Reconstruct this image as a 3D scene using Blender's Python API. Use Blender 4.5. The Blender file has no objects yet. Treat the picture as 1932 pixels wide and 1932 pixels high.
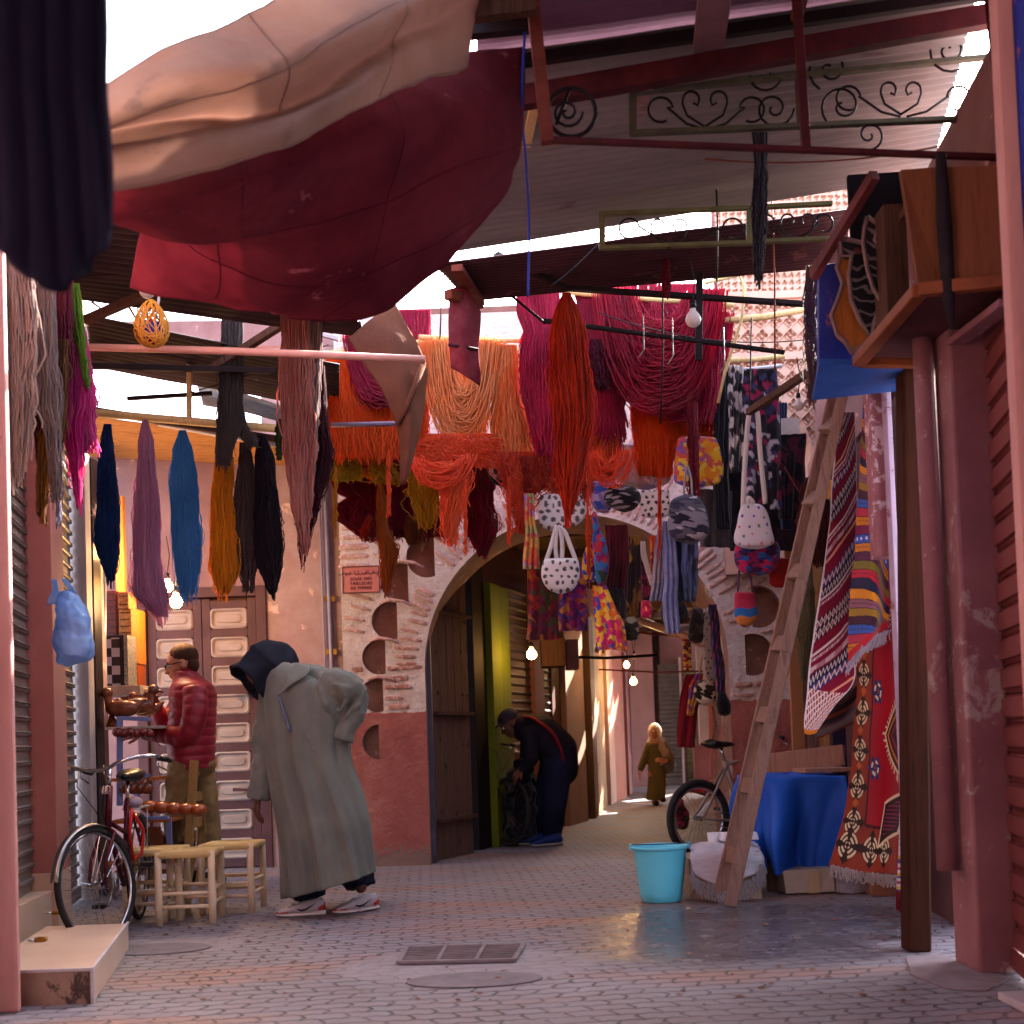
import bpy, bmesh, math, random
import numpy as np
from mathutils import Vector, Matrix, noise
R = math.radians
random.seed(7); rng = np.random.default_rng(7)
SC = bpy.context.scene; COL = SC.collection
# ------------------------------------------------------------------ camera
FPX, HCAM, PITCH, ROLL, SHIFT = 2300.0, 1.05, 2.0, -2.0, 0.180
cam_d = bpy.data.cameras.new('camera'); cam = bpy.data.objects.new('camera', cam_d); COL.objects.link(cam)
cam_d.sensor_width = 36; cam_d.sensor_fit = 'HORIZONTAL'; cam_d.lens = FPX/1932*36
cam_d.shift_y = SHIFT; cam_d.clip_start = .05; cam_d.clip_end = 500
CM = Matrix.Rotation(R(90+PITCH), 4, 'X') @ Matrix.Rotation(R(ROLL), 4, 'Z')
cam.matrix_world = Matrix.Translation((0, 0, HCAM)) @ CM
cam_d.dof.use_dof = True; cam_d.dof.focus_distance = 8.3; cam_d.dof.aperture_fstop = 2.8
SC.camera = cam
# ------------------------------------------------------------------ world, sun, exposure
SUN_DIR = Vector((0.6, 1.0, 0.78)).normalized()          # towards the sun
w = bpy.data.worlds.new('World'); SC.world = w; w.use_nodes = True
nt = w.node_tree; bg = nt.nodes['Background']
sky = nt.nodes.new('ShaderNodeTexSky'); sky.sky_type = 'NISHITA'; sky.sun_disc = False
sky.sun_elevation = math.asin(SUN_DIR.z); sky.sun_rotation = math.atan2(SUN_DIR.x, SUN_DIR.y)
sky.dust_density = 4.0; sky.air_density = 1.0; sky.ozone_density = .6
tint = nt.nodes.new('ShaderNodeMix'); tint.data_type = 'RGBA'; tint.inputs[0].default_value = .42
hs = nt.nodes.new('ShaderNodeRGBToBW'); nt.links.new(sky.outputs[0], hs.inputs[0])
mt = nt.nodes.new('ShaderNodeVectorMath'); mt.operation = 'SCALE'; mt.inputs[0].default_value = (1.12, 1.0, 1.14)
nt.links.new(hs.outputs[0], mt.inputs['Scale'])
nt.links.new(sky.outputs[0], tint.inputs[6]); nt.links.new(mt.outputs[0], tint.inputs[7])
nt.links.new(tint.outputs[2], bg.inputs[0]); bg.inputs[1].default_value = .15
sun_d = bpy.data.lights.new('sun', 'SUN'); sun_d.energy = 5.0; sun_d.angle = R(.5); sun_d.color = (1, .93, .84)
sun = bpy.data.objects.new('sun', sun_d); COL.objects.link(sun)
sun.rotation_euler = (-SUN_DIR).to_track_quat('-Z', 'Y').to_euler(); sun.location = (6, -4, 12)
SC.view_settings.view_transform = 'Standard'; SC.view_settings.look = 'None'
SC.view_settings.exposure = 3.55; SC.view_settings.gamma = 1; SC.view_settings.use_curve_mapping = False
SC.cycles.max_bounces = 8; SC.cycles.diffuse_bounces = 5; SC.cycles.glossy_bounces = 3
SC.cycles.transmission_bounces = 4; SC.cycles.transparent_max_bounces = 8
SC.cycles.sample_clamp_indirect = 6

# ------------------------------------------------------------------ placing helpers (pixel of a 1932 px wide view of the photo -> point at a depth)
C3 = CM.to_3x3()
def ray(x, y):
    return C3 @ Vector(((x-966)/FPX, (966-y)/FPX + SHIFT*1932/FPX, -1))
def at(x, y, Y):
    d = ray(x, y); t = Y/d.y
    return Vector((d.x*t, Y, HCAM + d.z*t))
def gp(x, y, z=0):
    d = ray(x, y); t = (z-HCAM)/d.z
    return Vector((d.x*t, d.y*t, z))
def onplane(x, y, p, n):
    d = ray(x, y); o = Vector((0, 0, HCAM)); p = Vector(p); n = Vector(n)
    t = (p-o).dot(n)/d.dot(n); return o + d*t
def sc(Y): return FPX/Y          # view pixels per metre at depth Y

# ------------------------------------------------------------------ materials
def lin(c):
    if isinstance(c, str):
        c = tuple(int(c[i:i+2], 16)/255 for i in (0, 2, 4))
        c = tuple(v/12.92 if v <= .04045 else ((v+.055)/1.055)**2.4 for v in c)
    return (c[0], c[1], c[2], 1)
MC = {}
class NT:
    def __init__(s, name):
        s.m = bpy.data.materials.new(name); s.m.use_nodes = True; s.t = s.m.node_tree
        s.b = s.t.nodes['Principled BSDF']; s.out = s.t.nodes['Material Output']
    def n(s, typ, **k):
        nd = s.t.nodes.new('ShaderNode'+typ)
        for a, v in k.items(): setattr(nd, a, v)
        return nd
    def l(s, a, b): s.t.links.new(a, b)
    def coord(s, kind='Object', scale=(1, 1, 1), rot=(0, 0, 0), loc=(0, 0, 0)):
        tc = s.n('TexCoord'); mp = s.n('Mapping'); s.l(tc.outputs[kind], mp.inputs[0])
        mp.inputs['Scale'].default_value = scale; mp.inputs['Rotation'].default_value = rot; mp.inputs['Location'].default_value = loc
        return mp.outputs[0]
    def noise(s, vec, scale=5, detail=5, rough=.6, dist=0):
        nd = s.n('TexNoise'); s.l(vec, nd.inputs['Vector']); nd.inputs['Scale'].default_value = scale
        nd.inputs['Detail'].default_value = detail; nd.inputs['Roughness'].default_value = rough; nd.inputs['Distortion'].default_value = dist
        return nd.outputs[0]
    def ramp(s, fac, stops, interp='LINEAR'):
        nd = s.n('ValToRGB'); s.l(fac, nd.inputs[0]); cr = nd.color_ramp; cr.interpolation = interp
        while len(cr.elements) < len(stops): cr.elements.new(.5)
        for e, (p, c) in zip(cr.elements, stops):
            e.position = p; e.color = lin(c) if not isinstance(c, (int, float)) else (c, c, c, 1)
        return nd.outputs[0]
    def mix(s, f, a, b, mode='MIX'):
        nd = s.n('Mix', data_type='RGBA', blend_type=mode)
        for v, i in ((f, 0), (a, 6), (b, 7)):
            if isinstance(v, (int, float)) and i == 0: nd.inputs[0].default_value = v
            elif isinstance(v, (str, tuple)): nd.inputs[i].default_value = lin(v)
            elif isinstance(v, (int, float)): nd.inputs[i].default_value = (v, v, v, 1)
            else: s.l(v, nd.inputs[i])
        return nd.outputs[2]
    def math(s, op, a, b=None, c=None):
        nd = s.n('Math', operation=op)
        for i, v in enumerate((a, b, c)):
            if v is None: continue
            if isinstance(v, (int, float)): nd.inputs[i].default_value = v
            else: s.l(v, nd.inputs[i])
        return nd.outputs[0]
    def bump(s, h, strength=.3, dist=.01, prev=None):
        nd = s.n('Bump'); nd.inputs['Strength'].default_value = strength; nd.inputs['Distance'].default_value = dist
        s.l(h, nd.inputs['Height'])
        if prev is not None: s.l(prev, nd.inputs['Normal'])
        s.l(nd.outputs[0], s.b.inputs['Normal']); return nd.outputs[0]
    def done(s, color=None, rough=.8, metal=0, spec=.3, sheen=0, translucent=None):
        if color is not None:
            if isinstance(color, (str, tuple)): s.b.inputs['Base Color'].default_value = lin(color)
            else: s.l(color, s.b.inputs['Base Color'])
        if isinstance(rough, (int, float)): s.b.inputs['Roughness'].default_value = rough
        else: s.l(rough, s.b.inputs['Roughness'])
        s.b.inputs['Metallic'].default_value = metal; s.b.inputs['Specular IOR Level'].default_value = spec
        if sheen: s.b.inputs['Sheen Weight'].default_value = sheen
        if translucent:
            tr = s.n('BsdfTranslucent'); ms = s.n('MixShader'); ms.inputs[0].default_value = translucent
            if isinstance(color, (str, tuple)): tr.inputs[0].default_value = lin(color)
            else: s.l(color, tr.inputs[0])
            s.l(s.b.outputs[0], ms.inputs[1]); s.l(tr.outputs[0], ms.inputs[2]); s.l(ms.outputs[0], s.out.inputs[0])
        return s.m
def M(name, c1, c2=None, rough=.8, metal=0, scale=6, bump=.25, bscale=40, spec=.2, spots=None, spot_amt=.62, stretch=(1, 1, 1), sheen=0, tl=None, bdist=.004, kind='Object'):
    """worn surface: two colours mixed by noise, optional patches with a shape of their own, fine bump"""
    if name in MC: return MC[name]
    s = NT(name); v = s.coord(kind, stretch)
    if c2 is None: c2 = c1
    n1 = s.noise(v, scale, 6, .65); col = s.ramp(n1, [(.35, c1), (.65, c2)])
    if spots:
        n2 = s.noise(v, scale*1.7, 8, .7, .4); f = s.ramp(n2, [(spot_amt, 0), (spot_amt+.05, 1)])
        col = s.mix(f, col, spots)
    if bump:
        n3 = s.noise(v, bscale, 5, .6); s.bump(n3, bump, bdist)
    MC[name] = s.done(col, rough, metal, spec, sheen, tl); return MC[name]
def wood(name, c1, c2, axis=2, rough=.75, scale=1.0, spots=None, spot_amt=.62, bump=.4):
    if name in MC: return MC[name]
    s = NT(name); st = [14*scale]*3; st[axis] = .8*scale
    v = s.coord('Object', tuple(st)); n1 = s.noise(v, 2.2, 8, .7, .6)
    col = s.ramp(n1, [(.3, c1), (.5, c2), (.72, c1)])
    if spots:
        v2 = s.coord('Object'); n2 = s.noise(v2, 9, 8, .7); col = s.mix(s.ramp(n2, [(spot_amt, 0), (spot_amt+.06, 1)]), col, spots)
    s.bump(n1, bump, .006); MC[name] = s.done(col, rough, 0, .12); return MC[name]
def emit(name, color, power):
    if name in MC: return MC[name]
    s = NT(name); s.b.inputs['Emission Color'].default_value = lin(color); s.b.inputs['Emission Strength'].default_value = power
    MC[name] = s.done(color, .5); return MC[name]

# ------------------------------------------------------------------ things and parts
def thing(name, label, cat, loc=(0, 0, 0), group=None, rz=0):
    o = bpy.data.objects.new(name, None); COL.objects.link(o); o.location = loc; o.rotation_euler = (0, 0, rz)
    o.empty_display_size = .1; o['label'] = label; o['category'] = cat
    if group: o['group'] = group
    return o
def tag(o, label=None, cat=None, group=None, kind=None):
    if label: o['label'] = label
    if cat: o['category'] = cat
    if group: o['group'] = group
    if kind: o['kind'] = kind
    return o
def wloc(o):
    v = Vector((0, 0, 0))
    while o is not None: v += Vector(o.location); o = o.parent
    return v
KIDS = {}
def copy_tree(o, parent=None, **k):
    c = o.copy(); COL.objects.link(c); c.parent = parent
    if parent is not None: KIDS.setdefault(parent.name, []).append(c)
    for ch in list(KIDS.get(o.name, [])): copy_tree(ch, c)
    for a, v in k.items():
        if a in ('label', 'group'): c[a] = v
        elif a == 'rz': c.rotation_euler = (c.rotation_euler.x, c.rotation_euler.y, v)
        else: setattr(c, a, v)
    return c
def link_mesh(name, me, mat, parent=None, origin=None):
    mats = mat if isinstance(mat, (list, tuple)) else [mat]
    for m in mats: me.materials.append(m)
    o = bpy.data.objects.new(name, me); COL.objects.link(o)
    if parent is not None:
        o.parent = parent; KIDS.setdefault(parent.name, []).append(o)
    return o
def np_mesh(name, V, Q, mat, parent=None, smooth=True, UV=None, local=False, mi=None):
    """V (n,3) world coordinates, Q (m,4) or (m,3)"""
    V = np.asarray(V, dtype=np.float32)
    if parent is not None:
        off = np.zeros(3) if local else np.array(wloc(parent)); loc = None
    else:
        lo, hi = V.min(0), V.max(0); off = np.array([(lo[0]+hi[0])/2, (lo[1]+hi[1])/2, lo[2]])
    V = V - off.astype(np.float32)
    Q = np.asarray(Q, dtype=np.int32); k = Q.shape[1]; me = bpy.data.meshes.new(name)
    me.vertices.add(len(V)); me.vertices.foreach_set('co', V.ravel())
    me.loops.add(Q.size); me.loops.foreach_set('vertex_index', Q.ravel())
    me.polygons.add(len(Q)); me.polygons.foreach_set('loop_start', np.arange(0, Q.size, k, dtype=np.int32))
    me.polygons.foreach_set('use_smooth', np.full(len(Q), smooth))
    if UV is not None:
        uv = me.uv_layers.new(name='UVMap'); uv.data.foreach_set('uv', np.asarray(UV, dtype=np.float32)[Q.ravel()].ravel())
    o = link_mesh(name, me, mat, parent)
    if mi is not None: me.polygons.foreach_set('material_index', np.asarray(mi, dtype=np.int32))
    me.update(calc_edges=True); me.validate()
    if parent is None: o.location = off
    return o
class MB:
    """collects shapes into one mesh"""
    def __init__(s): s.v = []; s.f = []; s.m = []; s.uv = {}
    def add(s, vs, fs, mi=0):
        b = len(s.v); s.v += [tuple(p) for p in vs]; s.f += [tuple(i+b for i in f) for f in fs]; s.m += [mi]*len(fs); return s
    def box(s, c, d, rot=None, mi=0, taper=1, jit=0):
        vs = []
        for z in (-.5, .5):
            k = taper if z > 0 else 1
            for x, y in ((-.5, -.5), (.5, -.5), (.5, .5), (-.5, .5)):
                vs.append(Vector((x*d[0]*k+random.uniform(-jit, jit), y*d[1]*k+random.uniform(-jit, jit), z*d[2]+random.uniform(-jit, jit))))
        if rot is not None:
            if not isinstance(rot, Matrix): rot = Matrix.Rotation(rot, 3, 'Z')
            vs = [rot @ v for v in vs]
        vs = [v+Vector(c) for v in vs]
        return s.add(vs, [(0, 3, 2, 1), (4, 5, 6, 7), (0, 1, 5, 4), (1, 2, 6, 5), (2, 3, 7, 6), (3, 0, 4, 7)], mi)
    def bx(s, a, b, mi=0):
        a = Vector(a); b = Vector(b); return s.box((a+b)/2, [abs(b[i]-a[i]) for i in range(3)], mi=mi)
    def bar(s, p, q, w, t=None, up=(0, 0, 1), mi=0, w2=None):
        p = Vector(p); q = Vector(q); t = t or w; d = (q-p); L = d.length; d.normalize()
        up = Vector(up)
        if abs(d.dot(up)) > .98: up = Vector((0, 1, 0))
        sd = d.cross(up).normalized(); u = sd.cross(d).normalized(); w2 = w2 or w
        vs = [p+sd*a*w/2+u*b*t/2 for a, b in ((-1, -1), (1, -1), (1, 1), (-1, 1))]+[q+sd*a*w2/2+u*b*t/2*(w2/w) for a, b in ((-1, -1), (1, -1), (1, 1), (-1, 1))]
        return s.add(vs, [(0, 3, 2, 1), (4, 5, 6, 7), (0, 1, 5, 4), (1, 2, 6, 5), (2, 3, 7, 6), (3, 0, 4, 7)], mi)
    def tube(s, pts, r, n=8, mi=0, cap=True, closed=False):
        pts = [Vector(p) for p in pts]; k = len(pts)
        rs = r if isinstance(r, (list, tuple)) else [r]*k
        vs = []; prev = None
        for i, p in enumerate(pts):
            if closed: t = pts[(i+1) % k]-pts[i-1]
            else: t = pts[min(i+1, k-1)]-pts[max(i-1, 0)]
            if t.length < 1e-9: t = Vector((0, 0, 1))
            t.normalize()
            if prev is None:
                a = Vector((0, 0, 1)) if abs(t.z) < .9 else Vector((0, 1, 0)); n1 = t.cross(a).normalized()
            else:
                n1 = prev-t*prev.dot(t)
                if n1.length < 1e-6: n1 = t.orthogonal()
                n1.normalize()
            prev = n1; n2 = t.cross(n1)
            for j in range(n):
                a = 2*math.pi*j/n; vs.append(p+(n1*math.cos(a)+n2*math.sin(a))*rs[i])
        fs = []
        for i in range(k if closed else k-1):
            i2 = (i+1) % k
            for j in range(n):
                fs.append((i*n+j, i*n+(j+1) % n, i2*n+(j+1) % n, i2*n+j))
        if cap and not closed: fs += [tuple(range(n))[::-1], tuple((k-1)*n+j for j in range(n))]
        return s.add(vs, fs, mi)
    def ell(s, c, r, n=14, m=10, rot=None, mi=0):
        vs = []; c = Vector(c); r = r if isinstance(r, (list, tuple)) else (r, r, r)
        for i in range(m+1):
            th = math.pi*i/m
            for j in range(n):
                a = 2*math.pi*j/n; v = Vector((math.sin(th)*math.cos(a)*r[0], math.sin(th)*math.sin(a)*r[1], math.cos(th)*r[2]))
                if rot is not None: v = rot @ v
                vs.append(c+v)
        fs = [(i*n+j, (i+1)*n+j, (i+1)*n+(j+1) % n, i*n+(j+1) % n) for i in range(m) for j in range(n)]
        return s.add(vs, fs, mi)
    def lathe(s, c, prof, n=24, mi=0, sq=None, closed_top=False):
        c = Vector(c); vs = []
        for r, z in prof:
            for j in range(n):
                a = 2*math.pi*j/n; vs.append(c+Vector((r*math.cos(a), r*math.sin(a), z)))
        k = len(prof); fs = [(i*n+j, i*n+(j+1) % n, (i+1)*n+(j+1) % n, (i+1)*n+j) for i in range(k-1) for j in range(n)]
        fs.append(tuple(range(n))[::-1])
        if closed_top: fs.append(tuple((k-1)*n+j for j in range(n)))
        return s.add(vs, fs, mi)
    def prism(s, pts, off, mi=0):
        """flat polygon (3-D points) extruded by the vector off"""
        pts = [Vector(p) for p in pts]; off = Vector(off); k = len(pts)
        s.add(pts+[p+off for p in pts], [tuple(range(k)), tuple(range(k, 2*k))[::-1]]+[(i, i+k, (i+1) % k+k, (i+1) % k) for i in range(k)], mi); return s
    def sections(s, secs, n=24, mi=0, caps=True, fold=None):
        """ellipse sections: (centre, rx, ry, exponent, tilt) -> closed lofted body; x is across, y is depth"""
        vs = []; K = len(secs)
        for i, sec in enumerate(secs):
            c, rx, ry = sec[0], sec[1], sec[2]; ex = sec[3] if len(sec) > 3 else 2.0; tl = sec[4] if len(sec) > 4 else 0
            for j in range(n):
                a = 2*math.pi*j/n; ca, sa = math.cos(a), math.sin(a)
                k = (abs(ca)**ex+abs(sa)**ex)**(-1/ex)
                if fold: k *= fold(i/(K-1), a)
                x = ca*k*rx; vs.append(Vector(c)+Vector((x, sa*k*ry, x*tl)))
        fs = [(i*n+j, (i+1)*n+j, (i+1)*n+(j+1) % n, i*n+(j+1) % n) for i in range(K-1) for j in range(n)]
        if caps: fs += [tuple(range(n)), tuple((K-1)*n+j for j in range(n))[::-1]]
        return s.add(vs, fs, mi)
    def build(s, name, mat, parent=None, smooth=False, local=False, bevel=0, origin=None, auto=None):
        V = [Vector(v) for v in s.v]
        if parent is not None: off = Vector((0, 0, 0)) if local else wloc(parent)
        else:
            lo = Vector([min(v[i] for v in V) for i in range(3)]); hi = Vector([max(v[i] for v in V) for i in range(3)])
            off = Vector(((lo.x+hi.x)/2, (lo.y+hi.y)/2, lo.z))
        me = bpy.data.meshes.new(name); me.from_pydata([v-off for v in V], [], s.f)
        o = link_mesh(name, me, mat, parent)
        me.polygons.foreach_set('material_index', s.m)
        bm = bmesh.new(); bm.from_mesh(me); bmesh.ops.recalc_face_normals(bm, faces=bm.faces); bm.to_mesh(me); bm.free()
        if smooth: me.polygons.foreach_set('use_smooth', [True]*len(me.polygons))
        if auto: me.set_sharp_from_angle(angle=R(auto))
        if bevel:
            md = o.modifiers.new('bevel', 'BEVEL'); md.width = bevel; md.segments = 2; md.limit_method = 'ANGLE'; md.angle_limit = R(40)
        if parent is None: o.location = off
        return o
def remesh(o, voxel=.012, smooth=3, fac=.5):
    md = o.modifiers.new('remesh', 'REMESH'); md.mode = 'VOXEL'; md.voxel_size = voxel; md.use_smooth_shade = True
    if smooth:
        m2 = o.modifiers.new('smooth', 'SMOOTH'); m2.iterations = smooth; m2.factor = fac
    return o
def solid(o, t, off=0):
    md = o.modifiers.new('thickness', 'SOLIDIFY'); md.thickness = t; md.offset = off; return o
def catmull(pts, n):
    P = np.array([list(p) for p in pts], dtype=float)
    if len(P) == 2: return P[0]+(P[1]-P[0])*np.linspace(0, 1, n)[:, None]
    d = np.linalg.norm(np.diff(P, axis=0), axis=1); u = np.concatenate([[0], np.cumsum(d+1e-9)]); u /= u[-1]
    Pe = np.vstack([2*P[0]-P[1], P, 2*P[-1]-P[-2]])
    out = []
    for t in np.linspace(0, 1, n):
        i = min(max(np.searchsorted(u, t, side='right')-1, 0), len(P)-2); s = (t-u[i])/(u[i+1]-u[i])
        a, b, c, e = Pe[i], Pe[i+1], Pe[i+2], Pe[i+3]
        out.append(.5*((2*b)+(-a+c)*s+(2*a-5*b+4*c-e)*s*s+(-a+3*b-3*c+e)*s**3))
    return np.array(out)
def loft(rows, nu=40, nv=30, wob=0, wsc=6, seed=0, lin_rows=False, fold=None):
    """rows of 3-D points -> smooth sheet (V, Q, UV)"""
    G = np.array([catmull(r, nu) for r in rows])
    out = np.zeros((nv, nu, 3))
    for j in range(nu):
        out[:, j] = catmull(G[:, j], nv) if not lin_rows else np.array([np.interp(np.linspace(0, 1, nv), np.linspace(0, 1, len(rows)), G[:, j, k]) for k in range(3)]).T
    U, Vv = np.meshgrid(np.linspace(0, 1, nu), np.linspace(0, 1, nv))
    if wob:
        for i in range(nv):
            for j in range(nu):
                p = out[i, j]; d = noise.noise_vector(Vector((p[0]*wsc+seed, p[1]*wsc, p[2]*wsc)))
                out[i, j] += np.array(d)*wob
    if fold is not None: out = fold(out, U, Vv)
    V = out.reshape(-1, 3); idx = np.arange(nu*nv).reshape(nv, nu)
    Q = np.stack([idx[:-1, :-1], idx[1:, :-1], idx[1:, 1:], idx[:-1, 1:]], -1).reshape(-1, 4)
    return V, Q, np.stack([U.ravel(), 1-Vv.ravel()], -1)
def cloth(name, rows, mat, parent=None, nu=40, nv=30, wob=.01, wsc=6, seed=0, t=.004, fold=None, lin_rows=False):
    V, Q, UV = loft(rows, nu, nv, wob, wsc, seed, lin_rows, fold)
    o = np_mesh(name, V, Q, mat, parent, True, UV)
    if t: solid(o, t)
    return o
def pr(pts):   # list of (x,y,Y) pixels+depth -> points
    return [at(*p) for p in pts]
def tubes_np(P, r, sides=3, ry=None):
    """P (n,k,3) strands -> V,Q"""
    n, k, _ = P.shape; T = np.gradient(P, axis=1); T /= np.linalg.norm(T, axis=2, keepdims=True)+1e-9
    A = np.cross(T, np.array([0, 1., .03])); A /= np.linalg.norm(A, axis=2, keepdims=True)+1e-9; B = np.cross(T, A)
    r = np.broadcast_to(np.asarray(r, dtype=float).reshape(-1, 1) if np.ndim(r) == 1 else np.asarray(r, dtype=float), (n, k))
    ang = np.arange(sides)*2*np.pi/sides
    V = P[:, :, None, :]+(A[:, :, None, :]*np.cos(ang)[None, None, :, None]+B[:, :, None, :]*np.sin(ang)[None, None, :, None])*r[:, :, None, None]
    idx = np.arange(n*k*sides).reshape(n, k, sides); nx = np.roll(idx, -1, axis=2)
    Q = np.stack([idx[:, :-1], idx[:, 1:], nx[:, 1:], nx[:, :-1]], -1).reshape(-1, 4)
    return V.reshape(-1, 3), Q
# ================================================================== materials of the place
pink_plaster = M('pink_plaster', 'b09692', '9c7c78', .9, scale=3, bump=.35, bscale=30, spots='dcb6a8', spot_amt=.6)
rose_plaster = M('rose_plaster', '987674', '846260', .9, scale=2.5, bump=.4, bscale=22, spots='cf9f94', spot_amt=.63)
red_plaster = M('red_plaster', '9c5c54', '86504a', .88, scale=2.2, bump=.45, bscale=16, spots='8d6a60', spot_amt=.66)
pillar_pink = M('pillar_pink', '96686a', '805458', .6, scale=2.5, bump=.3, bscale=14, spots='a8948f', spot_amt=.56)
pale_post = M('pale_post', 'cf9d94', 'b9837b', .7, scale=3, bump=.25, bscale=30, spots='a8a09c', spot_amt=.68, stretch=(1, 1, .3))
maroon_wood = M('maroon_wood', '5c3c3c', '4c3032', .6, scale=4, bump=.2, spots='8f6a62', spot_amt=.7)
panel_beige = M('panel_beige', 'a8968c', '927c72', .65, scale=3, bump=.15, spots='9a6b58', spot_amt=.66, stretch=(1, 1, 2))
brown_wood = wood('brown_wood', '24120b', '3e2014', 2, .8, spots='3d2820', spot_amt=.66)
cab_wood = wood('cab_wood', '5c3420', '74442a', 2, .7)
old_wood = wood('old_wood', '6f5045', 'a07a66', 2, .75, spots='c8b0a0', spot_amt=.7)
dark_wood = wood('dark_wood', '33211b', '5a4034', 2, .85)
orange_wood = wood('orange_wood', '8a4a22', 'b0672c', 2, .6)
straw_wood = wood('straw_wood', 'b99a63', 'd6bb85', 2, .6, bump=.2)
pale_wood = wood('pale_wood', 'c9ad8a', 'dec9a8', 2, .6, scale=.6, spots='a98a64', spot_amt=.7, bump=.2)
steel = M('steel', '8f8a86', 'a8a29c', .3, metal=1, bump=.05, scale=10)
chrome = M('chrome', 'cfcfd2', 'b8b8bc', .16, metal=1, bump=0)
black_metal = M('black_metal', '120d10', '221318', .55, bump=.2)
maroon_metal = M('maroon_metal', '521c20', '3a1216', .55, bump=.2, scale=8)
rust_metal = M('rust_metal', '7a3b2c', '5d2a20', .7, bump=.3, scale=8)
green_metal = M('green_metal', '5a5a48', '47483c', .6, bump=.2, scale=9, spots='3c2620', spot_amt=.66)
olive_metal = M('olive_metal', '6f7148', '55573c', .6, bump=.2, scale=9)
black_rubber = M('black_rubber', '1c1a1c', '2b282a', .75, bump=.3, bscale=90)
black_plastic = M('black_plastic', '101012', '1a1a1e', .35, bump=.05)
white_pvc = M('white_pvc', 'c9c4c8', 'aea8ac', .4, bump=.05)

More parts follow.
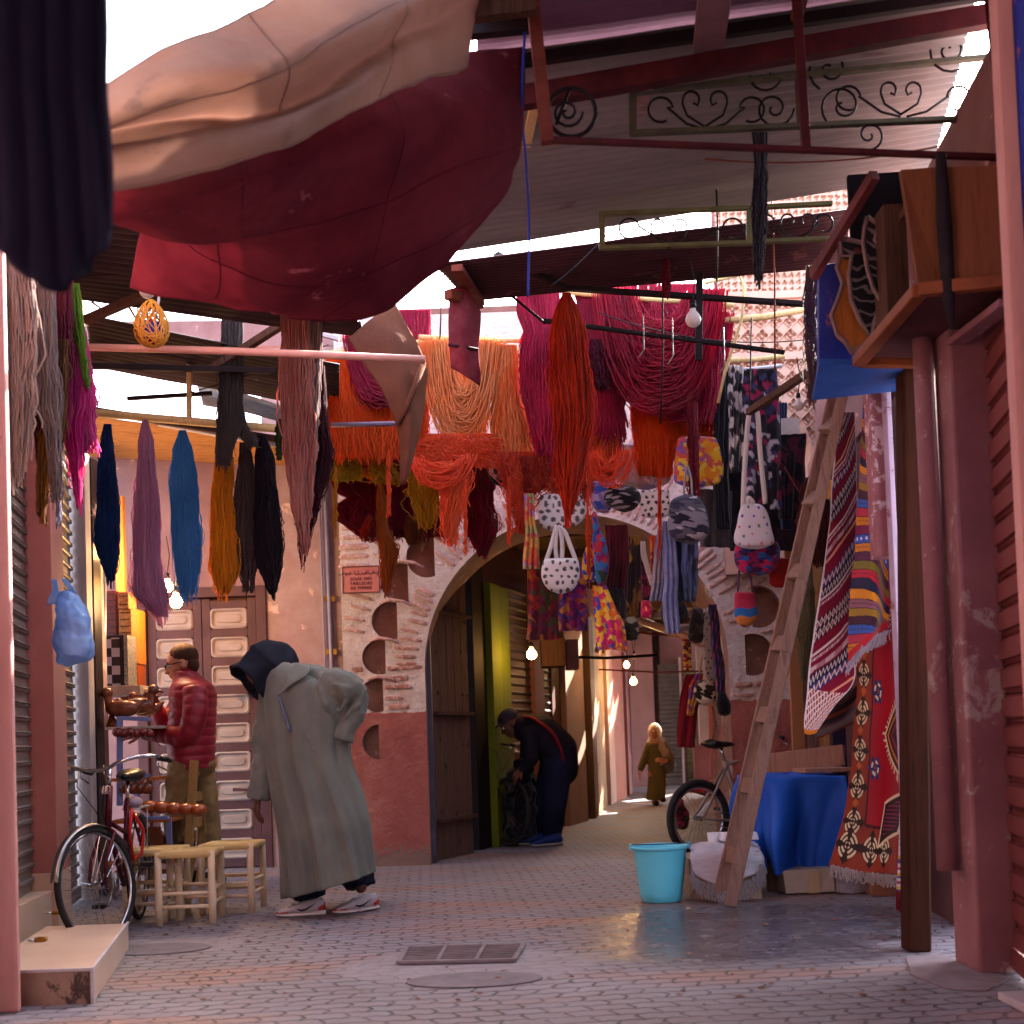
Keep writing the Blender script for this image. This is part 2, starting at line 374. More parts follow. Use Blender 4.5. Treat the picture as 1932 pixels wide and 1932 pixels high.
# ================================================================== ground
def ground_mat():
    s = NT('paved_ground'); v = s.coord('Object', (1, 1, 1), (0, 0, R(-4)))
    sp = s.n('SeparateXYZ'); s.l(v, sp.inputs[0])
    nz = s.n('TexNoise'); s.l(v, nz.inputs['Vector']); nz.inputs['Scale'].default_value = 2.3; nz.inputs['Detail'].default_value = 3
    wob = s.math('MULTIPLY', s.math('SUBTRACT', nz.outputs[0], .5), .05)
    tri = s.math('PINGPONG', sp.outputs[0], .04)
    y2 = s.math('ADD', s.math('ADD', sp.outputs[1], s.math('MULTIPLY', tri, .32)), wob)
    trj = s.math('PINGPONG', sp.outputs[1], .05)
    x2 = s.math('ADD', sp.outputs[0], s.math('MULTIPLY', trj, .5))
    cb = s.n('CombineXYZ'); s.l(x2, cb.inputs[0]); s.l(y2, cb.inputs[1])
    def brick(mort):
        b = s.n('TexBrick'); s.l(cb.outputs[0], b.inputs['Vector']); b.inputs['Scale'].default_value = 1
        b.inputs['Brick Width'].default_value = .17; b.inputs['Row Height'].default_value = .09
        b.inputs['Mortar Size'].default_value = mort; b.inputs['Mortar Smooth'].default_value = .5; b.offset = .5
        b.inputs['Color1'].default_value = (.0, .0, .0, 1); b.inputs['Color2'].default_value = (1, 1, 1, 1); b.inputs['Bias'].default_value = 0
        return b
    b = brick(.009)
    n1 = s.noise(v, .55, 6, .6); n2 = s.noise(v, 7, 7, .7); n3 = s.noise(v, 60, 4, .7)
    c = s.ramp(n1, [(.3, '706c72'), (.5, '817d84'), (.7, '938e94')])
    c = s.mix(s.math('MULTIPLY', b.outputs['Color'], .22), c, '6f5a58')
    c = s.mix(s.ramp(n2, [(.45, 0), (.75, .5)]), c, '77615e')
    # orange dust lying along the far side and in the left of the street
    st = s.coord('Object', (.35, 1.6, 1), (0, 0, R(6))); n4 = s.noise(st, 1.1, 5, .6)
    c = s.mix(s.ramp(n4, [(.52, 0), (.66, .55)]), c, 'a06a50')
    # joints, partly filled with dust
    jn = s.ramp(s.noise(v, 3.3, 5, .7), [(.36, .25), (.55, 1)])
    # cement poured round the drain grate and the manhole
    def blob(x, y, rx, ry, soft=.5):
        gx = s.math('DIVIDE', s.math('SUBTRACT', spo.outputs[0], x), rx); gy = s.math('DIVIDE', s.math('SUBTRACT', spo.outputs[1], y), ry)
        d = s.math('SQRT', s.math('ADD', s.math('MULTIPLY', gx, gx), s.math('MULTIPLY', gy, gy)))
        d = s.math('ADD', d, s.math('MULTIPLY', s.math('SUBTRACT', nb, .5), .9))
        mr = s.n('MapRange'); s.l(d, mr.inputs[0]); mr.inputs[1].default_value = 1.0+soft/2; mr.inputs[2].default_value = 1.0-soft/2; mr.inputs[3].default_value = 0; mr.inputs[4].default_value = 1
        return mr.outputs[0]
    vo = s.coord('Object'); spo = s.n('SeparateXYZ'); s.l(vo, spo.inputs[0]); nb = s.noise(vo, 2.1, 5, .65)
    cem = s.math('MAXIMUM', blob(-.25, 5.75, .62, .42, .15), blob(-1.9, 6.6, .42, .3, .15))
    far = s.n('MapRange'); s.l(spo.outputs[1], far.inputs[0]); far.inputs[1].default_value = 9; far.inputs[2].default_value = 14; far.inputs[3].default_value = 0; far.inputs[4].default_value = 1
    jf = s.math('MULTIPLY', s.math('MULTIPLY', b.outputs['Fac'], jn), s.math('SUBTRACT', 1, cem))
    c = s.mix(cem, c, s.ramp(n2, [(.3, '7c7478'), (.7, '948c90')]))
    # ground tinted browner towards the far end
    c = s.mix(s.math('MULTIPLY', far.outputs[0], .35), c, '7a6554')
    # water poured out by the bucket
    wet = s.math('MAXIMUM', blob(1.3, 6.55, .95, .95, .6), blob(.95, 6.2, .62, .7, .6))
    wn = s.ramp(s.noise(vo, 5.5, 5, .65), [(.3, .45), (.55, 1)])
    wetn = s.math('MULTIPLY', wet, wn)
    c = s.mix(s.math('MULTIPLY', wetn, .5), c, '262026')
    c = s.mix(s.math('MULTIPLY', jf, .85), c, '241b1d')
    bs = s.bump(s.math('ADD', s.math('MULTIPLY', n3, .25), s.math('ADD', s.math('MULTIPLY', n2, .8), s.math('SUBTRACT', 1, s.math('MULTIPLY', b.outputs['Fac'], 1.0)))), .85, .010)
    rg = s.n('Mix', data_type='FLOAT'); s.l(wetn, rg.inputs[0]); rg.inputs[2].default_value = .62; rg.inputs[3].default_value = .12
    return s.done(c, rg.outputs[0], spec=.5)
gm = ground_mat()
nx, ny = 2, 2
tag(np_mesh('ground', [(-40, -25, 0), (40, -25, 0), (40, 70, 0), (-40, 70, 0)], [(0, 1, 2, 3)], gm, smooth=False), kind='structure')
bpy.data.objects['ground'].location = (0, 0, 0)
me = bpy.data.objects['ground'].data
for v, co in zip(me.vertices, [(-40, -25, 0), (40, -25, 0), (40, 70, 0), (-40, 70, 0)]): v.co = co

def wline(name, p0, p1, z0, z1, t, mat, label, cat='wall', parent=None, bevel=0, side=1):
    """upright slab from p0 to p1 (xy); its thickness goes to the left of p0->p1 when side = 1"""
    d = Vector((p1[0]-p0[0], p1[1]-p0[1], 0)); n = Vector((-d.y, d.x, 0)).normalized()*t*side
    a = Vector((p0[0], p0[1], z0)); b = Vector((p1[0], p1[1], z0))
    m = MB(); m.prism([a, b, b+n, a+n], (0, 0, z1-z0)); o = m.build(name, mat, parent, bevel=bevel)
    if label: tag(o, label, cat)
    return o
def shutter(name, p0, p1, z0, z1, mat, label, pitch=.085, depth=.02, side=1, group='roller shutters closed over the shop fronts'):
    d = Vector((p1[0]-p0[0], p1[1]-p0[1], 0)); n = Vector((-d.y, d.x, 0)).normalized()*side
    root = thing(name, label, 'shutter', ((p0[0]+p1[0])/2, (p0[1]+p1[1])/2, z0), group)
    zs = []; z = z0+.09
    while z < z1:
        zs += [(z, 0), (z+pitch*.62, -.002), (z+pitch*.66, depth*.75), (z+pitch*.76, depth), (z+pitch*.82, depth*.35), (z+pitch*.88, depth), (z+pitch*.97, depth*.75)]; z += pitch
    V = []; Q = []
    for k, (zz, dd) in enumerate(zs):
        for e in (p0, p1):
            V.append((e[0]-n.x*dd, e[1]-n.y*dd, zz))
    for k in range(len(zs)-1): Q.append((2*k, 2*k+1, 2*k+3, 2*k+2))
    o = np_mesh('slat_curtain', V, Q, mat, root, smooth=False)
    m = MB(); a = Vector((p0[0], p0[1], z0)); b = Vector((p1[0], p1[1], z0)); m.prism([a-n*.025, b-n*.025, b+n*.01, a+n*.01], (0, 0, .088)); m.build('bottom_rail', mat, root)
    return root
LW = lambda y, off=0: (-2.87-.2*(y-7.58)+off, y)        # left shop line
RW = lambda y, off=0: (1.93+.10*(y-4.9)+off, y)         # right shop line
# ---- the street behind the camera
wline('wall', (-2.75, -14), (-2.7, 4.9), 0, 4.6, .3, rose_plaster, 'rose plaster house wall on the left running back behind the viewer', side=1)
wline('wall', (2.15, 3.9), (2.3, -14), 0, 4.6, .3, rose_plaster, 'rose plaster house wall on the right running back behind the viewer', side=1)
wline('wall', (-2.7, -14.2), (2.4, -14.2), 0, 4.4, .3, rose_plaster, 'rose plaster house wall closing the far end of the street behind the viewer', side=-1)
# ---- unseen canvas sheets added behind the viewer to dim the foreground
shade = M('old_shade', '6a5048', '54403c', .9, scale=2, bump=.3)
for k, (ya, yb, za) in enumerate(((2.9, -.6, 4.35), (-1.0, -4.4, 4.5), (-5.2, -9.5, 4.4))):
    m = MB(); m.prism([(-2.9, ya, za), (2.35, ya, za+.1), (2.35, yb, za+.2), (-2.9, yb, za)], (0, 0, .03)); tag(m.build('canvas_shade', shade), ['brown canvas shade stretched over the street just behind the viewer', 'brown canvas shade over the middle of the street behind the viewer', 'brown canvas shade farthest behind the viewer'][k], 'shade')
m = MB(); m.prism([(-.1, 3.95, 4.5), (2.6, 3.95, 4.6), (2.4, 2.95, 4.5), (-.1, 2.95, 4.4)], (0, 0, .03)); tag(m.build('canvas_shade', shade), 'small brown canvas shade right above the viewer', 'shade')
# ---- left shops
grey_slat = M('grey_slat', '8c8078', '7a6e68', .5, metal=.35, scale=2, bump=.15, bscale=60, spots='a89d94', spot_amt=.66, stretch=(2, 2, .35))
m = MB(); m.bx((-2.62, 4.85, 0), (-2.16, 5.3, 5.4)); m.bx((-2.2, 5.03, 0), (-2.065, 5.07, 5.4))  # second box: plate added to cover the pillar's sunlit side face
tag(m.build('pillar', pale_post, bevel=.012), 'pale pink plastered pillar at the left edge, nearest the viewer', 'pillar')
shutter('roller_shutter', LW(5.4, -.06), LW(7.18, -.06), .17, 3.2, grey_slat, 'grey roller shutter behind the near pillar, above the beige step')
p = LW(7.2); m = MB(); d = .10
m.prism([(LW(7.18)[0]+d, 7.16, .17), (LW(7.56)[0]+d, 7.56, .17), (LW(7.56)[0]-.15, 7.56, .17), (LW(7.18)[0]-.15, 7.16, .17)], (0, 0, 3.3))
dusty_pink = M('dusty_pink', 'a96f66', '98605a', .7, scale=2, bump=.2)
tag(m.build('pilaster', dusty_pink, bevel=.006), 'dusty pink pilaster between the two grey roller shutters', 'pilaster')
tile_beige = M('tile_beige', 'cbb29a', 'bda18a', .35, scale=1.3, bump=.06, spots='a58a74', spot_amt=.7)
stained_tile = M('stained_tile', 'a08672', '83695a', .6, scale=5, bump=.3, spots='4e3f38', spot_amt=.55, stretch=(1, 1, .6))
m = MB(); m.prism([(LW(7.18)[0]+.104, 7.15, 0), (LW(7.57)[0]+.104, 7.57, 0), (LW(7.57)[0]-.15, 7.57, 0), (LW(7.18)[0]-.15, 7.15, 0)], (0, 0, .36))
m.build('pilaster_foot', tile_beige, bpy.data.objects['pilaster'], bevel=.004)
shutter('roller_shutter', LW(7.6, -.05), LW(8.78, -.05), .02, 3.2, grey_slat, 'grey roller shutter behind the parked bicycle and the blue bag')
# lintel and wall over the shutters
wline('wall', LW(5.2, .02), LW(9.3, .02), 3.25, 5.0, .3, dark_wood, 'dark board wall above the two grey roller shutters', side=1)
white_post = M('white_post', 'c4b8b2', 'a5958f', .6, scale=3, bump=.25, spots='7d6460', spot_amt=.62, stretch=(2, 2, .5))
m = MB(); m.bx((LW(8.8)[0]-.06, 8.8, 0), (LW(8.8)[0]+.06, 8.92, 3.25)); tag(m.build('post', white_post, bevel=.006), 'scuffed white metal guide post at the far edge of the second grey shutter', 'post')
black_stain = M('black_stain', '1d1618', '2a2022', .4, scale=3, bump=.35, spots='b5a49e', spot_amt=.6, stretch=(1, 1, .6))
m = MB(); m.bx((LW(8.95)[0]-.05, 8.95, 0), (LW(8.95)[0]+.09, 9.12, 3.25)); tag(m.build('post', black_stain, bevel=.006), 'flaking black post with pale patches beside the carved wood shop', 'post')
m = MB(); m.bx((LW(9.15)[0]-.04, 9.14, 0), (LW(9.15)[0]+.1, 9.3, 3.25)); tag(m.build('post', pink_plaster, bevel=.006), 'pink plaster door jamb at the near edge of the carved wood shop', 'door jamb')
# step
step = thing('step', 'beige tiled doorstep with metal edging in front of the near grey shutter', 'doorstep', (-2.2, 5.9, 0))
a, b, c, e = gp(62, 1893), gp(176, 1893), gp(243, 1792), gp(100, 1792)
a = Vector((-2.32, b.y, 0)); e = Vector((-2.52, c.y, 0))
m = MB(); m.prism([a, b, c, e], (0, 0, .14)); m.build('tread', tile_beige, step, bevel=.003)
m = MB(); up = Vector((0, 0, .144)); m.bar(a+up, b+up, .012, .012); m.bar(b+up, c+up, .012, .012); m.bar(b+Vector((0.002, -.002, 0)), b+up, .012, .012); m.build('edging', white_pvc, step)
m = MB(); m.prism([a+Vector((.02, -.004, .0)), b+Vector((-.012, -.004, 0)), b+Vector((-.012, 0, 0)), a+Vector((.02, 0, 0))], (0, 0, .134)); m.build('riser', stained_tile, step)
m = MB(); m.prism([(-2.52, 5.32, 0), (LW(7.14, .06)[0], 7.14, 0), (LW(7.14, -.1)[0], 7.14, 0), (-2.62, 5.32, 0)], (0, 0, .26)); m.build('threshold', tile_beige, step, bevel=.003)
brass = M('brass', 'b08a3c', '8a6420', .35, metal=1, bump=.1)
def padlock(c, ang, label):
    r = thing('padlock', label, 'padlock', c, 'padlocks on the shutter threshold')
    m = MB(); u = Vector((math.cos(ang), math.sin(ang), 0)); c = Vector(c)
    m.bar(c, c+u*.055, .045, .022); m.build('lock_body', brass, r, bevel=.006)
    m = MB(); n = u.cross(Vector((0, 0, 1))); m.tube([c+n*.017*math.cos(t)-u*(.03*math.sin(t)) for t in np.linspace(0, math.pi, 9)], .0045, 6); m.build('shackle', chrome, r, True)
padlock(at(98, 1722, 6.95), .15, 'brass padlock at the foot of the dusty pink pilaster')
padlock(at(66, 1773, 6.0), .1, 'brass padlock low on the beige threshold beside the near pillar')

# ---- door wall (Y = 10.75)
YD = 10.75
x0, x1 = at(255, 1400, YD).x, at(650, 1400, YD).x
xd0, xd1 = at(262, 1400, YD).x, at(510, 1400, YD).x; zt = at(400, 1108, YD).z
wline('wall', (xd1, YD), (at(655, 1400, YD).x, YD), 0, 4.6, .3, pink_plaster, 'blotchy pink plaster wall between the panelled door and the arch', side=1)
wline('wall', (-4.6, YD), (xd1, YD), zt, 3.9, .3, rose_plaster, 'rose plaster wall above the panelled door', side=1)
wline('wall', (-4.9, YD), (xd0, YD), 0, zt, .3, rose_plaster, 'rose plaster wall behind the carved wood shelves', side=1)
def panel_door():
    root = thing('panelled_door', 'maroon and beige panelled double door behind the man in the red jacket', 'door', ((xd0+xd1)/2, YD, 0))
    W = xd1-xd0; m = MB(); m.bx((xd0+.01, YD+.13, 0), (xd1-.01, YD+.16, zt)); m.build('door_backing', maroon_wood, root); m = MB(); y = YD-.03
    m.bx((xd0, y, 0), (xd0+.09, y+.12, zt)); m.bx((xd1-.09, y, 0), (xd1, y+.12, zt)); m.bx((xd0+.09, y, zt-.09), (xd1-.09, y+.12, zt))
    m.build('door_frame', maroon_wood, root, bevel=.006)
    for k in range(2):
        a = xd0+.095+k*(W-.19)/2; b = a+(W-.19)/2-.006; lf = MB(); pn = MB(); yy = YD+.02
        n = 9; H = zt-.1; ph = (H-.1)/n
        lf.bx((a, yy, .01), (a+.075, yy+.05, H)); lf.bx((b-.075, yy, .01), (b, yy+.05, H))
        for i in range(n+1): lf.bx((a+.075, yy, .01+i*ph), (b-.075, yy+.05, .01+i*ph+.075))
        leaf = lf.build('door_leaf', maroon_wood, root, bevel=.004)
        for i in range(n):
            z0, z1 = .085+i*ph, .01+(i+1)*ph; pn = MB()
            def ring(i0, yv):
                X0, X1, Z0, Z1 = a+.075+i0, b-.075-i0, z0+i0, z1-i0; rr = .03; q = []
                for cx, cz, s in ((X1-rr, Z1-rr, 0), (X0+rr, Z1-rr, 1), (X0+rr, Z0+rr, 2), (X1-rr, Z0+rr, 3)):
                    for t in (0, .5, 1): q.append(Vector((cx+rr*math.cos((s+t)*math.pi/2), yv, cz+rr*math.sin((s+t)*math.pi/2))))
                return q
            rs = [ring(.0, yy+.05), ring(0, yy-.004), ring(.012, yy-.012), ring(.03, yy+.012), ring(.05, yy+.012), ring(.06, yy+.001)]; vs = sum(rs, []); fs = []
            for r_ in range(5):
                for j in range(12): fs.append((r_*12+j, r_*12+(j+1) % 12, (r_+1)*12+(j+1) % 12, (r_+1)*12+j))
            fs.append(tuple(60+j for j in range(12))); pn.add(vs, fs); pn.build('panel', panel_beige, leaf)
    m = MB()
    for yy_, xx in ((1305, 440), (1490, 440)):
        p = at(xx, yy_, YD-.05); m.bar(p, p+Vector((.24, 0, -.01)), .035, .03, w2=.02)
    m.build('bolt', maroon_wood, root)
panel_door()
# conduits on the pink wall
m = MB(); p = [at(x, y, YD-.04) for x, y in ((607, 860), (618, 980), (632, 1260), (640, 1640))]
for a_, b_ in (((612, 870), (640, 1640)), ): m.tube([at(a_[0], a_[1], YD-.03), at(b_[0], b_[1], YD-.03)], .02, 8)
tag(m.build('conduit', M('grey_pvc', '9c94a4', '857c8c', .4, bump=0), smooth=True), 'grey vertical pipe on the pink wall left of the street sign', 'pipe')
m = MB(); m.tube([at(600, 870, YD-.025), at(627, 1640, YD-.025)], .009, 6)
tag(m.build('conduit', M('grey_pvc', '9c94a4'), smooth=True), 'thin mauve conduit just left of the grey vertical pipe', 'pipe')
cnd = bpy.data.objects['conduit']
for y in (1130, 1230, 1330, 1430):
    m = MB(); p = at(612+(y-870)*.0364, y, YD-.03); m.bar(p+Vector((-.05, 0, 0)), p+Vector((.05, 0, 0)), .015, .05); m.build('pipe_clip', brass, cnd)

# ---- arch wall (Y = 10.45)
YA = 10.45; AT = 1.0
CX, CZ, AR = at(1088, 1255, YA).x, at(1088, 1255, YA).z, 287/sc(YA)
def awx(x, y): p = at(x, y, YA); return (p.x, p.z)
NICHES = [(757, 1100, 38), (737, 1171, 36), (716, 1240, 33), (712, 1312, 32), (806, 1050, 40), (1432, 1145, 40), (1420, 1235, 40), (718, 1400, 34)]
mortar = None
def arch_mats():
    s = NT('arch_mortar'); v = s.coord('Object'); sp = s.n('SeparateXYZ'); s.l(v, sp.inputs[0])
    n1 = s.noise(v, 5, 7, .7); n2 = s.noise(v, 22, 6, .7); c = s.ramp(n1, [(.3, 'c4aca0'), (.5, 'd6c6be'), (.7, 'e4dad4')])
    c = s.mix(s.ramp(n2, [(.55, 0), (.62, .5)]), c, 'b0806c')
    zz = s.math('ADD', sp.outputs[2], s.math('MULTIPLY', s.math('SUBTRACT', n1, .5), .12))
    f = s.math('LESS_THAN', zz, 1.31)
    red = s.ramp(s.noise(v, 3, 7, .7), [(.3, '96504a'), (.55, 'a86258'), (.75, 'b88478')])
    low = s.math('LESS_THAN', s.math('ADD', sp.outputs[2], s.math('MULTIPLY', s.math('SUBTRACT', n2, .5), .7)), .14)
    red = s.mix(low, red, '8a6e64')
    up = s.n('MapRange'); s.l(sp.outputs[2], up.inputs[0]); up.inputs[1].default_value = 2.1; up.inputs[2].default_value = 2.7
    c = s.mix(s.math('MULTIPLY', up.outputs[0], .7), c, 'e9dcd6')  # whiter towards the top: bright skylight put into the colour
    c = s.mix(f, c, red); s.bump(s.math('ADD', n1, s.math('MULTIPLY', n2, .8)), 1.0, .05); return s.done(c, .9)
mortar = arch_mats()
brick_m = None
def brick_mat():
    s = NT('old_brick'); v = s.coord('Object'); sp = s.n('SeparateXYZ'); s.l(v, sp.inputs[0])
    n1 = s.noise(v, 4, 6, .7); n2 = s.noise(v, 30, 5, .7)
    c = s.ramp(n1, [(.3, '7c4c42'), (.5, '9c6c60'), (.7, 'b89286')])
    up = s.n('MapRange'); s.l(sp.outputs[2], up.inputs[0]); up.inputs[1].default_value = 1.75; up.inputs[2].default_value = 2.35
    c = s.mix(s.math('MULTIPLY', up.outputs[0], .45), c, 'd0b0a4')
    c = s.mix(s.ramp(n2, [(.5, 0), (.6, .6)]), c, 'd9c0b2'); s.bump(n2, .6, .01); return s.done(c, .9)
brick_m = brick_mat()
def arch_wall():
    from mathutils.geometry import tessellate_polygon
    root = thing('arch_wall', 'weathered brick and plaster wall pierced by the round arch, with half round niches', 'arch wall', (CX, YA, 0))
    XL, XR, ZT = at(652, 1400, YA).x, 3.55, 4.75
    N = 48; arc = [(CX+AR*math.cos(t), CZ+AR*math.sin(t)) for t in np.linspace(math.pi, 0, N)]
    outer = [(XL, 0), (CX-AR, 0)]+arc+[(CX+AR, 0), (XR, 0), (XR, ZT), (XL, ZT)]
    polys = [outer]; nich = []
    for (x, y, r) in NICHES:
        cx, cz = awx(x, y); rr = r/sc(YA); left = x < 1088; q = []
        if y == 1400: ts = np.linspace(R(95), R(265), 14)
        else: ts = np.linspace(R(70), R(290), 18)
        for t in ts: q.append((cx+(rr*math.cos(t) if left else -rr*math.cos(t)), cz+rr*1.0*math.sin(t)))
        nich.append(q); polys.append(q)
    ring3 = [[Vector((px_, 0, pz_)) for px_, pz_ in p] for p in polys]
    tris = tessellate_polygon(ring3); flat = [v for p in ring3 for v in p]
    m = MB(); m.add([(v.x, YA, v.z) for v in flat], [tuple(t) for t in tris])
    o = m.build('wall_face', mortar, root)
    # reveal and back
    m = MB(); rv = [(CX-AR, 0)]+arc+[(CX+AR, 0)]; k = len(rv)
    m.add([(x, YA, z) for x, z in rv]+[(x, YA+AT, z) for x, z in rv], [(i, i+1, i+1+k, i+k) for i in range(k-1)])
    reveal = M('reveal_plaster', '8f6a62', '7a5850', .85, scale=3, bump=.3, spots='b5a094', spot_amt=.58); m.build('arch_reveal', reveal, root, True)
    m = MB(); m.bx((XL-.3, YA+AT, 0), (CX-AR-.002, YA+AT+.02, ZT)); m.bx((CX+AR+.002, YA+AT, 0), (XR, YA+AT+.02, ZT)); m.bx((CX-AR-.002, YA+AT, CZ+AR), (CX+AR+.002, YA+AT+.02, ZT)); m.bx((XL, YA+.01, ZT-.01), (XR, YA+AT, ZT+.06)); m.build('wall_back', reveal, root)
    m = MB()
    for q in nich:
        k = len(q); c = Vector((sum(a for a, _ in q)/k, 0, sum(b for _, b in q)/k)); dep = .13
        m.add([(x, YA, z) for x, z in q]+[(x, YA+dep, z) for x, z in q], [(i, (i+1) % k, (i+1) % k+k, i+k) for i in range(k)]+[tuple(range(k, 2*k))])
    m.build('niche', M('niche_plaster', 'a8806e', '8a6656', .9, scale=6, bump=.4, bscale=20, spots='c8ac9c', spot_amt=.6), root)
    # bricks: a fan round the arch, level courses outside it
    V = []; F = []
    rnd = random.Random(3)
    def inn(x, z):
        for (nx_, ny_, r) in NICHES:
            cx, cz = awx(nx_, ny_)
            if ((x-cx) if nx_ < 1088 else (cx-x)) < .34*r/sc(YA)+.012 and (x-cx)**2+(z-cz)**2 < (r/sc(YA)+.015)**2: return True
        return False
    def brick(x, z, L, h, ang):
        n = 10; b = len(V); ca, sa = math.cos(ang), math.sin(ang); out = rnd.uniform(.004, .014)
        for lay, (k, yy) in enumerate(((1.0, .004), (.96, -out*.7), (.78, -out))):
            for j in range(n):
                t = 2*math.pi*j/n; cx = math.copysign(abs(math.cos(t))**.45, math.cos(t)); sz = math.copysign(abs(math.sin(t))**.6, math.sin(t))
                jx = 1+.16*noise.noise(Vector((x*9, z*9+j, .3*lay))); u = cx*L/2*k*jx; v = sz*h/2*k*(1+.35*noise.noise(Vector((x*7+j*.7, z*11, 3))))
                V.append((x+u*ca-v*sa, YA+yy, z+u*sa+v*ca))
        for lay in range(2):
            for j in range(n): F.append((b+lay*n+j, b+lay*n+(j+1) % n, b+(lay+1)*n+(j+1) % n, b+(lay+1)*n+j))
        F.append(tuple(b+2*n+j for j in range(n)))
    # fan
    t = 0
    while t < math.pi:
        for rr in (.14, .40, .63):
            L = rnd.uniform(.17, .24); x = CX+(AR+rr+rnd.uniform(-.03, .03))*math.cos(t); z = CZ+(AR+rr)*math.sin(t)
            if not inn(x, z) and not inn(x+L*.4*math.cos(t), z+L*.4*math.sin(t)) and not inn(x-L*.4*math.cos(t), z-L*.4*math.sin(t)) and x > XL+.1 and z < ZT-.1 and rnd.random() < .93: brick(x, z, L*.95, rnd.uniform(.027, .042), t+rnd.uniform(-.05, .05))
        t += rnd.uniform(.042, .054)
    for side in (-1, 1):
        z = 1.36
        while z < 4.6:
            x = XL+.12 if side < 0 else CX+AR+.12
            lim = (CX-AR-.06) if side < 0 else XR-.1
            while x < lim:
                d = math.hypot(x-CX, z-CZ) if z > CZ else abs(x-CX)
                L = rnd.uniform(.16, .28)
                if inn(x+L*.45, z) or inn(x-L*.45, z) or inn(x, z): L = .1
                if (d > AR+.78 or z <= CZ+.05) and not inn(x, z) and not inn(x+L*.45, z) and not inn(x-L*.45, z) and rnd.random() < .97: brick(x, z+rnd.uniform(-.008, .008), L, rnd.uniform(.035, .055), rnd.uniform(-.03, .03))
                x += L+rnd.uniform(.04, .09)
            z += rnd.uniform(.075, .09)
    me = bpy.data.meshes.new('brick_courses'); wl = wloc(root); me.from_pydata([Vector(v)-wl for v in V], [], F); me.polygons.foreach_set('use_smooth', [True]*len(me.polygons))
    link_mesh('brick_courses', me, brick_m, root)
    # raised lips of the red dado and over the niches
    m = MB(); rnd2 = random.Random(5)
    for (x, y, r) in NICHES[:5]:
        cx, cz = awx(x, y); rr = r/sc(YA); pts = [(cx-rr*.55, YA-.01, cz+rr*.92), (cx+.0, YA-.02, cz+rr*1.1), (cx+rr*.7, YA-.02, cz+rr*.98), (cx+rr*1.15, YA-.01, cz+rr*.72)]
        m.tube(pts, [.006, .015, .014, .005], 7)
    m.build('niche_lip', brick_m, root, True)
arch_wall()
# street sign
def sign():
    p0, p1, p2, p3 = [at(x, y, YA-.03) for x, y in ((648, 1069), (714, 1067), (714, 1118), (648, 1119))]
    root = thing('street_sign', 'small square pink street sign SOUK DES TAILLEURS DE PIERRE on the brick wall', 'street sign', (p0+p2)/2)
    W = 70/sc(YA); H = 51/sc(YA); c = (p0+p2)/2
    m = MB(); m.bx((c.x-W/2, YA-.03, c.z-H/2), (c.x+W/2, YA-.005, c.z+H/2)); m.build('sign_plate', M('sign_pink', 'c98078', 'bf746c', .5, scale=6, bump=.05), root, bevel=.003)
    m = MB(); f = .008
    for a_, b_ in (((c.x-W/2, c.z-H/2), (c.x+W/2, c.z-H/2+f)), ((c.x-W/2, c.z+H/2-f), (c.x+W/2, c.z+H/2)), ((c.x-W/2, c.z-H/2+f), (c.x-W/2+f*.7, c.z+H/2-f)), ((c.x+W/2-f*.7, c.z-H/2+f), (c.x+W/2, c.z+H/2-f))):
        m.bx((a_[0], YA-.036, a_[1]), (b_[0], YA-.0305, b_[1]))
    m.build('sign_border', maroon_wood, root)
    tm = M('sign_ink', '5a2f3a', '6a3a40', .6, bump=0)
    def text(body, z, size, flip=False):
        cu = bpy.data.curves.new('lettering', 'FONT'); cu.body = body; cu.size = size; cu.extrude = .0012; cu.align_x = 'CENTER'; cu.align_y = 'CENTER'
        cu.space_character = 1.15; cu.offset = .0006
        tmp = bpy.data.objects.new('tmp', cu); COL.objects.link(tmp); bpy.context.view_layer.update()
        me = bpy.data.meshes.new_from_object(tmp.evaluated_get(bpy.context.evaluated_depsgraph_get())); bpy.data.objects.remove(tmp); me.name = 'lettering'
        o = link_mesh('lettering', me, tm, root)
        o.location = Vector((c.x, YA-.033, z))-c; o.rotation_euler = (R(90), 0, 0)
    text('SOUK DES', c.z+.006, .036); text('TAILLEURS', c.z-.034, .036); text('DE PIERRE', c.z-.073, .036)
    try: text('\u0633\u0648\u0642 \u0627\u0644\u0646\u0642\u0627\u0634\u064a\u0646', c.z+.062, .044)
    except Exception: pass
sign()
# ================================================================== right shops
m = MB(); m.bx((1.742, 4.1, 0), (1.80, 4.16, 4.2)); o = m.build('door_edge', pale_post, bevel=.004); tag(o, 'narrow rose painted door frame edge at the far right of the photo', 'door frame')
blue_paint = M('blue_paint', '1f2f86', '2b3c98', .5, scale=4, bump=.3, spots='a0584a', spot_amt=.6, stretch=(2, 2, .6))
m = MB(); m.bx((1.802, 4.08, 0.02), (2.1, 4.13, 4.2)); tag(m.build('blue_door', blue_paint, bevel=.004), 'peeling blue door leaf at the right edge of the photo', 'door')
maroon_slat = M('maroon_slat', '8a4c48', '743c3c', .45, metal=.15, scale=2, bump=.15, bscale=60, spots='a37068', spot_amt=.66, stretch=(2, 2, .35))
shutter('roller_shutter', (2.07, 5.2), (1.87, 4.18), .02, 3.3, maroon_slat, 'maroon roller shutter on the right between the blue door and the pink pillar', pitch=.12, depth=.025, side=-1)
m = MB(); m.bx((1.905, 5.12, 0), (2.08, 5.4, 3.4)); tag(m.build('pillar', pillar_pink, bevel=.014), 'peeling rose pink pillar beside the maroon roller shutter', 'pillar')
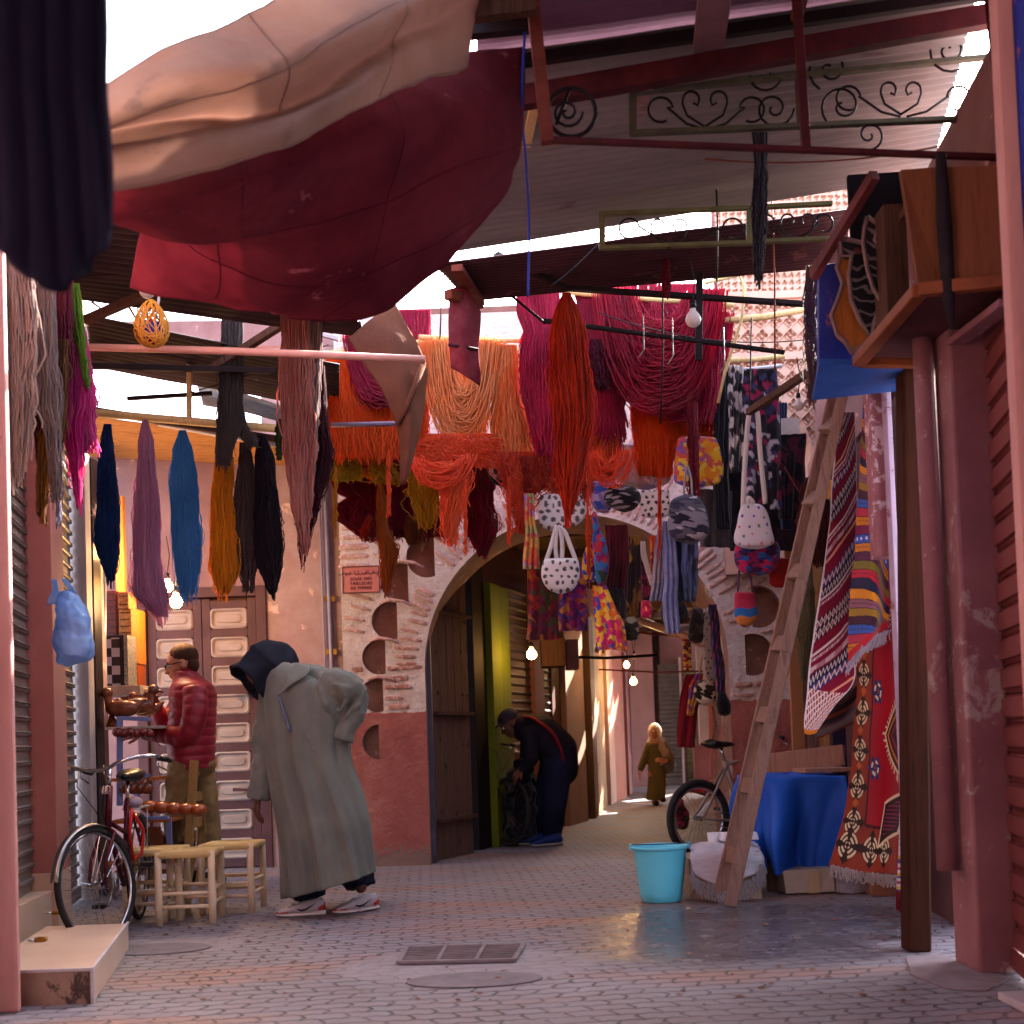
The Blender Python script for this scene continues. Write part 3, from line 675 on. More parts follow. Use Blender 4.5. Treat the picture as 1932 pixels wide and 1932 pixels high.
m = MB(); m.tube([(1.85, 5.28, 3.4), (1.85, 5.28, .42)], .045, 12); tag(m.build('drainpipe', pillar_pink, smooth=True), 'rose painted drainpipe running down the pink pillar', 'pipe')
m = MB(); p0 = gp(1745, 1795); m.bar((p0.x-.03, 5.72, 0), (1.95, 5.72, 3.0), .11, .12, up=(0, 1, 0)); tag(m.build('post', brown_wood, bevel=.012), 'dark brown wooden post standing by the edge of the red rug', 'post')
m = MB(); m.bx((1.915, 6.02, 0), (1.94, 6.1, 3.1)); tag(m.build('post', M('lilac_post', 'c0b0c8', 'a89ab4', .5, scale=3, bump=.15, spots='8a4f52', spot_amt=.55), bevel=.004), 'thin lilac edged post between the rugs and the brown post', 'post')
m = MB(); m.bx((1.86, 6.1, 1.9), (1.955, 6.22, 3.1)); tag(m.build('post', M('flaked_pink', '8f5a60', 'a06c70', .7, scale=5, bump=.4, spots='d5c3cc', spot_amt=.54), bevel=.004), 'flaking mauve pillar with pale chips right of the long striped rug', 'post')
m = MB(); m.prism([(1.68, 4.85, 0), (1.82, 4.8, 0), (1.98, 5.0, 0), (1.9, 5.6, 0), (1.72, 5.5, 0), (1.63, 5.15, 0)], (0, 0, .009)); tag(m.build('stone_patch', M('cement', '8c8084', '766a6c', .8, scale=5, bump=.5, bscale=25), bevel=.01), 'rough cement slab at the foot of the pink pillar', 'cement slab')
m = MB(); m.bx((1.80, 4.14, 0), (2.2, 4.66, .03)); tag(m.build('threshold', M('white_marble', 'c4bcc0', 'b2a8ac', .3, scale=3, bump=.05), bevel=.004), 'white marble threshold in the bottom right corner', 'doorstep')
wline('wall', (2.26, 6.3), (2.62, 10.45), 0, 3.0, .25, maroon_wood, 'maroon painted inner wall behind the hanging rugs', side=-1)
wline('wall', (2.02, 4.1), (2.62, 10.15), 3.05, 3.9, .3, rose_plaster, 'rose plaster upper wall over the shops on the right', side=-1)
wline('house', (4.6, 7.5), (4.7, 10.9), 0, 4.8, .5, pink_plaster, 'pink house set back behind the shops on the right', 'house', side=-1)
# vertical boards beside the arch, behind the hanging rugs
def boards():
    r = thing('board_wall', 'brown and tan vertical boards between the arch and the rugs', 'board wall', (2.3, 9.4, 0))
    cols = ['8a6248', 'a8764e', '6a4436', '9a6a44', '4c4048', 'b58a5a', '7c5240']
    x = 1500
    for i in range(9):
        x2 = x+random.choice((16, 20, 26)); p = at(x, 1500, 9.4); q = at(x2, 1500, 9.4); m = MB(); m.bx((p.x, 9.4, 0), (q.x-.006, 9.44, 3.0))
        m.build('board', wood('board_'+cols[i % 7], cols[i % 7], cols[(i+3) % 7], 2, .7), r, bevel=.004); x = x2
boards()
# carved plaster house front above the arch on the right
def carved():
    Y = 10.2; p0, p1 = at(1352, 500, Y), at(1720, 1000, Y); X0, X1, Z0, Z1 = p0.x, p1.x, p1.z-.3, 5.75
    nx, nz = 250, 430; V = np.zeros((nz, nx, 3)); xs = np.linspace(X0, X1, nx); zs = np.linspace(Z0, Z1, nz); XX, ZZ = np.meshgrid(xs, zs)
    P = .12; u = (XX/P) % 1-.5; v = (ZZ/P) % 1-.5; r = np.hypot(u, v); a = np.arctan2(v, u)
    star = (r < .30+.12*np.cos(4*a)) & (r > .10); lat = (np.abs(np.abs(u)+np.abs(v)-.5) < .07)
    h = np.where(star, -.035, 0)+np.where(lat, .012, 0)
    u2 = (XX/.06) % 1-.5; v2 = (ZZ/.06) % 1-.5; fine = np.where(np.hypot(u2, v2) < .3+.1*np.sin(3*np.arctan2(v2, u2)+XX*9), -.028, .0)
    zt = (ZZ > 4.75); h = np.where(zt, fine, h)
    for zb in (4.72, 5.0, 4.2): h = np.where(np.abs(ZZ-zb) < .035, .03, h)
    # pointed blind arches
    for cx, cz in ((at(1425, 700, Y).x, at(1425, 700, Y).z), (at(1500, 700, Y).x+.55, at(1425, 700, Y).z-.1)):
        dx = np.abs(XX-cx); top = cz-dx*1.4-.10*np.abs(np.sin(dx*16)); ins = (ZZ < top) & (dx < .42); rim = (ZZ < top+.07) & (dx < .49) & ~ins
        h = np.where(ins, -.16, h); h = np.where(rim, .035, h)
    V[..., 0] = XX; V[..., 1] = Y-h; V[..., 2] = ZZ
    idx = np.arange(nx*nz).reshape(nz, nx); Q = np.stack([idx[:-1, :-1], idx[:-1, 1:], idx[1:, 1:], idx[1:, :-1]], -1).reshape(-1, 4)
    o = np_mesh('carved_facade', V.reshape(-1, 3), Q, M('carved_plaster', 'd8b4a0', 'c8a08c', .85, scale=3, bump=.3), None, False)
    tag(o, 'peach coloured plaster house front carved with lace like patterns, above the arch on the right', 'carved house front')
    m = MB(); m.bx((X0+.01, Y+.2, Z0), (X1, 10.44, Z1-.01)); m.build('wall_core', rose_plaster, o)
carved()

# ================================================================== the alley behind the arch
AP = [(-.42, 11.46), (.9, 15.5), (1.33, 18.4), (2.15, 22.5)]
def alleyX(Y): return float(np.interp(Y, [p[1] for p in AP], [p[0] for p in AP]))
def alleyY(x, z=1.0):
    lo, hi = 11.46, 22.5
    for _ in range(40):
        mid = (lo+hi)/2; d = ray(x, 1400); X = d.x/d.y*mid
        if X > alleyX(mid): lo = mid
        else: hi = mid
    return (lo+hi)/2
def amat(c, k=.8, met=0): return M('alley_'+c, c, tuple(v*k for v in lin(c)[:3]), .7, metal=met, scale=3, bump=.25, spots=tuple(min(1, v*1.5) for v in lin(c)[:3]), spot_amt=.66)
copper = M('copper', 'b05a2a', '8a3c18', .3, metal=.9, bump=.1)
def strip(x0, x1, c, z1=2.75, out=.0, name='wall', label=None, cat='wall', mat=None, z0=0, depth=.25):
    Y0, Y1 = alleyY(x0), alleyY(x1); a = Vector((alleyX(Y0), Y0, z0)); b = Vector((alleyX(Y1), Y1, z0)); d = (b-a).normalized(); n = Vector((-d.y, d.x, 0))
    m = MB(); m.prism([a-n*out, b-n*out, b+n*depth, a+n*depth], (0, 0, z1-z0)); o = m.build(name, mat or amat(c), bevel=.006); tag(o, label, cat); return o
strip(899, 922, '1c1012', label='dark doorway board just behind the parked alley bicycle', cat='board')
strip(922, 940, '5f6c12', 2.6, .07, 'post', 'bright yellow green post, nearer of the two in the alley', 'post')
strip(943, 960, '566410', 2.6, .05, 'post', 'yellow green post, farther of the two in the alley', 'post')
def ashut(x0, x1, mat, label, z1=2.6):
    Y0, Y1 = alleyY(x0), alleyY(x1); return shutter('roller_shutter', (alleyX(Y0), Y0), (alleyX(Y1), Y1), .02, z1, mat, label, .09, .02, 1, 'roller shutters along the covered alley')
brown_slat = M('brown_slat', '6a5448', '564238', .5, metal=.3, scale=2, bump=.1)
ashut(961, 1004, brown_slat, 'dark brown roller shutter behind the bent man in the alley')
strip(1004, 1021, '8a5a54', 2.6, .06, 'pilaster', 'mauve pilaster beside the round glowing lamp in the alley', 'pilaster')
ashut(1021, 1040, brown_slat, 'narrow brown roller shutter under the dark board box')
strip(1040, 1056, '5a3024', 2.5, .03, 'post', 'maroon wooden post left of the beige alley pilaster', 'post')
strip(1057, 1092, '9a7a60', 2.5, .09, 'pilaster', 'wide beige pilaster with scalloped edge in the alley', 'pilaster')
strip(1093, 1104, '2c2018', 2.5, .02, 'board', 'dark board right of the beige alley pilaster', 'board')
strip(1104, 1112, '6a4a30', 2.6, .1, 'post', 'slim brown post by the tall bright slit of light', 'post')
strip(1112, 1124, 'b5864a', 2.7, .08, 'post', 'golden tan post, nearer of a pair in the alley', 'post')
strip(1126, 1136, 'a87c48', 2.7, .05, 'post', 'golden tan post, farther of a pair in the alley', 'post')
strip(1137, 1148, 'c9a49c', 2.5, .1, 'pilaster', 'pale pink pilaster just before the orange one in the alley', 'pilaster')
strip(1148, 1168, 'b8543a', 2.5, .1, 'pilaster', 'bright orange red pilaster halfway down the alley', 'pilaster')
strip(1168, 1176, '6c3238', 2.4, .03, 'board', 'maroon door board right behind the orange red pilaster', 'board')
strip(1176, 1181, 'a86a6c', 2.5, .08, 'pilaster', 'thin rose pilaster between two maroon boards', 'pilaster')
strip(1181, 1190, '6c3238', 2.4, .03, 'board', 'maroon door board before the far grey shutter', 'board')
ashut(1190, 1207, M('far_slat', '7c7068', '6a5e58', .5, metal=.3, bump=.1), 'grey roller shutter at the far left end of the alley', 2.4)
wline('wall', (alleyX(11.46)-.3, 11.46), (alleyX(15.5)-.1, 15.5), 2.6, 3.3, .2, amat('6a3e38'), 'dark rose wall band over the near alley shutters')
wline('wall', (alleyX(15.5)-.05, 15.5), (alleyX(22.5), 22.5), 2.4, 3.3, .2, amat('9a5650'), 'rose wall band over the far alley doors')
m = MB(); p = at(1020, 1204, 12.9); q = at(1068, 1256, 12.9); m.bx((p.x, 12.9, q.z), (q.x, 13.3, p.z)); tag(m.build('board_box', dark_wood, bevel=.01), 'dark box mounted high on the alley wall beside the round lamp', 'box')
m = MB(); p = at(1068, 1206, 13.4); q = at(1093, 1262, 13.4); m.bx((p.x, 13.4, q.z), (q.x, 13.7, p.z)); tag(m.build('wall_box', amat('a88078'), bevel=.01), 'pale pink box high on the alley wall right of the dark box', 'box')
# far end
def fbox(x0, x1, y0, y1, Y, c, name, label, cat, mat=None, t=.15):
    p = at(x0, y0, Y); q = at(x1, y1, Y); m = MB(); m.bx((p.x, Y, max(q.z, 0)), (q.x, Y+t, p.z)); return tag(m.build(name, mat or amat(c)), label, cat)
YF = 24.6
fbox(1100, 1400, 1080, 1530, YF+.3, '5a4440', 'wall', 'dim back wall closing the end of the alley', 'wall')
fbox(1150, 1242, 1100, 1520, YF+.02, '9a7068', 'wall', 'mauve wall at the far end of the alley, left of the last shutter', 'wall')
p, q = at(1241, 1268, YF), at(1284, 1268, YF)
shutter('roller_shutter', (p.x, YF), (q.x, YF), .02, 2.4, M('end_slat', '6e6058', '5c5048', .5, metal=.3, bump=.1), 'wide grey brown roller shutter closing the far end of the alley', .09, .02, 1, 'roller shutters along the covered alley')
fbox(1240, 1290, 1100, 1270, YF+.04, '6a4640', 'wall', 'rose wall above the far end shutter', 'wall')
fbox(1284, 1292, 1240, 1520, YF-.1, 'b0948c', 'post', 'pale post right of the far end shutter', 'post')
p, q = at(1292, 1268, YF), at(1309, 1268, YF)
shutter('roller_shutter', (p.x, YF+.1), (q.x, YF+.1), .02, 2.3, M('olive_slat', '6a6a50', '58583e', .5, metal=.3, bump=.1), 'narrow olive roller shutter at the far end behind the hanging red scarf', .09, .02, 1, 'roller shutters along the covered alley')
fbox(1309, 1400, 1100, 1405, YF-.6, 'a8887a', 'wall', 'pale upper wall behind the hanging scarves at the alley end', 'wall')
fbox(1309, 1345, 1405, 1520, YF-.62, '7a4440', 'wall_dado', 'maroon lower wall at the alley end behind the black and white bag', 'wall')
# right alley side
def rstrip(x0, x1, Y0, Y1, c, z1, name, label, cat):
    a = ray(x0, 1400); b = ray(x1, 1400); A = Vector((a.x/a.y*Y0, Y0, 0)); B = Vector((b.x/b.y*Y1, Y1, 0)); m = MB()
    m.prism([A, B, B+Vector((.3, 0, 0)), A+Vector((.3, 0, 0))], (0, 0, z1)); return tag(m.build(name, amat(c), bevel=.005), label, cat)
rstrip(1346, 1338, 18.5, 20.5, '8a3c38', 2.35, 'pilaster', 'dark red pilaster on the right side of the alley', 'pilaster')
rstrip(1362, 1347, 15.5, 18.4, 'a8703a', 2.35, 'post', 'ochre wooden door on the right side of the alley', 'door')
rstrip(1385, 1363, 11.5, 15.4, '8a4c48', 2.9, 'wall', 'rose wall just behind the right pier of the arch', 'wall')
# old wooden gate leaf folded back inside the arch
def gate():
    root = thing('wooden_gate', 'old dark plank gate leaf folded back inside the left of the arch', 'gate', (-.5, 11.0, 0))
    a = Vector((-.70, 10.8, 0)); b = Vector((-.40, 11.42, 0)); d = b-a; n = 5
    for i in range(n):
        p = a+d*(i/n); q = a+d*((i+.94)/n); o = Vector((-.05, .02, 0)); m = MB(); m.prism([p, q, q+o, p+o], (0, 0, 2.35+.09*i)); m.build('plank', old_dark, root, bevel=.006)
    for z in (.35, 1.3, 2.2): m = MB(); m.bar(a+Vector((.02, -.02, z)), b+Vector((.02, -.02, z)), .06, .03); m.build('ledge', dark_wood, root)
old_dark = wood('old_dark_planks', '3e2c26', '6a5042', 2, .85, spots='2a1c18', spot_amt=.6)
gate()
m = MB(); m.bx((-.76, 10.6, 0), (-.70, 10.72, 2.2)); tag(m.build('post', M('slate_post', '56525e', '44404c', .5, bump=.2), bevel=.004), 'slate grey strip post just inside the left of the arch', 'post')
m = MB(); m.bx((-.9, 11.46, 0), (-.45, 11.6, 3.1)); tag(m.build('board', dark_wood), 'dark inner wall behind the plank gate leaf', 'board')
# alley roof: reed mat laid on rafters, with holes placed to throw sun patches where wanted
def alley_roof():
    root = thing('alley_roof', 'dark reed and board roof covering the alley behind the arch', 'roof', (2, 18, 3.2))
    holes = []
    S = SUN_DIR/SUN_DIR.z
    def want(P, r):
        P = Vector(P); q = P+S*(3.2-P.z); holes.append((q.x, q.y, r[0], r[1]))
    hd = at(1238, 1376, 18.15); want(hd, (.3, .42)); want(hd+Vector((.16, 0, -.25)), (.24, .3))
    for x, yy, r in ((1108, 1385, (.16, .8)), (1143, 1375, (.16, .6)), (1143, 1320, (.12, .2)), (1200, 1335, (.25, .4)), (1207, 1300, (.2, .3)), (1047, 1328, (.3, .2)), (1215, 1500, (.5, 1.0)), (1180, 1508, (.5, .8))):
        if yy > 1450: P = gp(x, yy)
        else:
            Yq = alleyY(x)-.12; P = at(x, yy, Yq)
        want(P, r)
    n = 0; m = MB(); x0, x1, y0, y1, c = -1.6, 7.2, 11.5, 26.5, .08
    nx, ny = int((x1-x0)/c), int((y1-y0)/c); V = []; Q = []; vid = {}
    def vv(i, j):
        if (i, j) not in vid: vid[(i, j)] = len(V); V.append((x0+i*c, y0+j*c, 3.2+.03*math.sin(i*1.3)+.02*noise.noise(Vector((i*.3, j*.3, 0)))))
        return vid[(i, j)]
    for i in range(nx):
        for j in range(ny):
            X, Yc = x0+(i+.5)*c, y0+(j+.5)*c
            if any(((X-hx)/rx)**2+((Yc-hy)/ry)**2 < 1+.3*noise.noise(Vector((X*6, Yc*6, 1))) for hx, hy, rx, ry in holes): continue
            Q.append((vv(i, j), vv(i+1, j), vv(i+1, j+1), vv(i, j+1)))
    o = np_mesh('reed_mat', V, Q, wood('reed', '4a3424', '7a5a34', 1, .9, scale=2), root, False); solid(o, .03)
    for k in range(9):
        y = 12.2+k*1.45; m = MB(); m.bar((-1.2, y, 3.12), (6.5, y+.2, 3.1), .08, .1); m.build('rafter', dark_wood, root)
alley_roof()
wline('wall', (3.3, 11.5), (5.6, 24.6), 0, 3.25, .2, rose_plaster, 'rose wall along the right side of the covered alley', side=-1)
# lamps
def bulb(c, r, label, power=0, wire=.5, name='light_bulb', col='fff0c8'):
    root = thing(name, label, 'light bulb', c); c = Vector(c)
    m = MB(); m.lathe(c, [(r*.35, r*1.5), (r*.42, r*1.1), (r*.9, r*.45), (r, 0), (r*.85, -r*.55), (r*.45, -r*.9), (.001, -r)], 16)
    gm_ = emit('lit_bulb', col, power) if power else glass_bulb; m.build('glass', gm_, root, True)
    m = MB(); m.tube([c+Vector((0, 0, r*1.4)), c+Vector((0, 0, r*2.4))], r*.42, 10); m.build('socket', black_plastic, root, True)
    m = MB(); m.tube([c+Vector((0, 0, r*2.3)), c+Vector((.02, .01, r*2.3+wire*.5)), c+Vector((0, 0, r*2.3+wire))], .004, 5); m.build('wire', black_plastic, root)
    return root
def lamp(c, watts, radius=.04, col=(1, .66, .32)):
    l = bpy.data.lights.new('bulb_light', 'POINT'); l.energy = watts; l.color = col; l.shadow_soft_size = radius; o = bpy.data.objects.new('bulb_light', l); COL.objects.link(o); o.location = c; return o
glass_bulb = M('opal_glass', 'd8ccc8', 'c8bcb8', .25, bump=0)
c = at(1003, 1235, 12.2); bulb(c, .05, 'round glowing orange lamp on the left of the alley', 14, .5, col='ffb860'); lamp(c+Vector((.05, -.12, -.02)), .25)
c = at(1122, 1262, 15.5); lamp(c+Vector((.35, -.6, 0)), 2.4); bulb(c+Vector((.35, -.6, 0)), .035, 'small lit bulb hanging over the golden alley posts', 12, .4)
c = at(1195, 1286, 18.4); bulb(c, .05, 'lit bulb in a bright bracket by the far rose wall', 14, .5); lamp(c+Vector((.1, -.2, -.1)), 2.5)
for i, (x, y, Y) in enumerate(((1127, 1226, 14), (1197, 1240, 17), (1138, 1240, 15.5))):
    bulb(at(x, y, Y), .035, ['unlit bulb on the cross wire nearest the arch', 'tiny unlit bulb above the far bracket', 'small unlit bulb by the pink alley wall'][i], 0, .3)
# rods and wires across the alley
for i, (a, b, Y, t, lb) in enumerate((((1050, 1239), (1240, 1236), 13.5, .018, 'black rod across the alley carrying unlit bulbs'), ((1130, 1263), (1350, 1266), 16, .012, 'thin brown rod across the alley behind the black rod'), ((1130, 1184), (1330, 1200), 14, .016, 'rusty rod under the alley roof, highest of three'))):
    m = MB(); m.tube([at(a[0], a[1], Y), at((a[0]+b[0])/2, (a[1]+b[1])/2+4, Y+.1), at(b[0], b[1], Y)], t, 6); tag(m.build('rod', rust_metal if i else black_metal, smooth=True), lb, 'rod')
m = MB(); m.tube([at(1180, 1160, 14.5), at(1330, 1215, 11.9)], .045, 10); tag(m.build('roof_pipe', M('pale_pipe', 'c8a09c', 'a88482', .4, bump=.1), smooth=True), 'pale pink pipe slanting under the alley roof towards the bead strings', 'pipe')
# ================================================================== roofs overhead
def corr(name, corners, pitch, amp, mat, label, n=None, t=.004, cat='roof', along='u', kind=None, parent=None):
    """corrugated sheet: corners (4 points: A near-left, B near-right, C far-right, D far-left); ridges run A->B when along='u'"""
    A, B, C_, D = [Vector(c) for c in corners]; L = ((D-A).length+(C_-B).length)/2 if along == 'u' else (B-A).length
    k = int(L/pitch*6); nu = 14; V = []; nrm = (B-A).cross(D-A).normalized()
    for i in range(k+1):
        s = i/k
        for j in range(nu+1):
            u = j/nu
            if along == 'u': p = (A*(1-u)+B*u)*(1-s)+(D*(1-u)+C_*u)*s
            else: p = (A*(1-s)+B*s)*(1-u)+(D*(1-s)+C_*s)*u
            V.append(p+nrm*(amp*math.sin(s*L/pitch*2*math.pi)+.012*noise.noise(p*1.5)))
    idx = np.arange((k+1)*(nu+1)).reshape(k+1, nu+1); Q = np.stack([idx[:-1, :-1], idx[1:, :-1], idx[1:, 1:], idx[:-1, 1:]], -1).reshape(-1, 4)
    o = np_mesh(name, [tuple(v) for v in V], Q, mat, parent, True); solid(o, t)
    if label: tag(o, label, cat)
    return o
roof_white = M('roof_white', '8a8480', '6e6866', .6, scale=1.5, bump=.15, spots='6a5a58', spot_amt=.64, stretch=(.4, 2, 1))
roof_mauve = M('roof_mauve', '7d5c74', '6a4c62', .6, scale=1.5, bump=.15)
roof_dark = M('roof_dark', '4a2a30', '382026', .7, scale=2, bump=.3, spots='5e3c3c', spot_amt=.6)
corr('corrugated_roof', pr([(900, -230, 4.0), (2080, -300, 4.0), (2080, -60, 5.25), (900, 105, 5.25)]), .05, .008, roof_mauve, 'mauve corrugated metal roof nearest the viewer, upper right')
corr('corrugated_roof', pr([(820, 118, 5.12), (1850, -30, 5.12), (1755, 330, 7.1), (820, 478, 7.0)]), .07, .009, roof_white, 'pale grey corrugated roof over the right half of the street')
corr('corrugated_roof', pr([(820, 500, 7.3), (1600, 395, 7.3), (1600, 505, 8.35), (885, 566, 8.35)]), .07, .01, roof_dark, 'dark maroon corrugated canopy just above the hanging yarns')
# rafters and beams
def beam(a, b, w_, t_, mat, label, cat='beam', name='beam', parent=None, up=(0, 0, 1)):
    m = MB(); m.bar(at(*a), at(*b), w_, t_, up=up); o = m.build(name, mat, parent, bevel=.003)
    if label: tag(o, label, cat)
    return o
beam((985, 185, 5.15), (1900, 25, 5.15), .06, .09, maroon_metal, 'long dark red beam crossing under the pale corrugated roof')
beam((880, 22, 4.6), (1010, 5, 4.6), .05, .08, dark_wood, 'short dark beam beside the top corner of the tan awning')
beam((885, 60, 4.9), (1000, 48, 4.9), .05, .05, black_metal, 'short black purlin below the dark beam at the top')
beam((880, 130, 5.15), (1900, -18, 5.15), .04, .05, black_metal, 'black purlin along the edge of the mauve roof')
beam((1010, 118, 5.6), (1640, 42, 5.6), .05, .03, green_metal, 'pale green purlin between the mauve and the pale roof')
for i, (a, b) in enumerate((((1335, 100, 5.2), (1350, -20, 4.5)), ((1500, 40, 5.2), (1520, -30, 4.6)))):
    beam(a, b, .13 if i == 0 else .05, .03, rust_metal if i else M('mauve_board', '8a6668', '74545a', .8), ['mauve board strut under the mauve roof', 'thin rusty strut under the mauve roof'][i])
struts = [((1218, 150, 5.5), (1150, 400, 7.0), .085, 'peeling pinkish roof strut, left of the green scroll grille'), ((1010, 190, 5.4), (968, 398, 7.0), .045, 'sunlit pale strut at the edge of the maroon awning'), ((1440, 250, 6.2), (1395, 345, 7.0), .07, 'dark roof strut behind the hanging black cloth')]
for i, (a, b, wd, lb) in enumerate(struts):
    beam(a, b, wd, .02, [M('peel_pink', '9c7a78', '7f5f60', .8, scale=8, bump=.4, spots='4a3434', spot_amt=.58), straw_wood, rust_metal][i], lb)
for i, (a, b) in enumerate((((985, 300, 6.3), (1195, 268, 6.3)), ((1000, 385, 6.9), (1190, 350, 6.9)), ((1000, 345, 6.6), (1150, 330, 6.6)), ((990, 248, 5.9), (1330, 200, 5.9)))):
    beam(a, b, .03, .02, rust_metal, ['rusty roof purlin, second from the front', 'rusty roof purlin, rearmost', 'thin rusty purlin beside the wire loops', 'rusty roof purlin, nearest the front'][i])
# awning frame of rusty angle iron
fr = thing('awning_frame', 'rusty red angle iron awning frame hanging under the roof', 'awning frame', at(1030, 260, 4.7))
def fb(a, b, w_=.035, mat=maroon_metal): m = MB(); m.bar(at(*a), at(*b), w_, w_*.8); m.build('frame_bar', mat, fr, bevel=.002)
fb((1003, -20, 4.7), (1033, 270, 4.7), .05, rust_metal); fb((1033, 264, 4.7), (1905, 298, 4.7), .026); fb((1503, -10, 4.7), (1521, 288, 4.7), .035); fb((1868, -10, 4.7), (1902, 300, 4.7), .04)
fb((1520, 288, 4.7), (1497, -10, 5.1), .02)
# scroll grilles
def spiral(cx, cy, r, a0, turns, Y, cw=1, n=26, r1=.12):
    return [at(cx+(r*(1-t)+r*r1*t)*math.cos(a0+cw*t*turns*2*math.pi), cy+(r*(1-t)+r*r1*t)*math.sin(a0+cw*t*turns*2*math.pi), Y) for t in np.linspace(0, 1, n)]
def grille(label, bars, scrolls, mat, Y, w_=.03, r=.006):
    root = thing('scroll_grille', label, 'iron grille', at(bars[0][0][0], bars[0][0][1], Y), 'wrought iron scroll grilles overhead')
    for a, b in bars:
        m = MB(); m.bar(at(a[0], a[1], Y), at(b[0], b[1], Y), w_, w_*.6); m.build('frame_bar', mat, root, bevel=.002)
    for sc_ in scrolls:
        m = MB(); m.tube(sc_, r, 5); m.build('scroll', black_metal, root, True)
    return root
Y = 5.6
def heart(cx, cy, s, Y, slope=-.03):
    out = []
    for sg in (-1, 1):
        a = spiral(cx+sg*s*.42, cy-s*.28, s*.2, math.pi*(1.0 if sg > 0 else 0), 1.2, Y, -sg)
        out.append([at(cx, cy+s*.55, Y), at(cx+sg*s*.55, cy+s*.2, Y), at(cx+sg*s*.68, cy-s*.15, Y)]+[at(cx+sg*s*(.42+.25*math.cos(t)), cy-s*(.28+.25*math.sin(t)), Y) for t in np.linspace(0, math.pi, 8)]+[at(cx+sg*s*.22, cy-s*.1, Y), at(cx+sg*s*.36, cy-s*.18, Y)])
    return out
def sweep(x0, x1, cy, s, Y):
    out = []
    for sg, xx in ((1, x0), (-1, x1)):
        out.append([at((x0+x1)/2-sg*6, cy+s*.5, Y), at(xx+sg*(x1-x0)*.33, cy+s*.35, Y), at(xx+sg*(x1-x0)*.16, cy-s*.15, Y)]+[at(xx+sg*s*(.35+.38*math.cos(t)), cy-s*.08+s*.38*math.sin(-t), Y) for t in np.linspace(.2, 5.2, 14)])
    return out
scr = sweep(1225, 1440, 212, 62, Y)+heart(1330, 205, 62, Y)+[spiral(1460, 205, 38, 0, 1.6, Y), spiral(1440, 140, 36, 0, 1.4, Y), spiral(1565, 130, 42, 2, 1.5, Y), spiral(1590, 200, 44, 2, 1.4, Y), spiral(1640, 255, 30, 2, 1.4, Y, -1)]+sweep(1580, 1830, 190, 60, Y)+heart(1700, 185, 56, Y)+[spiral(1790, 95, 42, 1, 1.7, Y)]
grille('green edged scroll grille hanging in front of the pale corrugated roof', [((1190, 175), (1860, 108)), ((1190, 252), (1870, 222)), ((1194, 170), (1194, 256)), ((1506, 140), (1512, 240))], scr, green_metal, Y, .035)
Y2 = 6.6
scr = heart(1262, 440, 50, Y2)+heart(1505, 428, 46, Y2)+sweep(1170, 1400, 435, 50, Y2)+sweep(1430, 1570, 425, 44, Y2)
grille('olive green rectangular scroll grille above the crimson yarn', [((1132, 404), (1420, 392)), ((1132, 468), (1418, 458)), ((1136, 400), (1136, 472)), ((1414, 390), (1414, 462)), ((1420, 392), (1570, 384)), ((1420, 457), (1570, 450))], scr, olive_metal, Y2, .035)
m = MB(); m.tube(spiral(1078, 212, 46, 0, 1, 4.75, 1, 30, 1.0), .009, 6); m.tube(spiral(1070, 212, 30, 0, 1.7, 4.75), .006, 5); m.tube([at(1050, 235, 4.75), at(1075, 165, 4.75)], .008, 5)
tag(m.build('iron_ring_scroll', black_metal, smooth=True), 'round black iron ring with a spiral inside, right of the rusty post', 'iron ring')
# black bracket under the dark canopy with its cross bars
br = thing('canopy_bracket', 'black iron canopy bracket with two long bars in front of the crimson yarn', 'bracket', at(1355, 560, 7.9))
for a, b, w_ in (((1060, 543, 7.95), (1520, 574, 7.9), .05), ((1025, 605, 7.9), (1480, 665, 7.9), .038), ((965, 558, 8.0), (1028, 610, 7.9), .03), ((1320, 515, 7.9), (1318, 680, 7.9), .045), ((935, 480, 7.6), (1070, 545, 7.95), .05)):
    m = MB(); m.bar(at(*a), at(*b), w_, w_*.6); m.build('bracket_bar', black_metal, br, bevel=.003)
for i, (x, y) in enumerate(((1213, 600), (1268, 612), (1365, 630))):
    m = MB(); m.tube([at(x, y-12, 7.85), at(x+2, y+60, 7.85), at(x-8, y+75, 7.85)], .005, 5); m.build('hook', steel, br, True)
beam((845, 555, 7.6), (905, 575, 7.9), .06, .06, rust_metal, 'reddish beam end poking out below the dark canopy')
beam((862, 505, 7.3), (905, 572, 8.2), .07, .04, rust_metal, 'rusty canopy edge beam above the small maroon flag')

# ---- cabinet, bracket board and blue shelf, upper right
cab = thing('hanging_cabinet', 'orange brown wooden cabinet mounted high on the right wall', 'cabinet', at(1750, 600, 5.6))
m = MB(); a, b, c, d = at(1615, 675, 5.6), at(1745, 680, 5.6), at(1905, 545, 4.6), at(1730, 545, 4.7)
m.prism([a, b, c, d], (0, 0, .03)); m.build('bottom_board', M('cab_under', '5a3230', '47282a', .7, bump=.2), cab)
m = MB(); m.bar(at(1620, 682, 5.6), at(1735, 548, 4.66), .06, .05); m.bar(at(1735, 548, 4.66), at(1905, 530, 4.5), .05, .05); m.bar(at(1620, 684, 5.61), at(1748, 686, 5.6), .05, .04); m.build('edge_moulding', M('moulding', '8a4c28', '743c20', .6), cab, bevel=.006)
m = MB(); m.prism([at(1700, 320, 4.7), at(1772, 315, 4.66), at(1780, 548, 4.66), at(1735, 548, 4.66)], (0, .03, 0)); m.prism([at(1780, 315, 4.62), at(1895, 312, 4.5), at(1900, 540, 4.5), at(1785, 546, 4.62)], (0, .03, 0)); m.build('front_panel', cab_wood, cab)
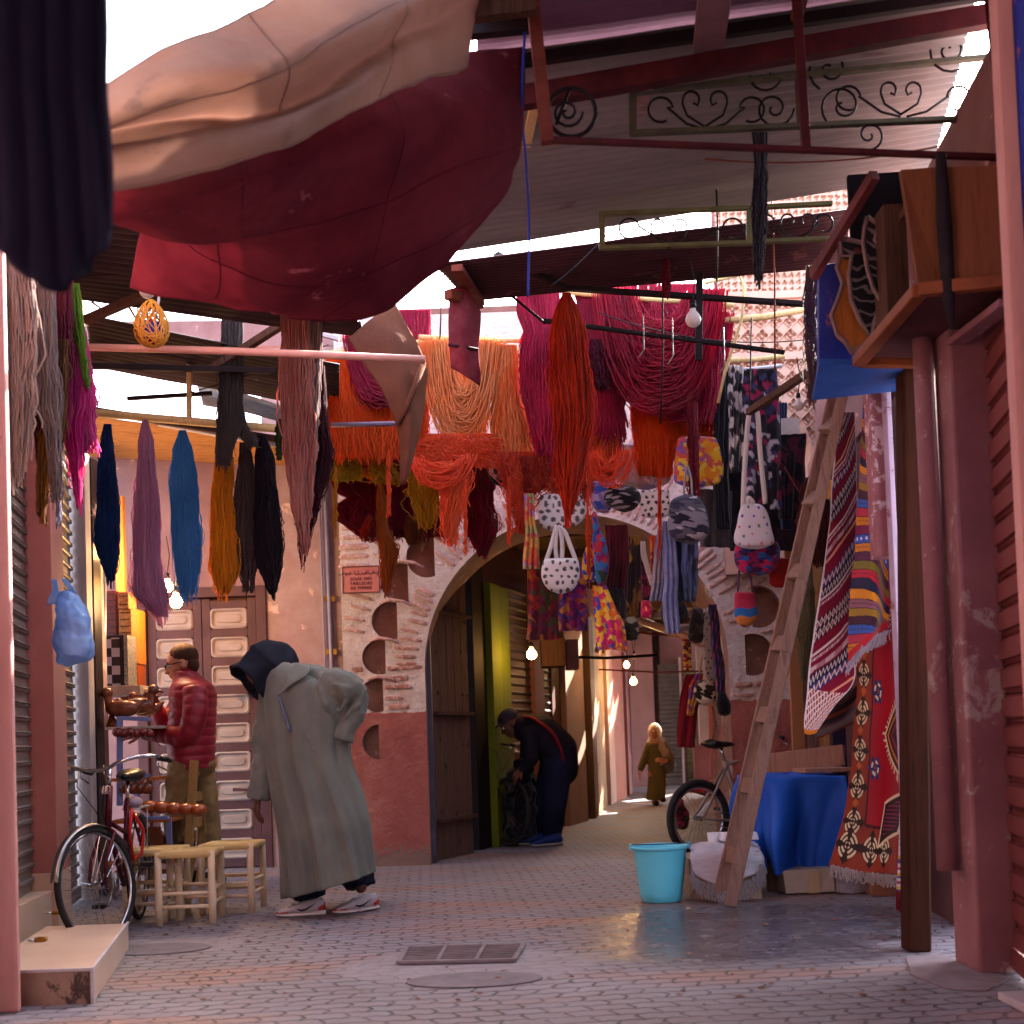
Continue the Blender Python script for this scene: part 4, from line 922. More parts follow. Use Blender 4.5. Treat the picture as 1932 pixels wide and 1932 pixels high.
m = MB(); m.prism([at(1600, 330, 5.9), at(1760, 320, 5.9), at(1780, 600, 5.9), at(1620, 690, 5.9)], (0, .03, 0)); m.build('back_panel', M('cab_black', '0c0a10', '141018', .9, bump=.1), cab)
m = MB(); m.tube([at(1775, 290, 4.6), at(1782, 420, 4.6), at(1790, 560, 4.6), at(1798, 622, 4.62)], [.02, .03, .025, .008], 7); tag(m.build('cloth_strip', M('dirty_cloth', '2c2226', '1c161a', .95, bump=.6), smooth=True), 'twisted black rag hanging over the front of the cabinet', 'rag')
def carved_board(pts, Yv, t, mat, label, flower=True):
    r = thing('carved_bracket', label, 'carved bracket', at(pts[0][0], pts[0][1], Yv), 'scalloped painted bracket boards')
    m = MB(); m.prism([at(x, y, Yv) for x, y in pts], (.01, t, 0)); m.build('board', mat, r)
    m = MB(); P = [at(x, y, Yv-.004) for x, y in pts]; m.tube(P+[P[0]], .011, 5); m.build('pale_rim', M('pale_rim', '8c746c', '785e60', .7, bump=.2), r, True)
def floral():
    s = NT('painted_flowers'); v = s.coord('Object', (1, 1, 1)); vo = s.n('TexVoronoi'); vo.feature = 'DISTANCE_TO_EDGE'; s.l(v, vo.inputs[0]); vo.inputs['Scale'].default_value = 16
    wv = s.n('TexWave'); s.l(v, wv.inputs[0]); wv.inputs['Scale'].default_value = 6; wv.inputs['Distortion'].default_value = 14; wv.wave_type = 'RINGS'
    f = s.ramp(wv.outputs['Fac'], [(.78, 0), (.84, 1)]); c = s.mix(f, '141018', '6f6460'); v2 = s.n('TexVoronoi'); s.l(v, v2.inputs[0]); v2.inputs['Scale'].default_value = 9
    f2 = s.ramp(v2.outputs['Distance'], [(.14, 1), (.18, 0)]); return s.done(s.mix(f2, c, '6a3038'), .6)
fl = floral()
z3 = lambda L: [(1860*.7547+a*.27343, 600*.7547+b*.27343) for a, b in L]
carved_board(z3([(660, 0), (720, 20), (830, 200), (840, 560), (880, 680), (800, 740), (740, 770), (690, 690), (640, 650), (600, 520), (650, 400), (680, 300), (640, 190), (660, 110)]), 5.75, .05, orange_wood, 'ochre scalloped bracket board at the left of the hanging cabinet')
carved_board(z3([(700, -10), (820, 20), (860, 200), (890, 340), (950, 430), (900, 560), (870, 670), (800, 560), (740, 420), (720, 250), (740, 110), (670, 110), (660, 0)]), 5.66, .04, fl, 'black bracket board painted with pale flowers, lower of two')
carved_board(z3([(850, -160), (930, -100), (900, 0), (990, 90), (980, 200), (1050, 250), (1040, 330), (1140, 350), (1040, 470), (950, 430), (890, 330), (850, 200), (820, 20), (830, -80)]), 5.55, .04, fl, 'black bracket board painted with pale flowers, upper of two')
blue_paint2 = M('blue_shelf', '1f4a94', '2a58a4', .45, scale=3, bump=.1, spots='6a5c84', spot_amt=.6, stretch=(.5, 2, 2))
m = MB(); m.prism([at(1533, 756, 6.0), at(1694, 738, 6.0), at(1707, 690, 5.6), at(1545, 688, 5.6)], (0, 0, .03)); tag(m.build('blue_shelf', blue_paint2, bevel=.004), 'blue painted shelf board under the carved brackets', 'shelf')
m = MB(); m.prism([at(1545, 500, 6.02), at(1580, 495, 6.02), at(1640, 690, 6.02), at(1545, 745, 6.02)], (0, .04, 0)); tag(m.build('blue_board', blue_paint, bevel=.004), 'upright blue board behind the ochre bracket', 'board')
beam((1535, 520, 5.9), (1650, 330, 5.3), .04, .05, M('cab_edge', '7a3a38', '5e2c2e', .6), 'thin reddish slanting edge above the painted brackets')
m = MB(); m.bar(at(1745, 690, 5.65), at(1905, 570, 4.45), .08, .03); tag(m.build('lintel', pillar_pink, bevel=.004), 'rose painted lintel strip slanting over the maroon shutter', 'lintel')
m = MB(); m.bx((1.75, 5.42, 2.9), (2.05, 5.6, 3.4)); m.bx((1.82, 5.0, 3.32), (2.4, 6.3, 3.36)); tag(m.build('header', dark_wood), 'dark wooden header board over the rug shop opening', 'board')

# ---- left roofs
lr = M('left_roof', '3c2a2c', '2c2022', .8, scale=3, bump=.3, spots='6a4c40', spot_amt=.64)
corr('corrugated_roof', pr([(-200, 380, 6.6), (560, 440, 6.6), (700, 640, 8.0), (120, 560, 8.0)]), .09, .012, lr, 'dark corrugated canopy on the left behind the maroon awning')
corr('corrugated_roof', pr([(165, 595, 8.3), (640, 690, 8.3), (640, 775, 9.4), (170, 690, 9.4)]), .09, .014, lr, 'dark corrugated shed roof above the row of hanging coloured yarns')
corr('corrugated_roof', pr([(150, 785, 9.6), (640, 840, 9.6), (640, 880, 10.75), (150, 860, 10.75)]), .09, .014, wood('lath', '7a5030', 'a07040', 0, .7), 'brown lath roof low over the panelled door')
sheer = M('shade_net', '8a8c92', '74767c', .8, scale=8, bump=.3, tl=.45)
o = cloth('shade_net', [pr([(375, 722, 9.5), (460, 742, 9.5), (600, 790, 9.5)]), pr([(380, 765, 10.2), (480, 785, 10.2), (600, 820, 10.2)])], sheer, None, 20, 10, .03, 2, 3); tag(o, 'grey translucent shade net over the carved wood shop', 'shade net')
for i, (a, b, w_, mt_, lb) in enumerate((((160, 605, 7.6), (390, 505, 7.3), .05, dark_wood, 'dark slanting pole from the left wall up to the maroon awning'), ((395, 700, 8.4), (590, 575, 8.0), .05, dark_wood, 'dark slanting pole behind the grey hanging yarn'), ((150, 690, 8.3), (520, 700, 8.3), .04, black_metal, 'thin dark rail across the left shed roof'), ((150, 770, 9.0), (560, 835, 9.0), .05, M('brown_pole', '4a3028', '38241e', .8), 'dark brown pole above the bamboo rod'), ((240, 752, 9.2), (400, 742, 9.2), .03, black_metal, 'thin black bar across the bright roof opening'), ((640, 640, 8.3), (530, 610, 8.3), .03, white_pvc, 'white strip batten behind the pink striped yarn'))):
    beam(a, b, w_, w_, mt_, lb, 'pole', 'pole')
m = MB(); m.tube([at(165, 778, 8.6), at(300, 790, 8.6), at(420, 800, 8.6), at(560, 812, 8.6)], .03, 9); tag(m.build('bamboo_pole', straw_wood, smooth=True), 'tan bamboo pole from which the row of coloured yarns hangs on the left', 'pole')
m = MB(); m.tube([at(300, 800, 9.2), at(580, 850, 9.2)], .018, 7); tag(m.build('bamboo_pole', white_pvc, smooth=True), 'thin white tube behind the bamboo pole', 'pole')
m = MB(); m.tube([at(62, 652, 7.2), at(430, 662, 7.2), at(802, 678, 7.2)], .022, 10); tag(m.build('long_rod', M('salmon_rod', 'd8a090', 'c88c7c', .4, bump=.05), smooth=True), 'long salmon pink rod running across the left half of the street', 'rod')
m = MB(); m.tube([at(625, 802, 8.6), at(760, 799, 8.6)], .018, 8); tag(m.build('short_rod', M('grey_rod', '7a6c80', '685a6e', .4, bump=0), smooth=True), 'short grey rod in front of the orange yarn', 'rod')
# dry branches and a vine in the light gap on the left
m = MB(); rnd = random.Random(11)
for k in range(9):
    p = at(rnd.uniform(180, 310), rnd.uniform(480, 560), 8.2); pts = [p]
    for q in range(6): p = p+Vector((rnd.uniform(-.09, .09), rnd.uniform(-.05, .05), -rnd.uniform(.02, .1))); pts.append(p)
    m.tube(pts, [.014-.002*i for i in range(7)], 5)
tag(m.build('branches', dark_wood, smooth=True), 'tangle of dry brown branches in the bright gap at the left', 'branches')
beam((357, 640, 8.9), (357, 800, 8.9), .035, .035, straw_wood, 'thin light brown upright batten under the shed roof', 'pole', 'pole')
wline('wall', (-5.2, 10.9), (4.5, 10.9+.8), 4.76, 5.0, .1, rose_plaster, 'rose parapet coping above the arch wall', side=1)
# ================================================================== yarn
def at_np(x, y, Y):
    x, y, Y = np.broadcast_arrays(np.asarray(x, float), np.asarray(y, float), np.asarray(Y, float))
    d = np.stack([(x-966)/FPX, (966-y)/FPX+SHIFT*1932/FPX, -np.ones_like(x)], -1) @ np.array(C3).T
    t = Y/d[..., 1]; return np.stack([d[..., 0]*t, Y, HCAM+d[..., 2]*t], -1)
def yarn_mat(c1, c2=None, tl=.62):
    k = 'yarn_'+c1+(c2 or '')
    if k in MC: return MC[k]
    s = NT(k); v = s.coord('Object', (45, 45, 5)); n = s.noise(v, 1, 4, .7); v2 = s.coord('Object', (7, 7, 3)); n2 = s.noise(v2, 1, 4, .6)
    c2 = c2 or c1; dk = tuple(q*.72 for q in lin(c1)[:3])
    c = s.ramp(n2, [(.38, c1), (.62, c2)]); c = s.mix(s.ramp(n, [(.3, .35), (.5, 0)]), c, dk)
    MC[k] = s.done(c, .95, spec=.1, sheen=.25, translucent=tl); return MC[k]
def smooth_noise(n, k, amp, fr=4):
    ctrl = rng.normal(0, 1, (n, fr+1)); x = np.linspace(0, fr, k); i = np.clip(x.astype(int), 0, fr-1); f = x-i; f = f*f*(3-2*f)
    return amp*(ctrl[:, i]*(1-f)+ctrl[:, i+1]*f)
def hank(label, rows, Y, c1, c2=None, n=None, r=.0045, thick=.05, rag=.18, wig=1.0, loops=.6, group='hanging hanks of dyed yarn', core=True, k=34, name='yarn_hank', tie=None, parent=None, tl=.62, stray=.1):
    rows = [(float(a), float(b), float(c)) for a, b, c in rows]; ys = np.array([a for a, _, _ in rows]); xl = np.array([b for _, b, _ in rows]); xr = np.array([c for _, _, c in rows])
    # close the outline softly
    W = (xr-xl).mean(); n = int((n or max(34, W*3.0))*1.75); r *= .82; wm = W/sc(Y)
    s_ = (ys-ys[0])/(ys[-1]-ys[0])
    def side(t): return np.interp(t, s_, xl), np.interp(t, s_, xr), np.interp(t, s_, ys)
    t = np.linspace(0, 1, k)[None, :]
    e = 1-rag*rng.random((n, 1))**1.4; e[rng.random((n, 1)) < stray] += .06
    u = rng.random((n, 1)); dep = (rng.random((n, 1))*2-1)*np.sqrt(np.clip(1-(2*u-1)**2, .08, 1))*thick
    T = t*e; L_, R_, YY = side(np.clip(T, 0, 1)); YY = YY+np.clip(T-1, 0, 1)*(ys[-1]-ys[0])
    wv = 1+smooth_noise(1, k, .10, 7); fz = np.where(rng.random((n, 1)) < .13, 3.2, 1.0)
    uu = .5+(u-.5)*wv+smooth_noise(n, k, .045*wig*min(1, 45/W))*t*fz
    X = L_+(R_-L_)*uu+(smooth_noise(n, k, 1.2*wig, 7)+smooth_noise(n, k, .75, 24)*fz)*np.minimum(t*4, 1); dY = Y+dep*np.minimum(.35+t*2.2, 1)+smooth_noise(n, k, .006)
    P = at_np(X, YY, dY)
    if loops:
        m = int(n*loops/2)
        # join pairs of neighbours at their lower ends into loops
        order = np.argsort(u[:, 0]); a = order[0:2*m:2]; b = order[1:2*m:2]
        P[b, -1] = P[a, -1]; P[b, -2] = (P[b, -2]+P[a, -1])/2+np.array([0, 0, -.01])
    rr = np.full((n, k), r)*(1+.25*rng.normal(0, 1, (n, 1)))
    V, Q = tubes_np(P, np.clip(rr, r*.5, r*2))
    if core:
        K = 16; NN = 10; tt = np.linspace(0, 1-rag*.75, K); L_, R_, YY = side(tt); cv = []
        for i in range(K):
            cx = (L_[i]+R_[i])/2; hw = (R_[i]-L_[i])/2*.82
            for j in range(NN):
                a = 2*np.pi*j/NN; cv.append(at_np(cx+hw*np.cos(a), YY[i], Y+thick*.55*np.sin(a)*min(1, .3+tt[i]*2)))
        cv = np.array(cv); idx = np.arange(K*NN).reshape(K, NN); nx_ = np.roll(idx, -1, 1)
        Q2 = np.stack([idx[:-1], nx_[:-1], nx_[1:], idx[1:]], -1).reshape(-1, 4)+len(V); V = np.vstack([V, cv]); Q = np.vstack([Q, Q2])
    o = np_mesh(name, V, Q, yarn_mat(c1, c2, tl), parent, True)
    if label: tag(o, label, 'yarn', group)
    return o
def swag(label, left, right, depth, Y, c1, c2=None, n=90, r=.005, spread=.45, thick=.06, p=2.4, group='hanging hanks of dyed yarn', wl=30, wr=30, name='yarn_hank', k=40, tl=.62, uplen=0):
    n = int(n*1.6); r *= .85
    """strands hanging in a U between two places on a pole: left/right = (x, y)"""
    t = np.linspace(0, 1, k)[None, :]; q = rng.random((n, 1)); d = depth*(1-spread*q)
    xa = left[0]+wl*(rng.random((n, 1))-.5+(q-.5)*.8); xb = right[0]-wr*(rng.random((n, 1))-.5+(q-.5)*.8)
    w = np.sin((t-.5)*np.pi)*.5+.5; w = .5*w+.5*t
    X = xa+(xb-xa)*w+smooth_noise(n, k, 2.6, 7)+smooth_noise(n, k, .8, 26); ya = left[1]+rng.random((n, 1))*6; yb = right[1]+rng.random((n, 1))*6
    YY = ya+(yb-ya)*w+d*(1-np.abs(2*t-1)**p)+smooth_noise(n, k, 2.6, 7)+smooth_noise(n, k, .9, 26)
    P = at_np(X, YY, Y+thick*(rng.random((n, 1))*2-1)+smooth_noise(n, k, .008))
    V, Q = tubes_np(P, np.full((n, k), r)); o = np_mesh(name, V, Q, yarn_mat(c1, c2, tl), None, True); tag(o, label, 'yarn', group); return o
H = hank
# near left bundle
H('pale beige shaggy yarn hank hanging at the far left edge', [(430, -40, 45), (600, -30, 70), (700, -20, 66), (800, -10, 60), (905, 10, 42)], 5.4, 'b5a59c', '9c8a84', n=230, rag=.35, wig=2)
H('narrow taupe yarn hank hanging above the left end of the salmon rod', [(520, 62, 106), (640, 68, 106), (760, 70, 112), (830, 92, 112), (950, 99, 112)], 6.2, '9c8680', '84706c', n=110, rag=.4, wig=2)
H('dark maroon yarn hank between the taupe and magenta ones', [(525, 100, 134), (640, 102, 134), (720, 104, 132)], 6.5, '7a1e34', '5c1628', n=80)
H('wine red yarn hank showing below the salmon rod at the left', [(700, 64, 92), (780, 66, 96), (880, 68, 88)], 6.55, '5c1a28', '3c1420', n=70, rag=.4)
H('dull mustard yarn hank hanging in front of the dusty pink pilaster', [(640, 108, 130), (720, 96, 128), (800, 84, 122), (900, 70, 92), (975, 72, 86)], 6.4, '8c5c18', '6c3c20', n=110, rag=.4, wig=1.6)
H('vivid magenta pink yarn hank on the left', [(530, 112, 136), (600, 124, 146), (680, 126, 168), (760, 122, 176), (800, 120, 160), (870, 132, 156), (960, 146, 152)], 6.7, 'd81c80', 'e84a9a', n=150, rag=.35)
H('rose pink yarn tail with looped end beside the magenta hank', [(690, 158, 172), (760, 160, 180), (800, 158, 176), (855, 158, 190)], 6.72, 'd8569a', 'c84088', n=50, rag=.2)
H('thin lime green yarn hank beside the magenta one', [(535, 134, 150), (620, 142, 158), (700, 154, 166), (735, 160, 168)], 6.65, '7aa02c', '5f8424', n=40, rag=.3)
H('fine lilac grey yarn tail near the hanging blue bag', [(780, 106, 114), (900, 108, 116), (1000, 104, 112)], 6.5, '8c8498', None, n=16, rag=.5, core=False)
# row on the bamboo pole
Yb = 8.6; g = 'row of coloured yarn hanks on the bamboo pole'
H('deep navy blue yarn hank, leftmost on the bamboo pole', [(800, 196, 210), (840, 188, 214), (960, 182, 226), (1020, 178, 228), (1060, 192, 222), (1096, 204, 214)], Yb, '204c90', '183c78', n=150, group=g)
H('pale pink yarn hank on the bamboo pole', [(792, 270, 276), (830, 260, 290), (960, 256, 298), (1060, 250, 304), (1120, 248, 316), (1165, 298, 316)], Yb, 'e8b0d0', 'dca0c4', n=170, group=g)
H('sky blue yarn hank on the bamboo pole', [(812, 338, 350), (845, 326, 362), (920, 322, 372), (1000, 324, 376), (1070, 330, 378), (1125, 340, 372)], Yb, '5cace8', '4898dc', n=170, group=g)
H('long grey brown yarn hank hanging from the shed roof to the ochre one', [(570, 420, 458), (700, 414, 458), (800, 411, 458), (850, 408, 436), (880, 408, 430)], 8.35, '645856', '544a4a', n=130, rag=.1, group=g)
H('grey brown yarn strand reaching right to the taupe hank', [(770, 440, 458), (800, 444, 464), (825, 456, 480), (845, 468, 486)], 8.4, '645856', '544a4a', n=40, rag=.1, group=g)
H('golden ochre yarn hank on the bamboo pole', [(862, 408, 438), (940, 400, 438), (1020, 397, 446), (1070, 398, 452), (1122, 414, 430)], Yb, 'f4aa1c', 'e89a18', n=150, group=g)
H('taupe yarn hank between the ochre and the dark purple ones', [(835, 450, 474), (900, 446, 482), (1000, 440, 482), (1060, 448, 484), (1120, 460, 476)], Yb+.02, '6c5452', '5c4646', n=110, rag=.4, group=g)
H('blackish purple yarn hank, rightmost on the bamboo pole', [(822, 488, 500), (860, 482, 516), (940, 478, 526), (1020, 480, 534), (1070, 488, 532), (1118, 506, 522)], Yb-.03, '30202e', '241a28', n=150, group=g)
H('dark green scrap of yarn left of the salmon striped hank', [(790, 522, 532), (830, 520, 534), (870, 524, 530)], 8.3, '34451c', None, n=24)
H('salmon pink corded yarn hank hanging from under the awning', [(590, 532, 584), (700, 530, 586), (800, 534, 586), (880, 542, 582), (960, 556, 580), (1050, 568, 580)], 7.8, 'c48a7e', 'b4685c', n=120, r=.007, rag=.35, wig=1.6)
H('pale grey pink yarn hank beside the salmon corded one', [(595, 574, 608), (700, 574, 604), (800, 572, 598), (900, 566, 590), (980, 570, 582)], 7.85, 'a8928c', '8c7674', n=90, r=.006, rag=.35, wig=1.6)
H('wine coloured yarn hank behind the grey pink one', [(690, 594, 612), (780, 590, 616), (850, 590, 626), (900, 578, 618), (1000, 560, 588), (1060, 566, 576)], 7.95, '5a0a22', '400818', n=110, rag=.35)
# the orange masses
g2 = 'orange and red hanks hanging on the poles in front of the arch'
H('bright orange yarn hank, leftmost of the orange ones', [(672, 608, 690), (715, 618, 680), (728, 628, 672), (780, 618, 690), (866, 622, 700)], 9.0, 'ff7420', 'f8600c', n=240, rag=.2, wig=1.5, group=g2)
H('bright orange yarn hank behind the point of the copper flag', [(690, 670, 762), (760, 684, 766), (868, 686, 770)], 9.05, 'ff7828', 'f86820', n=240, rag=.22, wig=1.8, group=g2)
H('crimson pink yarn hank behind the copper coloured flag', [(584, 740, 814), (640, 748, 810), (700, 752, 806), (770, 756, 800)], 9.3, 'd84070', 'c02c58', n=190, group=g2)
swag('crimson yarn looped in a U left of the copper flag', (668, 628), (760, 640), 130, 8.9, 'c01c4c', 'a0143c', n=110, group=g2)
swag('pale orange yarn draped in a wide U below the bright sky', (826, 640), (920, 640), 200, 9.0, 'ffb878', 'fca058', n=210, wl=44, wr=36, spread=.55, group=g2)
H('pale orange yarn hank right of the U shaped one', [(650, 926, 978), (760, 930, 984), (840, 932, 1000), (885, 940, 1016)], 9.0, 'ffae6c', 'fa9048', n=200, rag=.15, group=g2)
H('coral yarn tangle below the pale orange U', [(818, 806, 926), (850, 786, 934), (885, 780, 936)], 8.95, 'fc7c4c', 'f46438', n=230, rag=.5, wig=4, group=g2)
H('coral yarn hank with long tails over the brick wall', [(870, 826, 892), (940, 834, 880), (1000, 836, 862), (1032, 842, 862)], 8.9, 'fc8450', 'f87040', n=120, rag=.5, wig=2.5, group=g2)
H('coral orange looped ends under the right pale orange hank', [(852, 930, 1020), (900, 950, 1018), (960, 966, 1000), (1010, 974, 990)], 8.95, 'ec6034', 'd84424', n=150, rag=.6, wig=3.5, group=g2)
H('small olive mustard yarn bunch at the left end of the wine curtain', [(846, 634, 664), (870, 622, 676), (908, 630, 674)], 9.1, 'c4a418', 'b08c14', n=110, rag=.15, wig=3, group=g2)
H('small mustard yarn bunch in the middle above the wine curtain', [(850, 700, 728), (880, 702, 740), (915, 712, 758)], 9.15, 'c89c18', 'b88414', n=90, rag=.3, wig=3, group=g2)
H('mustard yarn bunch with long tails right of the flag point', [(872, 770, 850), (905, 775, 838), (950, 782, 822), (1000, 800, 816)], 9.1, 'd8a818', 'c89418', n=110, rag=.6, wig=3, group=g2)
H('wide wine red yarn curtain in front of the brick wall', [(850, 630, 836), (930, 634, 834), (985, 646, 834), (1015, 690, 830)], 9.4, 'a81038', '880c2a', n=620, rag=.12, thick=.09, group=g2)
H('wine red yarn curtain end right of the coral tails', [(860, 868, 934), (950, 876, 934), (1002, 880, 936), (1050, 905, 916)], 9.4, 'a81038', '880c2a', n=190, rag=.3, group=g2)
H('scarlet yarn bunch at the lower edge of the wine curtain', [(972, 694, 702), (995, 684, 710), (1024, 682, 720)], 9.25, 'b8280c', '98200c', n=60, rag=.4, group=g2)
H('dark ochre yarn bunch at the lower edge of the wine curtain', [(972, 768, 796), (1000, 766, 798), (1028, 772, 790)], 9.25, '94480c', '7c380c', n=80, rag=.2, group=g2)
H('ochre yarn hank hanging lowest beside the street sign', [(900, 714, 722), (1000, 714, 730), (1040, 716, 752), (1080, 718, 740), (1118, 720, 732)], 9.2, 'c8680c', 'b05808', n=90, rag=.4, wig=2, group=g2)
for i, (x, y0, y1, c, lb) in enumerate(((617+16, 880, 1018, 'c88a10', 'thin ochre yarn string looped low at the left of the wine curtain'), (733, 850, 980, 'f06a2c', 'thin orange string hanging over the middle of the wine curtain'), (960, 900, 1030, 'ec6030', 'thin coral string hanging over the crown of the arch'), (1005, 1000, 1100, 'd84424', 'thin coral string over the multicoloured scarf'), (1110, 850, 1100, 'ea5a28', 'thin orange string left of the black round bag'), (1244, 880, 1062, 'f0561c', 'thin orange string hanging over the small dotted bag'), (878, 905, 1050, 'f06a30', 'thin orange string over the bricks right of the coral hank'))):
    H(lb, [(y0, x-2, x+2), ((y0+y1)/2, x-3, x+3), (y1, x-2, x+3)], 8.7, c, None, n=7, rag=.25, core=False, wig=1, group=g2, thick=.01)
# crimson masses
g3 = 'crimson hanks hanging under the black bracket'
H('bright crimson yarn hank left of the dark red shaded one', [(540, 976, 1052), (640, 980, 1062), (740, 986, 1056), (800, 998, 1052), (860, 1008, 1048)], 8.9, 'e03064', 'c41c4c', n=260, group=g3, rag=.22)
H('large brick red yarn hank in the shade right in front of the arch', [(552, 1062, 1074), (575, 1054, 1086), (630, 1042, 1102), (720, 1040, 1114), (790, 1044, 1124), (830, 1048, 1112), (890, 1052, 1100), (940, 1060, 1086), (972, 1066, 1076)], 7.8, 'd83c08', 'bc2808', n=330, r=.005, thick=.09, rag=.2, group=g3)
H('crimson yarn hank right behind the brick red one', [(540, 1080, 1150), (640, 1098, 1168), (740, 1108, 1180), (835, 1110, 1176)], 9.0, 'd42858', 'b41848', n=260, group=g3)
swag('crimson yarn in a deep U under the canopy, nearer', (1160, 545), (1330, 545), 235, 8.9, 'd41c4c', 'b4143c', n=260, spread=.75, wl=50, wr=50, thick=.1, group=g3)
swag('crimson yarn in a deep U under the canopy, farther right', (1210, 560), (1350, 590), 215, 9.05, 'd82c60', 'b81848', n=170, spread=.3, wl=30, wr=40, thick=.08, group=g3)
H('dark crimson yarn bunch inside the deep U', [(600, 1240, 1312), (680, 1256, 1314), (766, 1270, 1312)], 9.0, '8c0824', '6c061c', n=160, group=g3, rag=.2)
H('bright crimson yarn veil hanging against the sky', [(535, 1150, 1300), (600, 1160, 1290), (680, 1180, 1280)], 9.2, 'e43c6c', 'd02858', n=260, core=False, wig=2.5, group=g3)
H('crimson yarn hank at the right end of the deep U', [(588, 1318, 1368), (660, 1326, 1366), (740, 1330, 1358), (800, 1316, 1344)], 9.0, 'd83060', 'b81848', n=150, group=g3)
H('crimson twisted yarn tail hanging over the yellow felt bag', [(760, 1296, 1316), (860, 1300, 1318), (945, 1300, 1320)], 8.8, '98102c', 'b01838', n=50, rag=.2, group=g3)
H('dark plum yarn bunch behind the bright crimson hank', [(640, 1112, 1140), (700, 1114, 1152), (735, 1120, 1146)], 8.85, '7a0a34', '600828', n=90, group=g3)
H('vivid orange yarn hank below the crimson U', [(690, 1188, 1240), (780, 1192, 1256), (850, 1198, 1268), (900, 1208, 1264)], 9.1, 'ff6c14', 'fc5408', n=240, rag=.12, group=g3)
swag('vivid orange yarn looped right of the crimson tail', (1262, 740), (1345, 735), 130, 9.15, 'f06818', 'e85410', n=110, spread=.5, group=g3)
H('orange and coral yarn hank between the brick red one and the pale cushion', [(820, 1108, 1176), (880, 1110, 1158), (930, 1114, 1148), (960, 1122, 1146)], 9.0, 'ee642c', 'd84820', n=150, rag=.3, wig=2.5, group=g3)
H('dark red yarn bunch left of the tip of the brick red hank', [(860, 984, 1040), (900, 988, 1028), (930, 992, 1020)], 8.9, 'a82418', 'c8401c', n=110, rag=.3, wig=2, group=g3)
H('coral fringe around the tip of the brick red hank', [(900, 1030, 1110), (940, 1040, 1104), (968, 1044, 1096)], 8.95, 'e05430', 'c8381c', n=90, core=False, rag=.7, wig=3, group=g3)
H('crimson yarn knotted on the black bars at the top', [(480, 1252, 1262), (530, 1250, 1266), (560, 1252, 1262)], 7.8, '8c0c28', None, n=40, group=g3)
# right side yarns
H('rust red yarn hank hanging behind the ladder', [(870, 1545, 1560), (920, 1512, 1560), (1000, 1506, 1566), (1070, 1512, 1560)], 8.2, '7c3428', '642820', n=170, rag=.4)
H('straw coloured yarn hank hanging to the right of the ladder', [(1074, 1518, 1530), (1110, 1508, 1536), (1180, 1504, 1538), (1240, 1508, 1530), (1290, 1514, 1526)], 8.0, 'a39a70', '8c8060', n=140, rag=.4)
H('black cloth strip yarn hanging over the olive scroll grille', [(250, 1420, 1446), (300, 1424, 1446), (400, 1422, 1444), (470, 1422, 1440), (530, 1424, 1438)], 5.6, '141828', '0e101c', n=60, r=.006, tl=.05)
H('brown stringy tangle hanging left of the blue shelf', [(500, 1522, 1546), (600, 1520, 1540), (700, 1524, 1548), (760, 1528, 1538)], 6.4, '4a2c28', '6a4438', n=36, core=False, wig=3, tl=.05)
# poles they hang from
def pole(a, b, r, mat, label, name='pole'):
    m = MB(); p, q = at(*a), at(*b); md = (p+q)/2+Vector((0, 0, -.015)); m.tube([p, md, q], r, 8); return tag(m.build(name, mat, smooth=True), label, 'pole')
pole((600, 668, 9.02), (830, 640, 9.02), .02, straw_wood, 'bamboo pole carrying the leftmost orange yarn')
pole((790, 636, 9.0), (1050, 642, 9.0), .02, straw_wood, 'bamboo pole carrying the pale orange yarn')
pole((960, 540, 8.95), (1385, 575, 8.95), .02, straw_wood, 'bamboo pole carrying the crimson yarn')
pole((1170, 690, 9.15), (1395, 678, 9.15), .02, straw_wood, 'bamboo pole carrying the vivid orange yarn')
pole((620, 852, 9.42), (950, 852, 9.42), .02, dark_wood, 'dark pole carrying the wine red curtain')
pole((1365, 605, 9.0), (1525, 583, 9.0), .025, straw_wood, 'straw coloured pole in front of the carved house front, upper')
pole((1355, 680, 9.3), (1480, 672, 9.3), .02, straw_wood, 'straw coloured pole over the black floral scarves')
pole((1350, 697, 9.1), (1475, 690, 9.1), .016, white_pvc, 'thin white pole just below the straw coloured one')
m = MB(); m.tube([at(x, y, 8.6) for x, y in ((1330, 535), (1395, 518), (1404, 540), (1400, 600), (1385, 650), (1368, 700), (1355, 760))], .012, 6); tag(m.build('hooked_cane', straw_wood, smooth=True), 'bent cane hook hanging in front of the carved house front', 'cane')
# ================================================================== big awnings
def awn_mat(name, c1, c2, tl, spots=None):
    return M(name, c1, c2, .95, scale=2.2, bump=.5, bscale=9, spots=spots, spot_amt=.62, tl=tl, bdist=.02, spec=.03)
tan = awn_mat('tan_canvas', 'a08478', 'ac948a', .5, '94807a')
redc = awn_mat('red_canvas', '7a3a44', '602834', .45, '9c6068')
def crinkle(out, U, V):
    for i in range(out.shape[0]):
        for j in range(out.shape[1]):
            p = out[i, j]; q = Vector((p[0]*1.2+p[2]*2, p[1]*2, p[2]*5-p[0]*1.5)); a = noise.noise(q); b = noise.noise(q*3.1); out[i, j, 2] += .028*(abs(a)-.2)+.007*abs(b); out[i, j, 1] += .015*a
    return out
def seams(o, nv, nu, rows_, cols_):
    co = np.array([list(v.co+Vector(o.location)) for v in o.data.vertices]).reshape(nv, nu, 3)-np.array([0, .004, .004])
    for ln in [co[k] for k in rows_]+[co[:, k] for k in cols_]:
        m = MB(); m.tube([Vector(p) for p in ln[::2]], .0035, 5); m.build('seam', o.data.materials[0], o, True)
